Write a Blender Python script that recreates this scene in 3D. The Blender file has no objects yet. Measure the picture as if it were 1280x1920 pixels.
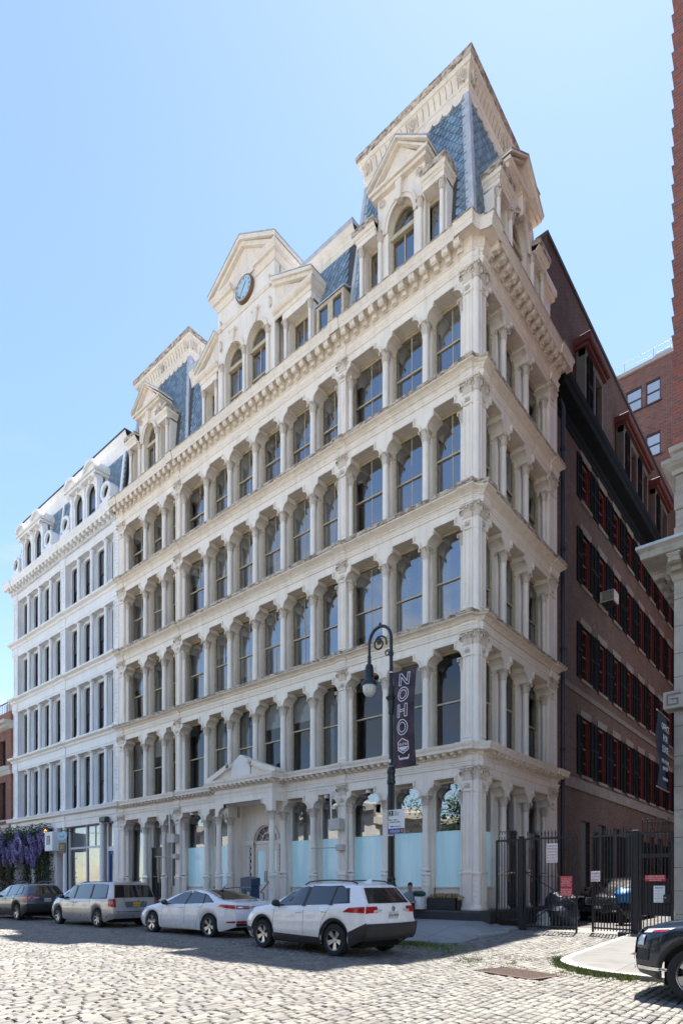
import bpy, bmesh, math, random
import numpy as np
from mathutils import Matrix, Vector
random.seed(7); rng = np.random.default_rng(7)
PI = math.pi
SC = bpy.context.scene
C = SC.collection
# ---------------------------------------------------------------- camera
EYE = 1.6
cd = bpy.data.cameras.new('camera'); cam = bpy.data.objects.new('camera', cd); C.objects.link(cam)
cam.location = (9.27, -17.77, EYE)
cam.rotation_euler = (PI/2, 0, math.atan2(.6471, .7624))
cd.sensor_fit = 'HORIZONTAL'; cd.sensor_width = 36.0
cd.lens = 36.0*1129.0/1280.0
cd.shift_y = (1660.0-960.0)/1280.0
cd.clip_start = .1; cd.clip_end = 2000
SC.camera = cam
# ---------------------------------------------------------------- sky and sun
SUN = Vector((-.0730, .3207, .944)).normalized()      # direction towards the sun
w = bpy.data.worlds.new('World'); SC.world = w; w.use_nodes = True
nt = w.node_tree; nt.nodes.clear()
wo = nt.nodes.new('ShaderNodeOutputWorld'); bg = nt.nodes.new('ShaderNodeBackground')
sky = nt.nodes.new('ShaderNodeTexSky'); sky.sky_type = 'NISHITA'; sky.sun_disc = False
sky.sun_elevation = math.asin(SUN.z); sky.sun_rotation = math.atan2(SUN.x, SUN.y)
sky.altitude = 0; sky.air_density = 1.0; sky.dust_density = 0.2; sky.ozone_density = 1.0
bg.inputs[1].default_value = .103
tc = nt.nodes.new('ShaderNodeTexCoord'); mp = nt.nodes.new('ShaderNodeMapping'); mp.inputs['Scale'].default_value = (1, 1, 2.6)
nz = nt.nodes.new('ShaderNodeTexNoise'); nz.inputs['Scale'].default_value = 4.2; nz.inputs['Detail'].default_value = 8; nz.inputs['Roughness'].default_value = .58
cr_ = nt.nodes.new('ShaderNodeValToRGB'); cr_.color_ramp.elements[0].position = .50; cr_.color_ramp.elements[1].position = .66      # fair-weather clouds ...
sp = nt.nodes.new('ShaderNodeSeparateXYZ'); el = nt.nodes.new('ShaderNodeMapRange'); el.inputs[1].default_value = .42; el.inputs[2].default_value = .56; el.inputs[3].default_value = .85; el.inputs[4].default_value = 0.   # ... all round, low in the sky
mu = nt.nodes.new('ShaderNodeMath'); mu.operation = 'MULTIPLY'; mx_ = nt.nodes.new('ShaderNodeMix'); mx_.data_type = 'RGBA'; mx_.inputs[7].default_value = (3.1, 3.15, 3.3, 1)
for a_, b_ in ((tc.outputs['Generated'], mp.inputs[0]), (mp.outputs[0], nz.inputs['Vector']), (nz.outputs[0], cr_.inputs[0]), (tc.outputs['Generated'], sp.inputs[0]), (sp.outputs[2], el.inputs[0]), (cr_.outputs[0], mu.inputs[0]), (el.outputs[0], mu.inputs[1]), (mu.outputs[0], mx_.inputs[0]), (sky.outputs[0], mx_.inputs[6]), (mx_.outputs[2], bg.inputs[0]), (bg.outputs[0], wo.inputs[0])): nt.links.new(a_, b_)
sl = bpy.data.lights.new('sun', 'SUN'); so = bpy.data.objects.new('sun', sl); C.objects.link(so)
sl.energy = 5.0; sl.angle = math.radians(.53); sl.color = (1, .95, .87)
so.rotation_euler = SUN.to_track_quat('Z', 'Y').to_euler(); so.location = (0, 60, 120)
SC.view_settings.view_transform = 'Standard'; SC.view_settings.look = 'None'
SC.view_settings.exposure = 1.5; SC.view_settings.gamma = 1.0
SC.view_settings.use_curve_mapping = False
SC.render.engine = 'CYCLES'
SC.cycles.max_bounces = 7; SC.cycles.diffuse_bounces = 4; SC.cycles.glossy_bounces = 3
SC.cycles.transmission_bounces = 4; SC.cycles.transparent_max_bounces = 8
SC.cycles.caustics_reflective = False; SC.cycles.caustics_refractive = False
try: SC.cycles.use_denoising = True
except Exception: pass
# ---------------------------------------------------------------- helpers
WM = {}
def wmat(loc=(0,0,0), rz=0., sc=None, rot=None):
    m = Matrix.Translation(loc)
    if rot is not None: m = m @ rot.to_4x4()
    elif rz: m = m @ Matrix.Rotation(rz, 4, 'Z')
    if sc is not None:
        if not hasattr(sc, '__len__'): sc = (sc, sc, sc)
        m = m @ Matrix.Diagonal((*sc, 1))
    return m
def put(name, data, parent=None, loc=(0,0,0), rz=0., sc=None, rot=None, M=None, label=None, cat=None, group=None, kind=None, mat=None):
    """link ONE object; loc/rz/sc (or M) is its world placement, whatever its parent"""
    o = bpy.data.objects.new(name, data); C.objects.link(o)
    M = M if M is not None else wmat(loc, rz, sc, rot)
    WM[o.name] = M
    if parent is not None:
        o.parent = parent; o.matrix_parent_inverse = WM[parent.name].inverted()
    o.matrix_basis = M
    if label: o['label'] = label
    if cat: o['category'] = cat
    if group: o['group'] = group
    if kind: o['kind'] = kind
    if mat is not None and data is not None and not data.materials: data.materials.append(mat)
    return o
def thing(name, loc, label, cat, group=None, rz=0.):
    return put(name, None, None, loc, rz, label=label, cat=cat, group=group)
class MB:
    def __init__(s): s.v = []; s.f = []; s.m = []; s.mi = 0
    def add(s, vs, fs, M=None):
        b = len(s.v)
        if M is not None: vs = [M @ Vector(p) for p in vs]
        s.v.extend([tuple(p) for p in vs]); s.f.extend([tuple(i+b for i in f) for f in fs]); s.m.extend([s.mi]*len(fs)); return s
    def box(s, x0, x1, y0, y1, z0, z1, M=None):
        vs = [(x0,y0,z0),(x1,y0,z0),(x1,y1,z0),(x0,y1,z0),(x0,y0,z1),(x1,y0,z1),(x1,y1,z1),(x0,y1,z1)]
        return s.add(vs, [(0,3,2,1),(4,5,6,7),(0,1,5,4),(1,2,6,5),(2,3,7,6),(3,0,4,7)], M)
    def cbox(s, x0, x1, y0, y1, z0, z1, c=.01, M=None):
        """box with chamfered edges"""
        vs = []; 
        for z, i in ((z0, c), (z0+c, 0), (z1-c, 0), (z1, c)):
            vs += [(x0+i,y0+i,z),(x1-i,y0+i,z),(x1-i,y1-i,z),(x0+i,y1-i,z)]
        fs = [(0,3,2,1),(12,13,14,15)]
        for k in range(3):
            for j in range(4):
                a = k*4+j; b = k*4+(j+1) % 4; fs.append((a,b,b+4,a+4))
        return s.add(vs, fs, M)
    def prism(s, pts, y0, y1, M=None, back=True):
        """2D polygon (x,z), counter-clockwise seen from -y, extruded from y0 to y1"""
        n = len(pts); vs = [(x,y0,z) for x, z in pts]+[(x,y1,z) for x, z in pts]
        fs = [tuple(range(n))]
        if back: fs.append(tuple(range(2*n-1, n-1, -1)))
        fs += [((i+1) % n, i, i+n, (i+1) % n+n) for i in range(n)]
        return s.add(vs, fs, M)
    def hprism(s, pts, z0, z1, M=None):
        """plan polygon (x,y) ccw from above, extruded in z"""
        n = len(pts); vs = [(x,y,z0) for x, y in pts]+[(x,y,z1) for x, y in pts]
        fs = [tuple(range(n-1, -1, -1)), tuple(range(n, 2*n))]+[(i,(i+1) % n,(i+1) % n+n,i+n) for i in range(n)]
        return s.add(vs, fs, M)
    def ring(s, out, inn, y0, y1, M=None, closed=False):
        """flat frame between two open polylines (x,z) of equal length, thickness y0..y1"""
        n = len(out); vs = []
        for y in (y0, y1): vs += [(x,y,z) for x, z in out]+[(x,y,z) for x, z in inn]
        fs = []; R = range(n) if closed else range(n-1)
        for i in R:
            j = (i+1) % n
            fs += [(i,j,n+j,n+i),(3*n+i,3*n+j,2*n+j,2*n+i),(n+i,n+j,3*n+j,3*n+i),(2*n+i,2*n+j,j,i)]
        if not closed: fs += [(0,n,3*n,2*n),(n-1,3*n-1,4*n-1,2*n-1)]
        return s.add(vs, fs, M)
    def lathe(s, prof, n=16, M=None, a0=0., a1=2*PI, cap=False):
        full = abs(a1-a0-2*PI) < 1e-6; k = n if full else n+1; vs = []; fs = []
        for r, z in prof:
            for i in range(k):
                a = a0+(a1-a0)*i/n; vs.append((r*math.cos(a), r*math.sin(a), z))
        for j in range(len(prof)-1):
            for i in range(n):
                i2 = (i+1) % k
                fs.append((j*k+i, j*k+i2, (j+1)*k+i2, (j+1)*k+i))
        if cap:
            fs.append(tuple(range(k-1,-1,-1))); fs.append(tuple(range((len(prof)-1)*k, len(prof)*k)))
        return s.add(vs, fs, M)
    def tube(s, pts, r, n=8, M=None, cap=True):
        pts = [Vector(p) for p in pts]; m = len(pts); rs = r if hasattr(r, '__len__') else [r]*m
        vs = []; fs = []; up = Vector((0,0,1)); pn = None
        for i, p in enumerate(pts):
            t = (pts[min(i+1,m-1)]-pts[max(i-1,0)])
            t = t.normalized() if t.length > 1e-9 else Vector((0,0,1))
            if pn is None:
                a = t.cross(up) if abs(t.dot(up)) < .95 else t.cross(Vector((1,0,0)))
            else: a = pn - t*pn.dot(t)
            if a.length < 1e-6: a = t.cross(Vector((1,0,0)))
            a.normalize(); pn = a; b = t.cross(a)
            for k in range(n):
                an = 2*PI*k/n; vs.append(p+(a*math.cos(an)+b*math.sin(an))*rs[i])
        for i in range(m-1):
            for k in range(n):
                k2 = (k+1) % n; fs.append((i*n+k,i*n+k2,(i+1)*n+k2,(i+1)*n+k))
        if cap: fs.append(tuple(range(n-1,-1,-1))); fs.append(tuple(range((m-1)*n,m*n)))
        return s.add(vs, fs, M)
    def sweep(s, prof, path, cap=True):
        """prof [(d,z)...]; path(d) -> plan points at projection d; quads between"""
        rows = [[(x,y,z) for x, y in path(d)] for d, z in prof]; n = len(rows[0])
        vs = [p for r in rows for p in r]; fs = []
        for j in range(len(rows)-1):
            for i in range(n-1):
                fs.append((j*n+i, j*n+i+1, (j+1)*n+i+1, (j+1)*n+i))
        if cap:
            fs.append(tuple(j*n for j in range(len(rows)-1,-1,-1))); fs.append(tuple(j*n+n-1 for j in range(len(rows))))
        return s.add(vs, fs)
    def ball(s, c, r, n=8, m=6, M=None):
        r = r if hasattr(r, '__len__') else (r,r,r); vs = []; fs = []
        for j in range(m+1):
            t = PI*j/m
            for i in range(n):
                a = 2*PI*i/n; vs.append((c[0]+r[0]*math.sin(t)*math.cos(a), c[1]+r[1]*math.sin(t)*math.sin(a), c[2]-r[2]*math.cos(t)))
        for j in range(m):
            for i in range(n):
                i2 = (i+1) % n; fs.append((j*n+i,j*n+i2,(j+1)*n+i2,(j+1)*n+i))
        return s.add(vs, fs, M)
    def mesh(s, name, *mats, smooth=None):
        me = bpy.data.meshes.new(name); me.from_pydata(s.v, [], s.f)
        for m in mats: me.materials.append(m)
        if any(s.m): me.polygons.foreach_set('material_index', s.m)
        if smooth is not None:
            me.shade_smooth()
            try: me.set_sharp_from_angle(angle=smooth)
            except Exception: pass
        me.update(); return me
def tmesh(txt, size, mat, name='lettering', align='CENTER', ext=.002):
    cu = bpy.data.curves.new(name, 'FONT'); cu.body = txt; cu.size = size; cu.align_x = align; cu.extrude = ext; cu.resolution_u = 2
    ob = bpy.data.objects.new('tmp', cu); me = bpy.data.meshes.new_from_object(ob); me.name = name
    bpy.data.objects.remove(ob); me.materials.clear(); me.materials.append(mat); return me
# ---------------------------------------------------------------- materials
def nodes(name):
    m = bpy.data.materials.new(name); m.use_nodes = True; t = m.node_tree; b = t.nodes['Principled BSDF']
    return m, t, b
def N(t, typ, **kw):
    n = t.nodes.new('ShaderNode'+typ)
    for k, v in kw.items(): setattr(n, k, v)
    return n
def L(t, a, b): t.links.new(a, b)
def mixc(t, fac, a, b, mode='MIX'):
    n = N(t, 'Mix', data_type='RGBA', blend_type=mode)
    for i, v in ((0, fac), (6, a), (7, b)):
        if hasattr(v, 'is_linked') or hasattr(v, 'links'): L(t, v, n.inputs[i])
        else: n.inputs[i].default_value = v if i == 0 else (*v[:3], 1)
    return n.outputs[2]
def ramp(t, fac, stops):
    r = N(t, 'ValToRGB'); e = r.color_ramp.elements
    while len(e) > len(stops): e.remove(e[-1])
    while len(e) < len(stops): e.new(.5)
    for i, (p, c) in enumerate(stops):
        e[i].position = p; c = c if hasattr(c, '__len__') else (c,c,c); e[i].color = (*c[:3], 1)
    L(t, fac, r.inputs[0]); return r.outputs[0]
def pos(t, sc=None):
    g = N(t, 'NewGeometry').outputs['Position']
    if sc is None: return g
    mp = N(t, 'Mapping'); mp.inputs['Scale'].default_value = sc; L(t, g, mp.inputs[0]); return mp.outputs[0]
def noise(t, vec, scale, detail=3, rough=.55):
    n = N(t, 'TexNoise'); n.inputs['Scale'].default_value = scale; n.inputs['Detail'].default_value = detail
    n.inputs['Roughness'].default_value = rough; L(t, vec, n.inputs['Vector']); return n.outputs[0]
def rnd(t):
    """a random value that differs from object to object and from island to island"""
    a = N(t, 'ObjectInfo').outputs['Random']; b = N(t, 'NewGeometry').outputs['Random Per Island']
    m = N(t, 'Math', operation='ADD'); L(t, a, m.inputs[0]); L(t, b, m.inputs[1])
    f = N(t, 'Math', operation='FRACT'); L(t, m.outputs[0], f.inputs[0]); return f.outputs[0]
def bump(t, b, h, strength=.3, dist=.01):
    n = N(t, 'Bump'); n.inputs['Strength'].default_value = strength; n.inputs['Distance'].default_value = dist
    L(t, h, n.inputs['Height']); L(t, n.outputs[0], b.inputs['Normal'])
def pm(name, col, rough=.6, metal=0., var=.12, scale=3., bmp=0., bscale=60., rand=0., spec=.5, coat=0., dirt=None, emit=None):
    m, t, b = nodes(name); p = pos(t)
    c2 = tuple(max(0, c*(1-var)) for c in col); c3 = tuple(min(1, c*(1+var)) for c in col)
    out = ramp(t, noise(t, p, scale, 4), [(.3, c2), (.7, c3)])
    if rand:
        r = rnd(t); out = mixc(t, 1., out, ramp(t, r, [(0, 1-rand), (1, 1+rand)]), 'MULTIPLY')
    if dirt:
        out = mixc(t, ramp(t, noise(t, p, dirt[1], 6, .65), [(dirt[2], 0), (min(1, dirt[2]+.12), dirt[3])]), out, dirt[0])
    L(t, out, b.inputs['Base Color'])
    b.inputs['Roughness'].default_value = rough; b.inputs['Metallic'].default_value = metal
    b.inputs['Specular IOR Level'].default_value = spec
    if coat: b.inputs['Coat Weight'].default_value = coat; b.inputs['Coat Roughness'].default_value = .03
    if bmp: bump(t, b, noise(t, p, bscale, 3), bmp, .006)
    if emit: b.inputs['Emission Color'].default_value = (*emit[0], 1); b.inputs['Emission Strength'].default_value = emit[1]
    return m
def iron(name, col, grime, rust=0., rough=.5):
    """old painted cast iron: blotches, vertical runs, chips"""
    m, t, b = nodes(name); p = pos(t)
    c = ramp(t, noise(t, p, .9, 5, .6), [(.3, tuple(x*.92 for x in col)), (.72, tuple(min(1, x*1.05) for x in col))])
    runs = ramp(t, noise(t, pos(t, (3.2, 3.2, .3)), 1.3, 5, .6), [(.5, 0), (.8, grime)])
    c = mixc(t, runs, c, (.30, .25, .20))
    spk = ramp(t, noise(t, p, 13, 6, .75), [(.60, 0), (.70, grime)])
    c = mixc(t, spk, c, (.20, .17, .15))
    if rust:
        r = ramp(t, noise(t, pos(t, (2.2, 2.2, 5)), 2.4, 6, .7), [(.44, 0), (.60, rust)])
        c = mixc(t, r, c, (.13, .095, .07))
        r2 = ramp(t, noise(t, pos(t, (1.1, 1.1, 3)), 1.7, 5, .7), [(.56, 0), (.68, rust*.8)])
        c = mixc(t, r2, c, (.27, .13, .06))
    L(t, c, b.inputs['Base Color']); b.inputs['Roughness'].default_value = rough
    bump(t, b, noise(t, p, 26, 5, .7), .25, .006); return m
def glassm(name, tint=(.02,.025,.03), refl=.5, ior=4.0, trans=.85):
    """window glass: see-through at the face, mirror-like at a slant"""
    m = bpy.data.materials.new(name); m.use_nodes = True; t = m.node_tree; t.nodes.clear()
    o = N(t, 'OutputMaterial'); g = N(t, 'BsdfGlossy'); g.inputs['Roughness'].default_value = .015; g.inputs['Color'].default_value = (.92,.96,1,1)
    tr = N(t, 'BsdfTransparent'); tr.inputs['Color'].default_value = (trans, trans, trans*1.02, 1)
    nb = N(t, 'Bump'); nb.inputs['Strength'].default_value = .22; nb.inputs['Distance'].default_value = .02
    L(t, noise(t, pos(t), 1.1, 1), nb.inputs['Height']); L(t, nb.outputs[0], g.inputs['Normal'])
    fr = N(t, 'Fresnel'); fr.inputs['IOR'].default_value = ior
    mx = N(t, 'MixShader'); L(t, fr.outputs[0], mx.inputs[0]); L(t, tr.outputs[0], mx.inputs[1]); L(t, g.outputs[0], mx.inputs[2])
    L(t, mx.outputs[0], o.inputs[0]); return m
def brick(name, c1, c2, mortar, sc=1., rough=.85, axis='XZ', bw=.21, bh=.075, stain=.5):
    m, t, b = nodes(name); g = N(t, 'NewGeometry').outputs['Position']
    sx = N(t, 'SeparateXYZ'); L(t, g, sx.inputs[0]); cb = N(t, 'CombineXYZ')
    ad = N(t, 'Math', operation='ADD'); L(t, sx.outputs[0], ad.inputs[0]); L(t, sx.outputs[1], ad.inputs[1])
    L(t, ad.outputs[0], cb.inputs[0]); L(t, sx.outputs[2], cb.inputs[1])
    br = N(t, 'TexBrick'); L(t, cb.outputs[0], br.inputs['Vector'])
    br.inputs['Scale'].default_value = 1.; br.inputs['Brick Width'].default_value = bw; br.inputs['Row Height'].default_value = bh
    br.inputs['Mortar Size'].default_value = .007; br.inputs['Mortar Smooth'].default_value = .3
    br.inputs['Color1'].default_value = (*c1,1); br.inputs['Color2'].default_value = (*c2,1); br.inputs['Mortar'].default_value = (*mortar,1)
    c = mixc(t, ramp(t, noise(t, g, .8, 5, .65), [(.42, 0), (.7, stain)]), br.outputs[0], tuple(x*.45 for x in c1))
    c = mixc(t, ramp(t, noise(t, g, 9, 4, .7), [(.62, 0), (.75, stain*.5)]), c, (.42,.38,.36))
    c = mixc(t, ramp(t, noise(t, pos(t, (1.6,1.6,9)), 1.5, 6, .75), [(.46, 0), (.60, stain*.75)]), c, tuple(x*.35 for x in c1))
    c = mixc(t, ramp(t, noise(t, pos(t, (2.4,2.4,7)), 2.6, 5, .8), [(.60, 0), (.70, stain*.55)]), c, tuple(min(1, x*1.9+.07) for x in c1))
    L(t, c, b.inputs['Base Color']); b.inputs['Roughness'].default_value = rough
    bump(t, b, br.outputs['Fac'], -.5, .008); return m
CREAM = iron('cream_iron_paint', (.84,.765,.69), .30)
LEDGE = iron('weathered_iron_ledge', (.60,.50,.40), .6, rust=1.)
TRIM = iron('buff_iron_trim', (.81,.72,.625), .32, rust=.10)
CAPM = iron('worn_iron_capital', (.66,.575,.50), .8)
SASH = pm('tan_sash_paint', (.50,.42,.30), .5, var=.15, scale=6)
WHITE = iron('cool_white_iron_paint', (.80,.81,.84), .20)
WHITE2 = iron('white_cornice_paint', (.82,.80,.78), .22)
BLK = pm('black_sash_paint', (.012,.013,.016), .4)
GLASS = glassm('window_glass'); GLASS2 = glassm('old_window_glass', ior=1.8, trans=.72)
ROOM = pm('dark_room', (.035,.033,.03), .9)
BLIND = pm('pale_roller_blind', (.86,.87,.86), .8, var=.05)
CURT = pm('grey_curtain', (.50,.50,.47), .9, var=.25, scale=14)
m_film, t, b = nodes('frosted_film'); L(t, ramp(t, noise(t, pos(t, (5,5,.35)), 1., 4), [(.3,(.36,.60,.70)),(.7,(.50,.73,.81))]), b.inputs['Base Color']); b.inputs['Roughness'].default_value = .3; b.inputs['Coat Weight'].default_value = .6; b.inputs['Coat Roughness'].default_value = .06; b.inputs['Emission Color'].default_value = (.45,.75,.88,1); b.inputs['Emission Strength'].default_value = .05; FILM = m_film  # faint glow added to brighten the panes, as if lit from inside
SLATE = pm('blue_slate', (.17,.245,.325), .45, var=.2, scale=5, rand=.30, bmp=.25, bscale=30)
LEAD = pm('lead_flashing', (.42,.45,.50), .45, var=.18, scale=4)
ROOFM = pm('dark_roofing', (.06,.06,.065), .8)
STONE = pm('pale_limestone', (.50,.46,.42), .8, var=.1, scale=2.5, bmp=.2, dirt=((.25,.22,.19), 1.2, .58, .5))
GRANITE = pm('granite_kerb', (.30,.29,.285), .75, var=.2, scale=12, bmp=.3, bscale=50, rand=.2)
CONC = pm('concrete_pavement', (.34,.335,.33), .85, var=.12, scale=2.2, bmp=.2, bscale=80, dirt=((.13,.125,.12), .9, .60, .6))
CONC2 = pm('concrete_dimmed_for_sun', (.20,.195,.185), .85, var=.15, scale=2.2, bmp=.25, bscale=80, dirt=((.09,.085,.08), 1.3, .56, .6))  # darker copy of the pavement concrete, dimmed to offset direct sun
BLACKM = pm('black_painted_steel', (.018,.02,.024), .38, var=.2, scale=8)
RED = pm('red_paint', (.115,.018,.018), .5, var=.2, scale=5)
SIGNW = pm('white_sign', (.78,.78,.77), .45, var=.04); SIGNR = pm('red_sign', (.55,.03,.04), .4, var=.06)
INK = pm('dark_print', (.02,.02,.025), .5)
# ================================================================ main cast-iron building
def Zs(z): return z*1.0045+.03
RXZ = Matrix.Rotation(-PI/2, 4, 'Z')          # profile (out, z) -> faces -y
FRONT, ALLEY = 0., PI/2
def fl(rz, x, y, z=0.):                        # facade-local -> world
    return (x, y, z) if rz == 0 else (-y, x, z)
BLD = thing('cast_iron_building', (-11, 3, .5), 'cream cast-iron building with stacked arcades, slate mansard towers and a clock', 'building')
def bp(name, me, x=0., y=0., z=0., rz=0., sc=None, parent=None, **k):
    return put(name, me, parent or BLD, fl(rz, x, y, z), rz, sc, **k)
def arc(cx, cz, rx, rz, a0, a1, n):
    return [(cx+rx*math.cos(math.radians(a0+(a1-a0)*i/n)), cz+rz*math.sin(math.radians(a0+(a1-a0)*i/n))) for i in range(n+1)]
def shoulder(xl, xr, foot, flat, rx=.32, rz=.29, bk=.05):
    a = arc(xl+rx, foot, rx, rz, 180, 90, 6)+[(xl+rx-bk, foot+rz+.01), (xl+rx-bk, flat)]
    b = [(xl+xr-x, z) for x, z in reversed(a)]
    return a+b
def rounded(xl, xr, zb, zt, r, n=5):
    return [(xl, zb)]+arc(xl+r, zt-r, r, r, 180, 90, n)+arc(xr-r, zt-r, r, r, 90, 0, n)+[(xr, zb)]
def leaf(mb, p, ang, w, h, out=.1):
    """one acanthus leaf: rises, then curls outward"""
    ca, sa = math.cos(ang), math.sin(ang); vs = []; fs = []
    prof = ((0,0,1.),(.12,.45,1.),(.38,.80,.85),(.85,1.,.55),(1.05,.84,.25))
    for o, z, ww in prof:
        for s in (-1, 0, 1):
            oo = o*out+(.018 if s == 0 else 0)
            vs.append((p[0]+ca*oo-sa*s*w*.5*ww, p[1]+sa*oo+ca*s*w*.5*ww, p[2]+z*h))
    for j in range(4):
        for i in range(2): a = j*3+i; fs.append((a,a+1,a+4,a+3))
    mb.add(vs, fs)
def capital_mesh(name, r, h, n=8, mat=None):
    mb = MB(); mb.lathe([(r,0),(r*1.02,h*.4),(r*1.25,h*.8),(r*1.5,h*.9)], 12)
    for k in range(n):
        a = 2*PI*k/n; leaf(mb, (r*.98*math.cos(a), r*.98*math.sin(a), h*.02), a, r*.72, h*.5, r*.5)
        a += PI/n; leaf(mb, (r*1.0*math.cos(a), r*1.0*math.sin(a), h*.33), a, r*.72, h*.48, r*.75)
    q = r*1.62
    mb.cbox(-q, q, -q, q, h*.88, h, .012)
    for sx in (-1, 1):
        for sy in (-1, 1): mb.ball((sx*q*.88, sy*q*.88, h*.76), (r*.32, r*.32, h*.13), 6, 4)
    for a in range(4): mb.ball((math.cos(a*PI/2)*q, math.sin(a*PI/2)*q, h*.93), r*.22, 6, 4)
    return mb.mesh(name, mat or CAPM, smooth=.7)
CAP = capital_mesh('capital', .118, .40); CAPS = capital_mesh('small_capital', .095, .34)
def shaft_mesh(r, h, ped=False):
    mb = MB(); b = 0.
    if not ped: mb.cbox(-r*1.35, r*1.35, -r*1.35, r*1.35, 0, .07, .008)
    mb.lathe([(r*1.32,.05),(r*1.36,.085),(r*1.28,.12),(r*1.1,.135),(r*1.06,.16),(r,.2),(r*.985,h*.5),(r*.93,h-.07),(r*.93,h-.06),(r*1.08,h-.045),(r*1.08,h-.015),(r*.95,h)], 16)
    return mb.mesh('column_shaft', CREAM, smooth=.6)
def ped_mesh(r, h):
    """round pedestal wound with spiral bands"""
    mb = MB(); n, m = 28, 40; vs = []; fs = []
    for j in range(m+1):
        z = .16+(h-.27)*j/m
        for i in range(n):
            a = 2*PI*i/n; ph = (2*a/(2*PI)+z*6.0) % 1.; rr = r*(1.0 if ph > .2 else .93)
            vs.append((rr*math.cos(a), rr*math.sin(a), z))
    for j in range(m):
        for i in range(n): i2 = (i+1) % n; fs.append((j*n+i,j*n+i2,(j+1)*n+i2,(j+1)*n+i))
    mb.add(vs, fs)
    mb.cbox(-r*1.3, r*1.3, -r*1.3, r*1.3, 0, .08, .01); mb.lathe([(r*1.28,.06),(r*1.3,.1),(r*1.18,.13),(r*1.02,.17)], 20)
    mb.lathe([(r*1.0,h-.12),(r*1.16,h-.1),(r*1.2,h-.05),(r*1.1,h-.02),(r*.9,h)], 20)
    return mb.mesh('pedestal', CREAM, smooth=.5)
def pier_capital_mesh(w, d=.3):
    mb = MB(); h = .44
    for z0, z1, e in ((0,.05,.02),(.05,.30,0),(.30,.37,.05),(.37,.44,.10)): mb.cbox(-e, w+e, -e, d, z0, z1, .008)
    n = max(3, int(w/.13)+1)
    for k in range(n):
        x = w*(k+.5)/n; leaf(mb, (x, 0, .05), -PI/2, .12, .2, .07); 
        leaf(mb, (x+w/n*.5, 0, .12), -PI/2, .12, .22, .1)
    for k in range(2):
        leaf(mb, (0, .06+k*.13, .08), PI, .12, .22, .08); leaf(mb, (w, .06+k*.13, .08), 0, .12, .22, .08)
    for x in (-.05, w+.05):
        mb.lathe([(.0,-.10),(.075,-.10),(.085,-.05),(.085,.05),(.05,.1)], 10, Matrix.Translation((x, .02, .23)) @ Matrix.Rotation(PI/2, 4, 'X'))
    mb.ball((w/2, -.06, .34), (.05,.05,.06), 6, 4)
    return mb.mesh('pier_capital', CAPM, smooth=.6)
def pier_mesh(w, z0, z1, d=.6, ped=None):
    mb = MB(); b = .055
    zp = z0+(.22 if ped is None else ped)
    mb.box(0, w, .028, d, z0, z1)
    mb.box(0, b, 0, .03, zp, z1); mb.box(w-b, w, 0, .03, zp, z1)
    mb.box(b, w-b, 0, .03, zp, zp+.08); mb.box(b, w-b, 0, .03, z1-.10, z1); mb.box(b, w-b, 0, .03, z1-.36, z1-.30)
    mb.cbox(-.03, w+.03, -.03, d-.1, z1-.38, z1-.33, .01)
    mb.box(b+.04, w-b-.04, .012, .03, zp+.13, z1-.42)
    mb.cbox(-.05, w+.05, -.05, d-.05, z0, z0+.10, .01); mb.cbox(-.03, w+.03, -.03, d-.06, z0+.10, z0+.17, .01)
    if ped is not None:
        mb.box(0, w, -.03, .03, z0+.17, zp-.06); mb.cbox(-.05, w+.05, -.06, d-.08, zp-.08, zp, .01)
        n = max(3, int(w/.055))
        for k in range(n): x = w*(k+.5)/n; mb.box(x-.014, x+.014, -.045, -.03, z0+.3, zp-.14)
    return mb.mesh('pier', CREAM)
def rosette_mesh():
    mb = MB()
    for k in range(6): a = k*PI/3; mb.ball((.07*math.cos(a), 0, .045*math.sin(a)), (.032,.025,.026), 6, 4)
    mb.ball((0,-.015,0), .03, 6, 4); return mb.mesh('rosette', CAPM, smooth=1.)
ROSE = rosette_mesh()
# storey table: base, ring, capital top, flat arch, frieze bottom, frieze top, top, sash rail, projection
ST = [dict(z0=Zs(.73), ring=Zs(4.29), cap=Zs(4.66), flat=Zs(5.15), fb=Zs(5.47), ft=Zs(5.79), top=Zs(6.17), rail=Zs(3.43), p=.40),
      dict(z0=Zs(6.17), ring=Zs(8.72), cap=Zs(9.11), flat=Zs(9.60), fb=Zs(9.90), ft=Zs(10.16), top=Zs(10.43), rail=Zs(7.95), p=.31),
      dict(z0=Zs(10.43), ring=Zs(12.84), cap=Zs(13.23), flat=Zs(13.72), fb=Zs(14.05), ft=Zs(14.24), top=Zs(14.63), rail=Zs(12.05), p=.31),
      dict(z0=Zs(14.63), ring=Zs(16.90), cap=Zs(17.29), flat=Zs(17.80), fb=Zs(18.13), ft=Zs(18.36), top=Zs(18.67), rail=Zs(16.23), p=.27),
      dict(z0=Zs(18.67), ring=Zs(20.62), cap=Zs(21.02), flat=Zs(21.45), fb=Zs(21.80), ft=Zs(22.16), top=Zs(22.94), rail=Zs(20.05), p=.52)]
FS = [('p',-22.33,-21.75),('c',-19.74),('c',-17.97),('p',-16.80,-16.45),('c',-14.42),('c',-12.67),('c',-10.92),('c',-9.16),('c',-7.43),('p',-5.95,-5.61),('c',-3.79),('c',-2.07),('p',-.55,-.23)]
AS = [('p',.24,.56),('c',2.07),('c',3.99),('p',6.05,6.69)]
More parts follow.
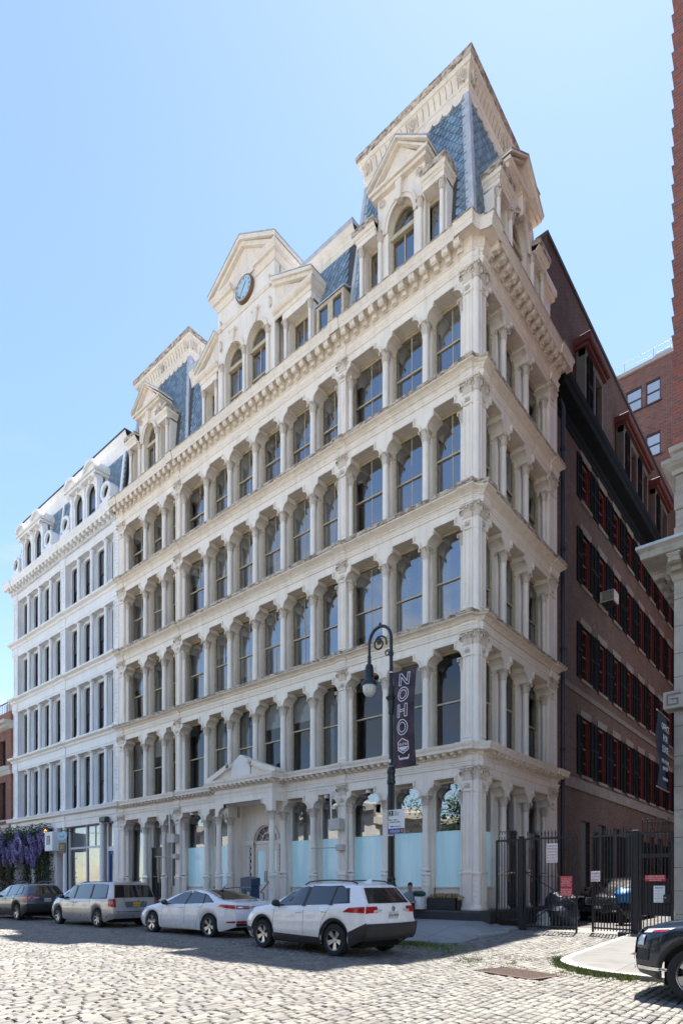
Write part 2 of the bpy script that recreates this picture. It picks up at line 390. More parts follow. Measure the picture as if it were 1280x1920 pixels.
def wrap(d, e=.06):
    D = d+e; pts = [(-22.36, -D), (-21.70, -D), (-21.70, -d)]
    for xa, xb in ((-16.80,-16.45),(-5.95,-5.61)):
        pts += [(xa-.06,-d),(xa-.06,-D),(xb+.06,-D),(xb+.06,-d)]
    pts += [(-.61,-d),(-.61,-D),(-.22+.55*D,-D),(-.19+.52*D,-.72*D+.03),(-.10+.50*D,.10-.50*D),(.72*D-.03,.19-.52*D),(D,.22-.55*D),(D,.62),(d,.62),(d,5.99),(D,5.99),(D,6.75+.8*max(d,0)),(-.35,6.75+.8*max(d,0))]
    return pts
def add_part_sweep(name, prof, mat, path=wrap, smooth=None, parent=None):
    return put(name, MB().sweep(prof, path).mesh(name, mat, smooth=smooth), parent or BLD)
for i, s in enumerate(ST):
    fb, ft, top, p = s['fb'], s['ft'], s['top'], s['p']
    add_part_sweep('frieze', [(-.3,fb-.02),(.0,fb-.02),(.03,fb+.0),(.03,fb+.06),(.05,fb+.075),(.05,fb+.12),(.075,fb+.15),(.075,fb+.17),(.01,fb+.18),(.01,ft),(-.3,ft)], CREAM)
    if i == 4:
        pr = [(-.3,ft),(.02,ft),(.05,ft+.03),(.05,ft+.08),(.09,ft+.12),(.10,ft+.36),(.12,ft+.40),(.44,ft+.40),(.45,ft+.36),(.47,ft+.36),(.47,ft+.52),(.49,ft+.54),(.50,ft+.62),(.545,ft+.70),(.55,top-.02)]
        add_part_sweep('cornice', pr, TRIM); add_part_sweep('cornice_ledge', [(.553,top-.06),(.556,top),(.50,top+.012),(-.35,top+.03)], LEDGE)
    elif i == 0:
        pr = [(-.3,ft),(.02,ft),(.06,ft+.03),(.07,ft+.05),(.07,ft+.14),(.10,ft+.16),(.33,ft+.16),(.34,ft+.14),(.36,ft+.15),(.36,ft+.23),(.39,ft+.29),(.40,ft+.33),(.40,top-.02)]
        add_part_sweep('cornice', pr, TRIM); add_part_sweep('cornice_ledge', [(.403,top-.03),(.404,top),(.37,top+.01),(-.35,top+.03)], TRIM)
    else:
        hh = top-ft
        pr = [(-.3,ft),(.02,ft),(.07,ft+.03),(.08,ft+.07),(.10,ft+.08),(.14,ft+.12),(p-.03,ft+hh*.52),(p-.03,ft+hh*.60),(p-.02,ft+hh*.62)]
        add_part_sweep('cornice', pr, TRIM)
        add_part_sweep('cornice_ledge', [(-.3,ft+hh*.6),(p-.035,ft+hh*.60),(p-.005,ft+hh*.66),(p-.005,ft+hh*.80),(p,ft+hh*.83),(p,top),(p-.05,top+.012),(-.35,top+.02)], LEDGE)
# brackets under the cornices
def bracket_mesh(name, dep, hh, w, mat):
    mb = MB(); k = dep
    pr = [(0,0),(0,-hh),(.22*k,-hh*.92),(.30*k,-hh*.62),(.55*k,-hh*.60),(.74*k,-hh*.72),(.9*k,-hh*.62),(.95*k,-hh*.34),(1.0*k,-hh*.28),(1.0*k,0)]
    mb.prism(list(pr), -w/2, w/2, RXZ)
    mb.box(-w*.62, w*.62, -k*1.03, 0, -hh*.16, -hh*.02)
    mb.lathe([(0,-w*.56),(hh*.17,-w*.56),(hh*.17,w*.56),(0,w*.56)], 10, Matrix.Translation((0,-.74*k,-hh*.50)) @ Matrix.Rotation(PI/2, 4, 'Y'))
    leaf(mb, (0,-.28*k,-hh*.98), -PI/2, w*.85, hh*.5, .08); leaf(mb, (0,-.90*k,-hh*.6), -PI/2, w*.8, hh*.4, .05)
    return mb.mesh(name, mat)
BR5 = bracket_mesh('modillion', .34, .34, .20, TRIM); BR0 = bracket_mesh('modillion', .25, .15, .13, TRIM)
z5 = ST[4]['ft']+.40; z0b = ST[0]['ft']+.16
def run(a, b, step): n = max(1, round((b-a)/step)); return [a+(b-a)*(k+.5)/n for k in range(n)]
for x in run(-22.3,-.35,.435): bp('modillion', BR5, x, -.10, z5)
for y in run(.45,6.8,.435): bp('modillion', BR5, y, -.10, z5, ALLEY)
for x in run(-22.3,-.35,.30):
    if not -13.35 < x < -8.75: bp('modillion', BR0, x, -.075, z0b)
for y in run(.45,6.85,.30): bp('modillion', BR0, y, -.075, z0b, ALLEY)
# rooms behind the glass, floor slabs, roof deck
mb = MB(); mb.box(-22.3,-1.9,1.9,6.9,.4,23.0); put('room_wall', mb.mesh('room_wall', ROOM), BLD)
mb = MB()
for s in ST[1:]: mb.hprism([(-22.3,.5),(-.5,.5),(-.5,6.7),(-22.3,6.7)], s['z0']-.30, s['z0']-.05)
put('floor_slab', mb.mesh('floor_slab', pm('ceiling_plaster', (.42,.41,.39), .9)), BLD)
mb = MB(); mb.hprism([(-22.3,.28),(-.28,.28),(-.28,6.9),(-22.3,6.9)], 22.7, 23.06); put('roof_deck', mb.mesh('roof_deck', ROOFM), BLD)
# the arcades
shafts = [shaft_mesh(.122, s['ring']-s['z0']-(1.28 if i == 0 else 0), i == 0) for i, s in enumerate(ST)]
shafts_s = [shaft_mesh(.095, s['ring']-s['z0']-(1.28 if i == 0 else 0), i == 0) for i, s in enumerate(ST)]
PED = ped_mesh(.155, 1.28); PEDS = ped_mesh(.12, 1.28)
pcaps = {}
def column(rz, x, i, small=False, y=.12, capdz=0.):
    s = ST[i]; z = s['z0']
    if i == 0: z += 1.28
    o = bp('column' if not small else 'colonette', (shafts_s if small else shafts)[i], x, y, z, rz)
    h = s['cap']-s['ring']
    bp('capital', CAPS if small else CAP, x, y, s['ring']-.005, rz, parent=o, sc=(1,1,(h+.005)/(.34 if small else .40)))
    if i == 0: bp('pedestal', PEDS if small else PED, x, y, s['z0'], rz, parent=o)
jm = {}
def pane_mesh(pts, y, mat, name):
    ar_ = sum(a[0]*b[1]-b[0]*a[1] for a, b in zip(pts, pts[1:]+pts[:1]))
    if ar_ < 0: pts = pts[::-1]                    # normal always towards the street
    xm, zm = sum(p[0] for p in pts)/len(pts), sum(p[1] for p in pts)/len(pts)
    tx, tz = random.gauss(0, .010), random.gauss(0, .007)      # no two sashes hang quite alike
    return MB().add([(x, y+(x-xm)*tx+(z-zm)*tz, z) for x, z in pts], [tuple(range(len(pts)))]).mesh(name, mat)
def upper_part(pts, z):
    """part of a window outline above height z"""
    return [(x, max(zz, z)) for x, zz in pts]
def sash_window(rz, xl, xr, zb, zt, r, rail, y, parent=None, frame=SASH, fw=.075, mull=True, blind=None, glass=GLASS, name='window', rw=.05):
    out = rounded(xl, xr, zb, zt, r); inn = rounded(xl+fw, xr-fw, zb+fw*.9, zt-fw, max(.03, r-fw*.4))
    mb = MB(); mb.ring(out, inn, y, y+.11); mb.box(xl, xr, y-.02, y+.12, zb-.03, zb+fw*.9)
    mb.ring(rounded(xl-.05, xr+.05, zb, zt+.05, r), rounded(xl+.012, xr-.012, zb, zt-.012, r), y-.035, y+.03)
    wo = bp(name, mb.mesh(name, frame), 0, 0, 0, rz, parent=parent)
    P = wo; a, b = xl+fw, xr-fw
    bp('upper_pane', pane_mesh(upper_part(inn, rail), y+.05, glass, 'upper_pane'), 0, 0, 0, rz, parent=P)
    bp('lower_pane', pane_mesh([(a,zb+fw*.9),(b,zb+fw*.9),(b,rail),(a,rail)], y+.085, glass, 'lower_pane'), 0, 0, 0, rz, parent=P)
    mb = MB(); mb.box(a, b, y+.03, y+.10, rail-rw*.55, rail+rw*.55); bp('meeting_rail', mb.mesh('meeting_rail', frame), 0, 0, 0, rz, parent=P)
    if mull:
        m = (a+b)/2; mb = MB(); mb.box(m-.016, m+.016, y+.042, y+.07, rail, zt-fw); mb.box(m-.016, m+.016, y+.075, y+.10, zb+fw*.9, rail)
        bp('mullion', mb.mesh('mullion', frame), 0, 0, 0, rz, parent=P)
    if blind:
        kind, zz = blind; mat = BLIND if kind == 'blind' else CURT
        mb = MB()
        if kind == 'blind': mb.box(a, b, y+.115, y+.12, zz, zt-.04)
        else:
            n = 18; vs = []; fs = []
            for k in range(n+1):
                x = a+(b-a)*k/n; yy = y+.155+.025*math.sin(k*1.9)
                vs += [(x, yy, zb), (x, yy, zt)]
            for k in range(n):
                if zz < 1 and abs(k-n/2) < 2.5: continue
                fs.append((2*k,2*k+2,2*k+3,2*k+1))
            mb.add(vs, fs)
        bp('blind' if kind == 'blind' else 'curtain', mb.mesh(kind, mat), 0, 0, 0, rz, parent=P)
    return wo
def bay(rz, XL, XR, xl, xr, i, n):
    s = ST[i]; foot, flat, fb, z0 = s['cap'], s['flat'], s['fb'], s['z0']
    sh = shoulder(xl, xr, foot, flat)
    mb = MB(); mb.prism([(XL,foot)]+sh+[(XR,foot),(XR,fb),(XL,fb)], .015, .56)
    sp = bp('spandrel', mb.mesh('spandrel', CREAM), 0, 0, 0, rz)
    o2 = [(x+(-.05 if x < (xl+xr)/2 else .05), z+.0 if k in (0, len(sh)-1) else z+.05) for k, (x, z) in enumerate(sh)]
    o3 = [(x+(.02 if x < (xl+xr)/2 else -.02), z-(0 if k in (0, len(sh)-1) else .02)) for k, (x, z) in enumerate(sh)]
    mb = MB(); mb.ring(o2, sh, -.03, .06); mb.ring([(x*.5+a*.5, z*.5+b*.5) for (x, z), (a, b) in zip(o2, sh)], o3, -.055, .03)
    mb.box((xl+xr)/2-.5, (xl+xr)/2+.5, .02, .5, flat-.001, flat+.02)
    bp('arch_moulding', mb.mesh('arch_moulding', TRIM), 0, 0, 0, rz, parent=sp)
    y = .50
    if i == 0: return xl, xr, z0, flat, foot
    bl = None; q = random.random()
    if i == 1: bl = ('curtain', 0) if q < .4 else (('blind', s['rail']+.5) if q < .62 else None)
    if i == 2: bl = ('blind', s['rail']+random.choice((-.9,-.1,.4))) if q < .5 else (('curtain', 0) if q < .7 else None)
    if i == 3: bl = ('blind', s['rail']+random.choice((0, .3, -.6, -1.1))) if q < .8 else None
    if i == 4: bl = ('blind', s['rail']+random.choice((.25,-.3,.6))) if q < .35 else (('curtain', 0) if q < .5 else None)
    sash_window(rz, xl-.02, xr+.02, z0+.06, flat-.02, .34, s['rail']+random.choice((0,0,0,.12,-.1)), y, mull=i >= 2 and not (i == 2 and q > .5), blind=bl, glass=GLASS if i > 1 else GLASS2)
GF = []
def facade(rz, sup):
    for i, s in enumerate(ST):
        z0, fb = s['z0'], s['fb']
        for k, t in enumerate(sup):
            if i == 0 and rz == FRONT and k == 6: continue
            if t[0] == 'c':
                column(rz, t[1], i)
                if (i, 'j') not in jm:
                    mb = MB(); zz = z0 if i else z0+.0
                    mb.box(-.13, .13, .30, .62, zz, s['cap']+.02); mb.box(-.085, .085, .285, .31, zz+.1, s['cap']-.1)
                    mb.box(.1301,.137,.33,.47,zz+.1,s['cap']-.12); mb.box(-.137,-.1301,.33,.47,zz+.1,s['cap']-.12)
                    mb.box(-.15,.15,.27,.60,s['cap']-.16,s['cap']-.11)
                    jm[(i, 'j')] = mb.mesh('jamb', CREAM)
                bp('jamb', jm[(i, 'j')], t[1], 0, 0, rz)
            else:
                wd = t[2]-t[1]
                key = (round(wd, 3), i)
                if key not in jm: jm[key] = pier_mesh(wd, z0, fb-.46, ped=1.28 if i == 0 else None)
                o = bp('pier', jm[key], t[1], 0, 0, rz)
                if round(wd, 3) not in pcaps: pcaps[round(wd, 3)] = pier_capital_mesh(wd)
                bp('pier_capital', pcaps[round(wd, 3)], t[1], 0, fb-.47, rz, parent=o)
                bp('rosette', ROSE, t[1]+wd/2, -.01, fb-.46-.2, rz, parent=o)
                if not (rz == 0 and k == 0) and not (rz != 0 and k == 0): column(rz, t[1]-.10, i, True, .2)
                if not (k == len(sup)-1): column(rz, t[2]+.10, i, True, .2)
        for k in range(len(sup)-1):
            if i == 0 and rz == FRONT and k in (5, 6): continue
            a, b = sup[k], sup[k+1]
            if a[0] == 'c': XL, xl = a[1], a[1]+.14
            else: XL, xl = a[2]-.02, a[2]+.02
            if b[0] == 'c': XR, xr = b[1], b[1]-.14
            else: XR, xr = b[1]+.02, b[1]-.02
            g = bay(rz, XL, XR, xl, xr, i, k)
            if i == 0: GF.append((rz, k)+g)
facade(FRONT, FS); facade(ALLEY, AS)
# rounded corner shaft between the two faces of the corner pier
for i, s in enumerate(ST):
    z0 = s['z0']+(1.28 if i == 0 else 0)
    mb = MB(); h = s['fb']-.46-z0
    mb.hprism([(-.23,.03),(-.19,.03),(-.19,-.0+.05),(-.05,.19),(-.03,.19),(-.03,.24),(-.23,.24)], z0, z0+h)
    mb.lathe([(.13,0),(.135,.1),(.115,.16),(.115,h-.42),(.13,h-.40),(.13,h-.36),(.115,h-.34),(.115,h)], 18, Matrix.Translation((-.125,.125,z0)))
    o = put('corner_shaft', mb.mesh('corner_shaft', CREAM, smooth=.6), BLD)
    mb = MB(); cp = capital_mesh('corner_capital', .115, .46, 10)
    put('corner_capital', cp, o, (-.12,.12,s['fb']-.47))
    mb = MB(); mb.lathe([(.12,0),(.12,s['top']-s['fb']-.05)], 14, Matrix.Translation((-.12,.12,s['fb'])))
    put('frieze_shaft', mb.mesh('frieze_shaft', CREAM, smooth=.6), o)
    if i == 0: put('pedestal', ped_mesh(.16, 1.28), o, (-.125,.125,s['z0']))
# alley end wall of the wing
mb = MB(); mb.box(-.9,-.02,6.69,6.9,.4,23.0); put('party_wall', mb.mesh('party_wall', CREAM), BLD)
# ground-floor shopfronts
def shop(rz, k, xl, xr, z0, flat, foot, kind):
    y = .46; zb = z0+.78; fr = .06; out = rounded(xl-.02, xr+.02, z0, flat-.02, .36)
    inn = rounded(xl+fr, xr-fr, zb, flat-.09, .34)
    mb = MB(); mb.ring(out, inn, y, y+.12)
    mb.box(xl, xr, y+.0, y+.12, z0, zb+.02); mb.box(xl+.08, xr-.08, y-.02, y, z0+.12, zb-.2); mb.cbox(xl, xr, y-.05, y+.05, zb-.05, zb, .01)
    wo = bp('shop_window', mb.mesh('shop_window', CREAM), 0, 0, 0, rz)
    if kind == 'film':
        zf = Zs(3.43)
        bp('frosted_pane', pane_mesh([(xl+fr,zb),(xr-fr,zb),(xr-fr,zf),(xl+fr,zf)], y+.05, FILM, 'frosted_pane'), 0,0,0, rz, parent=wo)
        bp('upper_pane', pane_mesh(upper_part(inn, zf), y+.045, GLASS, 'upper_pane'), 0,0,0, rz, parent=wo)
    elif kind == 'clear':
        bp('glass_pane', pane_mesh(inn, y+.05, GLASS, 'glass_pane'), 0,0,0, rz, parent=wo)
        mb = MB(); n = 24; vs = []; fs = []
        for q in range(n+1):
            x = xl+fr+(xr-xl-2*fr)*q/n; vs += [(x, y+.3+.03*math.sin(q*2.1), zb), (x, y+.3+.03*math.sin(q*2.1), Zs(4.4))]
        for q in range(n): fs.append((2*q,2*q+2,2*q+3,2*q+1))
        bp('curtain', mb.add(vs, fs).mesh('curtain', CURT), 0,0,0, rz, parent=wo)
    else:
        zd = z0+2.75
        bp('upper_pane', pane_mesh(upper_part(inn, zd), y+.05, GLASS, 'upper_pane'), 0,0,0, rz, parent=wo)
        mb = MB(); mb.box(xl+.02, xr-.02, y-.06, y-.01, z0, zd); mb.box(xl+.02, xr-.02, y-.08, y+.06, zd, zd+.1)
        d = bp('door', mb.mesh('door', BLACKM), 0,0,0, rz, parent=BLD)
        for sx in (-1, 1):
            m = (xl+xr)/2; mb = MB(); w2 = (xr-xl)/2-.14
            x0 = m+.06 if sx > 0 else m-.06-w2
            mb.box(x0, x0+w2, y-.066, y-.06, z0+.2, zd-.45); bp('door_pane', mb.mesh('door_pane', pm('dark_door_glass', (.012,.013,.015), .08)), 0,0,0, rz, parent=d)
            mb = MB(); mb.tube([(m+sx*.05,y-.11,z0+.95),(m+sx*.05,y-.11,z0+1.45)], .012, 6); bp('handle', mb.mesh('handle', pm('steel', (.55,.55,.55), .3, metal=1)), 0,0,0, rz, parent=d)
for g in GF:
    rz, k, xl, xr, z0, flat, foot = g
    if rz == FRONT:
        kind = {0:'clear', 1:'door', 2:'clear'}.get(k, 'film')
    else: kind = {0:'film', 1:'door', 2:'door'}[k]
    shop(rz, k, xl, xr, z0, flat, foot, kind)
# dark iron step that the arcade stands on
mb = MB(); mb.sweep([(.42,.15),(.42,ST[0]['z0']-.06),(.40,ST[0]['z0']),(-.7,ST[0]['z0']+.001)], lambda d: [(-22.33,-d),(-.1,-d),(d*.6,-d*.75),(d,.0),(d,6.75)])
put('iron_step', mb.mesh('iron_step', pm('dark_iron_step', (.03,.032,.036), .5, var=.2, bmp=.2)), BLD)
# ---------------------------------------------------------------- entrance porch
s0 = ST[0]; PX0, PX1, PY = -12.67, -9.16, -.52
for x in (PX0, PX1): column(FRONT, x, 0, y=PY)
flat, foot, fb, ft, top = s0['flat'], s0['cap'], s0['fb'], s0['ft'], s0['top']
sh = shoulder(PX0+.14, PX1-.14, foot, flat, .42, .34)
mb = MB(); mb.prism([(PX0-.13,foot)]+sh+[(PX1+.13,foot),(PX1+.13,ft),(PX0-.13,ft)], PY-.12, PY+.1)
for x in (PX0-.13, PX1+.001):
    mb.box(x, x+.129, PY+.1, .02, foot+.42, ft)
mb.hprism([(PX0-.09,PY+.101),(PX1+.09,PY+.101),(PX1+.09,.9),(PX0-.09,.9)], flat+.06, ft-.02)
po = put('porch', mb.mesh('porch', CREAM), BLD)
o2 = [(x+(-.05 if x < -10.9 else .05), z if k in (0, len(sh)-1) else z+.05) for k, (x, z) in enumerate(sh)]
put('arch_moulding', MB().ring(o2, sh, PY-.17, PY).mesh('arch_moulding', TRIM), po)
ppath = lambda d: [(PX0-.14-d, .0), (PX0-.14-d, PY-.12-d), (PX1+.14+d, PY-.12-d), (PX1+.14+d, .0)]
put('porch_architrave', MB().sweep([(-.05,fb-.05),(.02,fb-.05),(.03,fb+.05),(.05,fb+.12),(.07,fb+.15),(.01,fb+.18)], ppath).mesh('porch_architrave', CREAM), po)
put('porch_cornice', MB().sweep([(-.05,ft),(.02,ft),(.06,ft+.03),(.07,ft+.15),(.30,ft+.16),(.31,ft+.23),(.34,ft+.29),(.35,top+.02),(.3,top+.035),(-.3,top+.04)], ppath).mesh('porch_cornice', TRIM), po)
for x in run(PX0-.4, PX1+.4, .30): put('modillion', BR0, po, (x, PY-.19, z0b))
for yy in (-.15,-.42):
    put('modillion', BR0, po, (PX1+.21, yy, z0b), PI/2)
# broken pediment with tablet
cxp = (PX0+PX1)/2; zt = top+.03; hw = 2.28
for sx in (-1, 1):
    P = [(cxp+sx*hw, zt), (cxp+sx*hw, zt+.12), (cxp+sx*.78, zt+.66), (cxp+sx*.68, zt+.66), (cxp+sx*.66, zt+.48), (cxp+sx*1.95, zt)]
    if sx > 0: P = P[::-1]
    P = P if sx < 0 else P
    mb = MB(); mb.prism(P[::-1] if sx < 0 else P[::-1], -.86, -.25)
    mb.prism([(cxp+sx*1.95, zt), (cxp+sx*.66, zt+.50), (cxp+sx*.66, zt)], -.70, -.30)
    mb.lathe([(0,-.30),(.15,-.30),(.15,.28),(0,.28)], 14, Matrix.Translation((cxp+sx*.70,-.58,zt+.56)) @ Matrix.Rotation(PI/2, 4, 'X'))
    mb.lathe([(.10,-.33),(.12,-.33),(.12,-.30)], 14, Matrix.Translation((cxp+sx*.70,-.58,zt+.56)) @ Matrix.Rotation(-PI/2, 4, 'X'))
    put('raking_cornice', mb.mesh('raking_cornice', TRIM), po)
mb = MB(); mb.prism([(cxp-.62,zt),(cxp+.62,zt),(cxp+.62,zt+.62),(cxp+.05,zt+.98),(cxp-.05,zt+.98),(cxp-.62,zt+.62)], -.74, -.34)
mb.prism([(cxp-.70,zt+.02),(cxp+.70,zt+.02),(cxp+.70,zt+.06),(cxp-.70,zt+.06)], -.78, -.3)
put('tablet', mb.mesh('tablet', pm('plain_white_tablet', (.72,.69,.66), .5, var=.05)), po)
# entrance wall with double door, fanlight and lattice sidelights
ez = s0['z0']+.02; YD = .75
dc = -10.92; hwD = .78
arch_in = [(dc-hwD, ez)]+arc(dc, ez+2.75, hwD, hwD, 180, 0, 12)+[(dc+hwD, ez)]
mb = MB(); mb.prism([(PX0-.1,ez)]+arch_in+[(PX1+.1,ez),(PX1+.1,flat+.1),(PX0-.1,flat+.1)], YD, YD+.2); mb.box(PX0-.1,PX0+.12,.63,YD,ez,flat+.1); mb.box(PX1-.12,PX1+.1,.63,YD,ez,flat+.1)
for sx in (-1, 1):
    for zq in (0.2, 1.0, 1.75, 2.5): mb.cbox(dc+sx*1.45-.13, dc+sx*1.45+.13, YD-.02, YD, ez+zq, ez+zq+.62, .006)
    mb.cbox(dc+sx*1.05-.27, dc+sx*1.05+.27, YD-.07, YD, ez+2.62, ez+2.85, .02)
ew = put('entrance_wall', mb.mesh('entrance_wall', CREAM), BLD)
oo = [(dc-hwD-.14, ez)]+arc(dc, ez+2.75, hwD+.14, hwD+.14, 180, 0, 12)+[(dc+hwD+.14, ez)]
put('archivolt', MB().ring(oo, arch_in, YD-.06, YD+.02).mesh('archivolt', TRIM), ew)
fan = arc(dc, ez+2.80, hwD-.06, hwD-.09, 180, 0, 12)
put('fanlight', pane_mesh(fan, YD+.1, GLASS, 'fanlight'), ew)
mb = MB(); mb.ring(arc(dc, ez+2.75, hwD, hwD, 180, 0, 12), arc(dc, ez+2.79, hwD-.07, hwD-.1, 180, 0, 12), YD+.04, YD+.13)
mb.ring(arc(dc, ez+2.80, .33, .40, 180, 0, 10), arc(dc, ez+2.80, .29, .36, 180, 0, 10), YD+.05, YD+.12)
for a in (35, 68, 112, 145):
    c_, s_ = math.cos(math.radians(a)), math.sin(math.radians(a)); mb.tube([(dc+.3*c_,YD+.08,ez+2.8+.36*s_),(dc+.72*c_,YD+.08,ez+2.8+.69*s_)], .018, 4)
mb.tube([(dc,YD+.08,ez+2.8+.38),(dc,YD+.08,ez+2.97)], .018, 4)
for sx in (-1, 1): mb.tube([(dc,YD+.08,ez+2.97),(dc+sx*.2,YD+.08,ez+2.84)], .018, 4)
mb.box(dc-hwD, dc+hwD, YD+.02, YD+.14, ez+2.68, ez+2.82); put('fanlight_bars', mb.mesh('fanlight_bars', CREAM), ew)
STEEL = pm('brushed_steel', (.5,.5,.5), .35, metal=1.)
for sx in (-1, 1):
    x0 = dc+(0.01 if sx > 0 else -hwD+.02); x1 = x0+hwD-.03
    mb = MB(); mb.ring([(x0,ez),(x0,ez+2.67),(x1,ez+2.67),(x1,ez)], [(x0+.13,ez+.0),(x0+.13,ez+2.4),(x1-.13,ez+2.4),(x1-.13,ez)], YD+.05, YD+.12)
    mb.box(x0+.13, x1-.13, YD+.06, YD+.11, ez, ez+.85)
    d = put('entrance_door', mb.mesh('entrance_door', CREAM), BLD)
    put('frosted_pane', pane_mesh([(x0+.13,ez+.85),(x1-.13,ez+.85),(x1-.13,ez+2.4),(x0+.13,ez+2.4)], YD+.09, FILM, 'frosted_pane'), d)
    mb = MB(); mb.tube([(dc+sx*.07,YD+.06,ez+.95),(dc+sx*.07,YD-.01,ez+1.0),(dc+sx*.07,YD-.01,ez+1.4),(dc+sx*.07,YD+.06,ez+1.45)], .014, 6); put('handle', mb.mesh('handle', BLACKM), d)
    xs = dc+sx*1.0
    mb = MB(); mb.box(xs-.10, xs+.10, YD-.012, YD-.004, ez+.35, ez+2.55); lt = put('sidelight', mb.mesh('sidelight', pm('dark_sidelight', (.02,.02,.022), .15)), ew)
    mb = MB()
    for q in range(7):
        zq = ez+.37+q*.31
        mb.box(-.012,.012,-.02,0,0,.37, Matrix.Translation((xs-.1,YD-.012,zq)) @ Matrix.Rotation(.58, 4, 'Y')); mb.box(-.012,.012,-.02,0,0,.37, Matrix.Translation((xs+.1,YD-.012,zq)) @ Matrix.Rotation(-.58, 4, 'Y'))
    put('lattice', mb.mesh('lattice', CREAM), ew)
# ---------------------------------------------------------------- mansards
ZB = 23.06; KS = .093
def inset(z): return .28+KS*(z-23.0)
def hexslate():
    w2, h = .124, .335; th = .016
    pts = [(-w2,.10),(-w2*.45,0),(w2*.45,0),(w2,.10),(w2,h),(-w2,h)]
    vs = [(x, y, (.040-y*.11)) for x, y in pts]+[(x, y, (.040-y*.11)-th) for x, y in pts]
    fs = [(0,1,2,3,4,5)]+[(i+6,(i+1) % 6+6,(i+1) % 6,i) for i in range(4)]+[(3+6,4+6,4,3)]
    return vs, fs
HV, HF = hexslate(); SLM = MB().add(HV, HF).mesh('slate', SLATE)
SL_IND = [0]
def slates(O, U, V, Nn, inside, parent, individual=0, pw=.262, ph=.165):
    """lap hexagonal slates over a sloping face; inside(u,v) keeps those in the visible field"""
    U, V, Nn, O = map(Vector, (U, V, Nn, O)); mb = MB(); cnt = 0
    vmax = 7.0; r = int(vmax/ph)
    for j in range(r):
        v = j*ph
        for k in range(-45, 46):
            u = (k+.5*(j % 2))*pw
            if not inside(u, v+.1): continue
            q = O+U*u+V*v+Nn*random.uniform(0, .004)
            M = Matrix(((U.x,V.x,Nn.x,q.x),(U.y,V.y,Nn.y,q.y),(U.z,V.z,Nn.z,q.z),(0,0,0,1))) @ Matrix.Rotation(random.uniform(-.02,.02), 4, 'Z')
            if cnt < individual: put('slate', SLM, parent, M=M); cnt += 1
            else: mb.add(HV, HF, M)
    if mb.v: put('slates', mb.mesh('slates', SLATE), parent, kind='stuff')
def frustum(name, XL, XR, YF, YBk, z0, z1, mat):
    a, b = inset(z0), inset(z1); mb = MB()
    p = lambda i, z: [(XL+i, YF+i, z), (XR-i, YF+i, z), (XR-i, YBk-i, z), (XL+i, YBk-i, z)]
    mb.add(p(a, z0)+p(b, z1), [(0,1,5,4),(1,2,6,5),(2,3,7,6),(3,0,4,7),(4,5,6,7)]); return mb.mesh(name, mat)
SCAL = MB(); SCAL.prism(arc(0,0,.205,.21,180,360,10), -.05, .02); SCAL.ring(arc(0,0,.205,.21,180,360,10), arc(0,0,.165,.165,180,360,10), -.07, -.04); SCAL = SCAL.mesh('scallop', TRIM)
RIB = MB(); RIB.add([(-.014,.01,0),(0,-.018,0),(.014,.01,0),(-.014,.0,.17),(0,-.03,.17),(.014,.0,.17),(-.014,-.03,.42),(0,-.066,.42),(.014,-.03,.42),(-.014,-.10,.60),(0,-.136,.60),(.014,-.10,.60)], [(a+j*3,a+1+j*3,a+4+j*3,a+3+j*3) for j in range(3) for a in range(2)]); RIB = RIB.mesh('cove_rib', pm('cove_groove_shade', (.40,.32,.24), .8))  # dark rib colour stands in for the shaded flute lines
SCRL = MB()
for k in range(5): SCRL.tube([(.05*math.sin(a*1.3+k)+(k-2)*.055, -.06-.02*a, .05+.09*a) for a in np.linspace(0, 5, 7)], [.012,.02,.024,.02,.026,.02,.01], 5)
SCRL = SCRL.mesh('leaf_scroll', CAPM, smooth=1.)
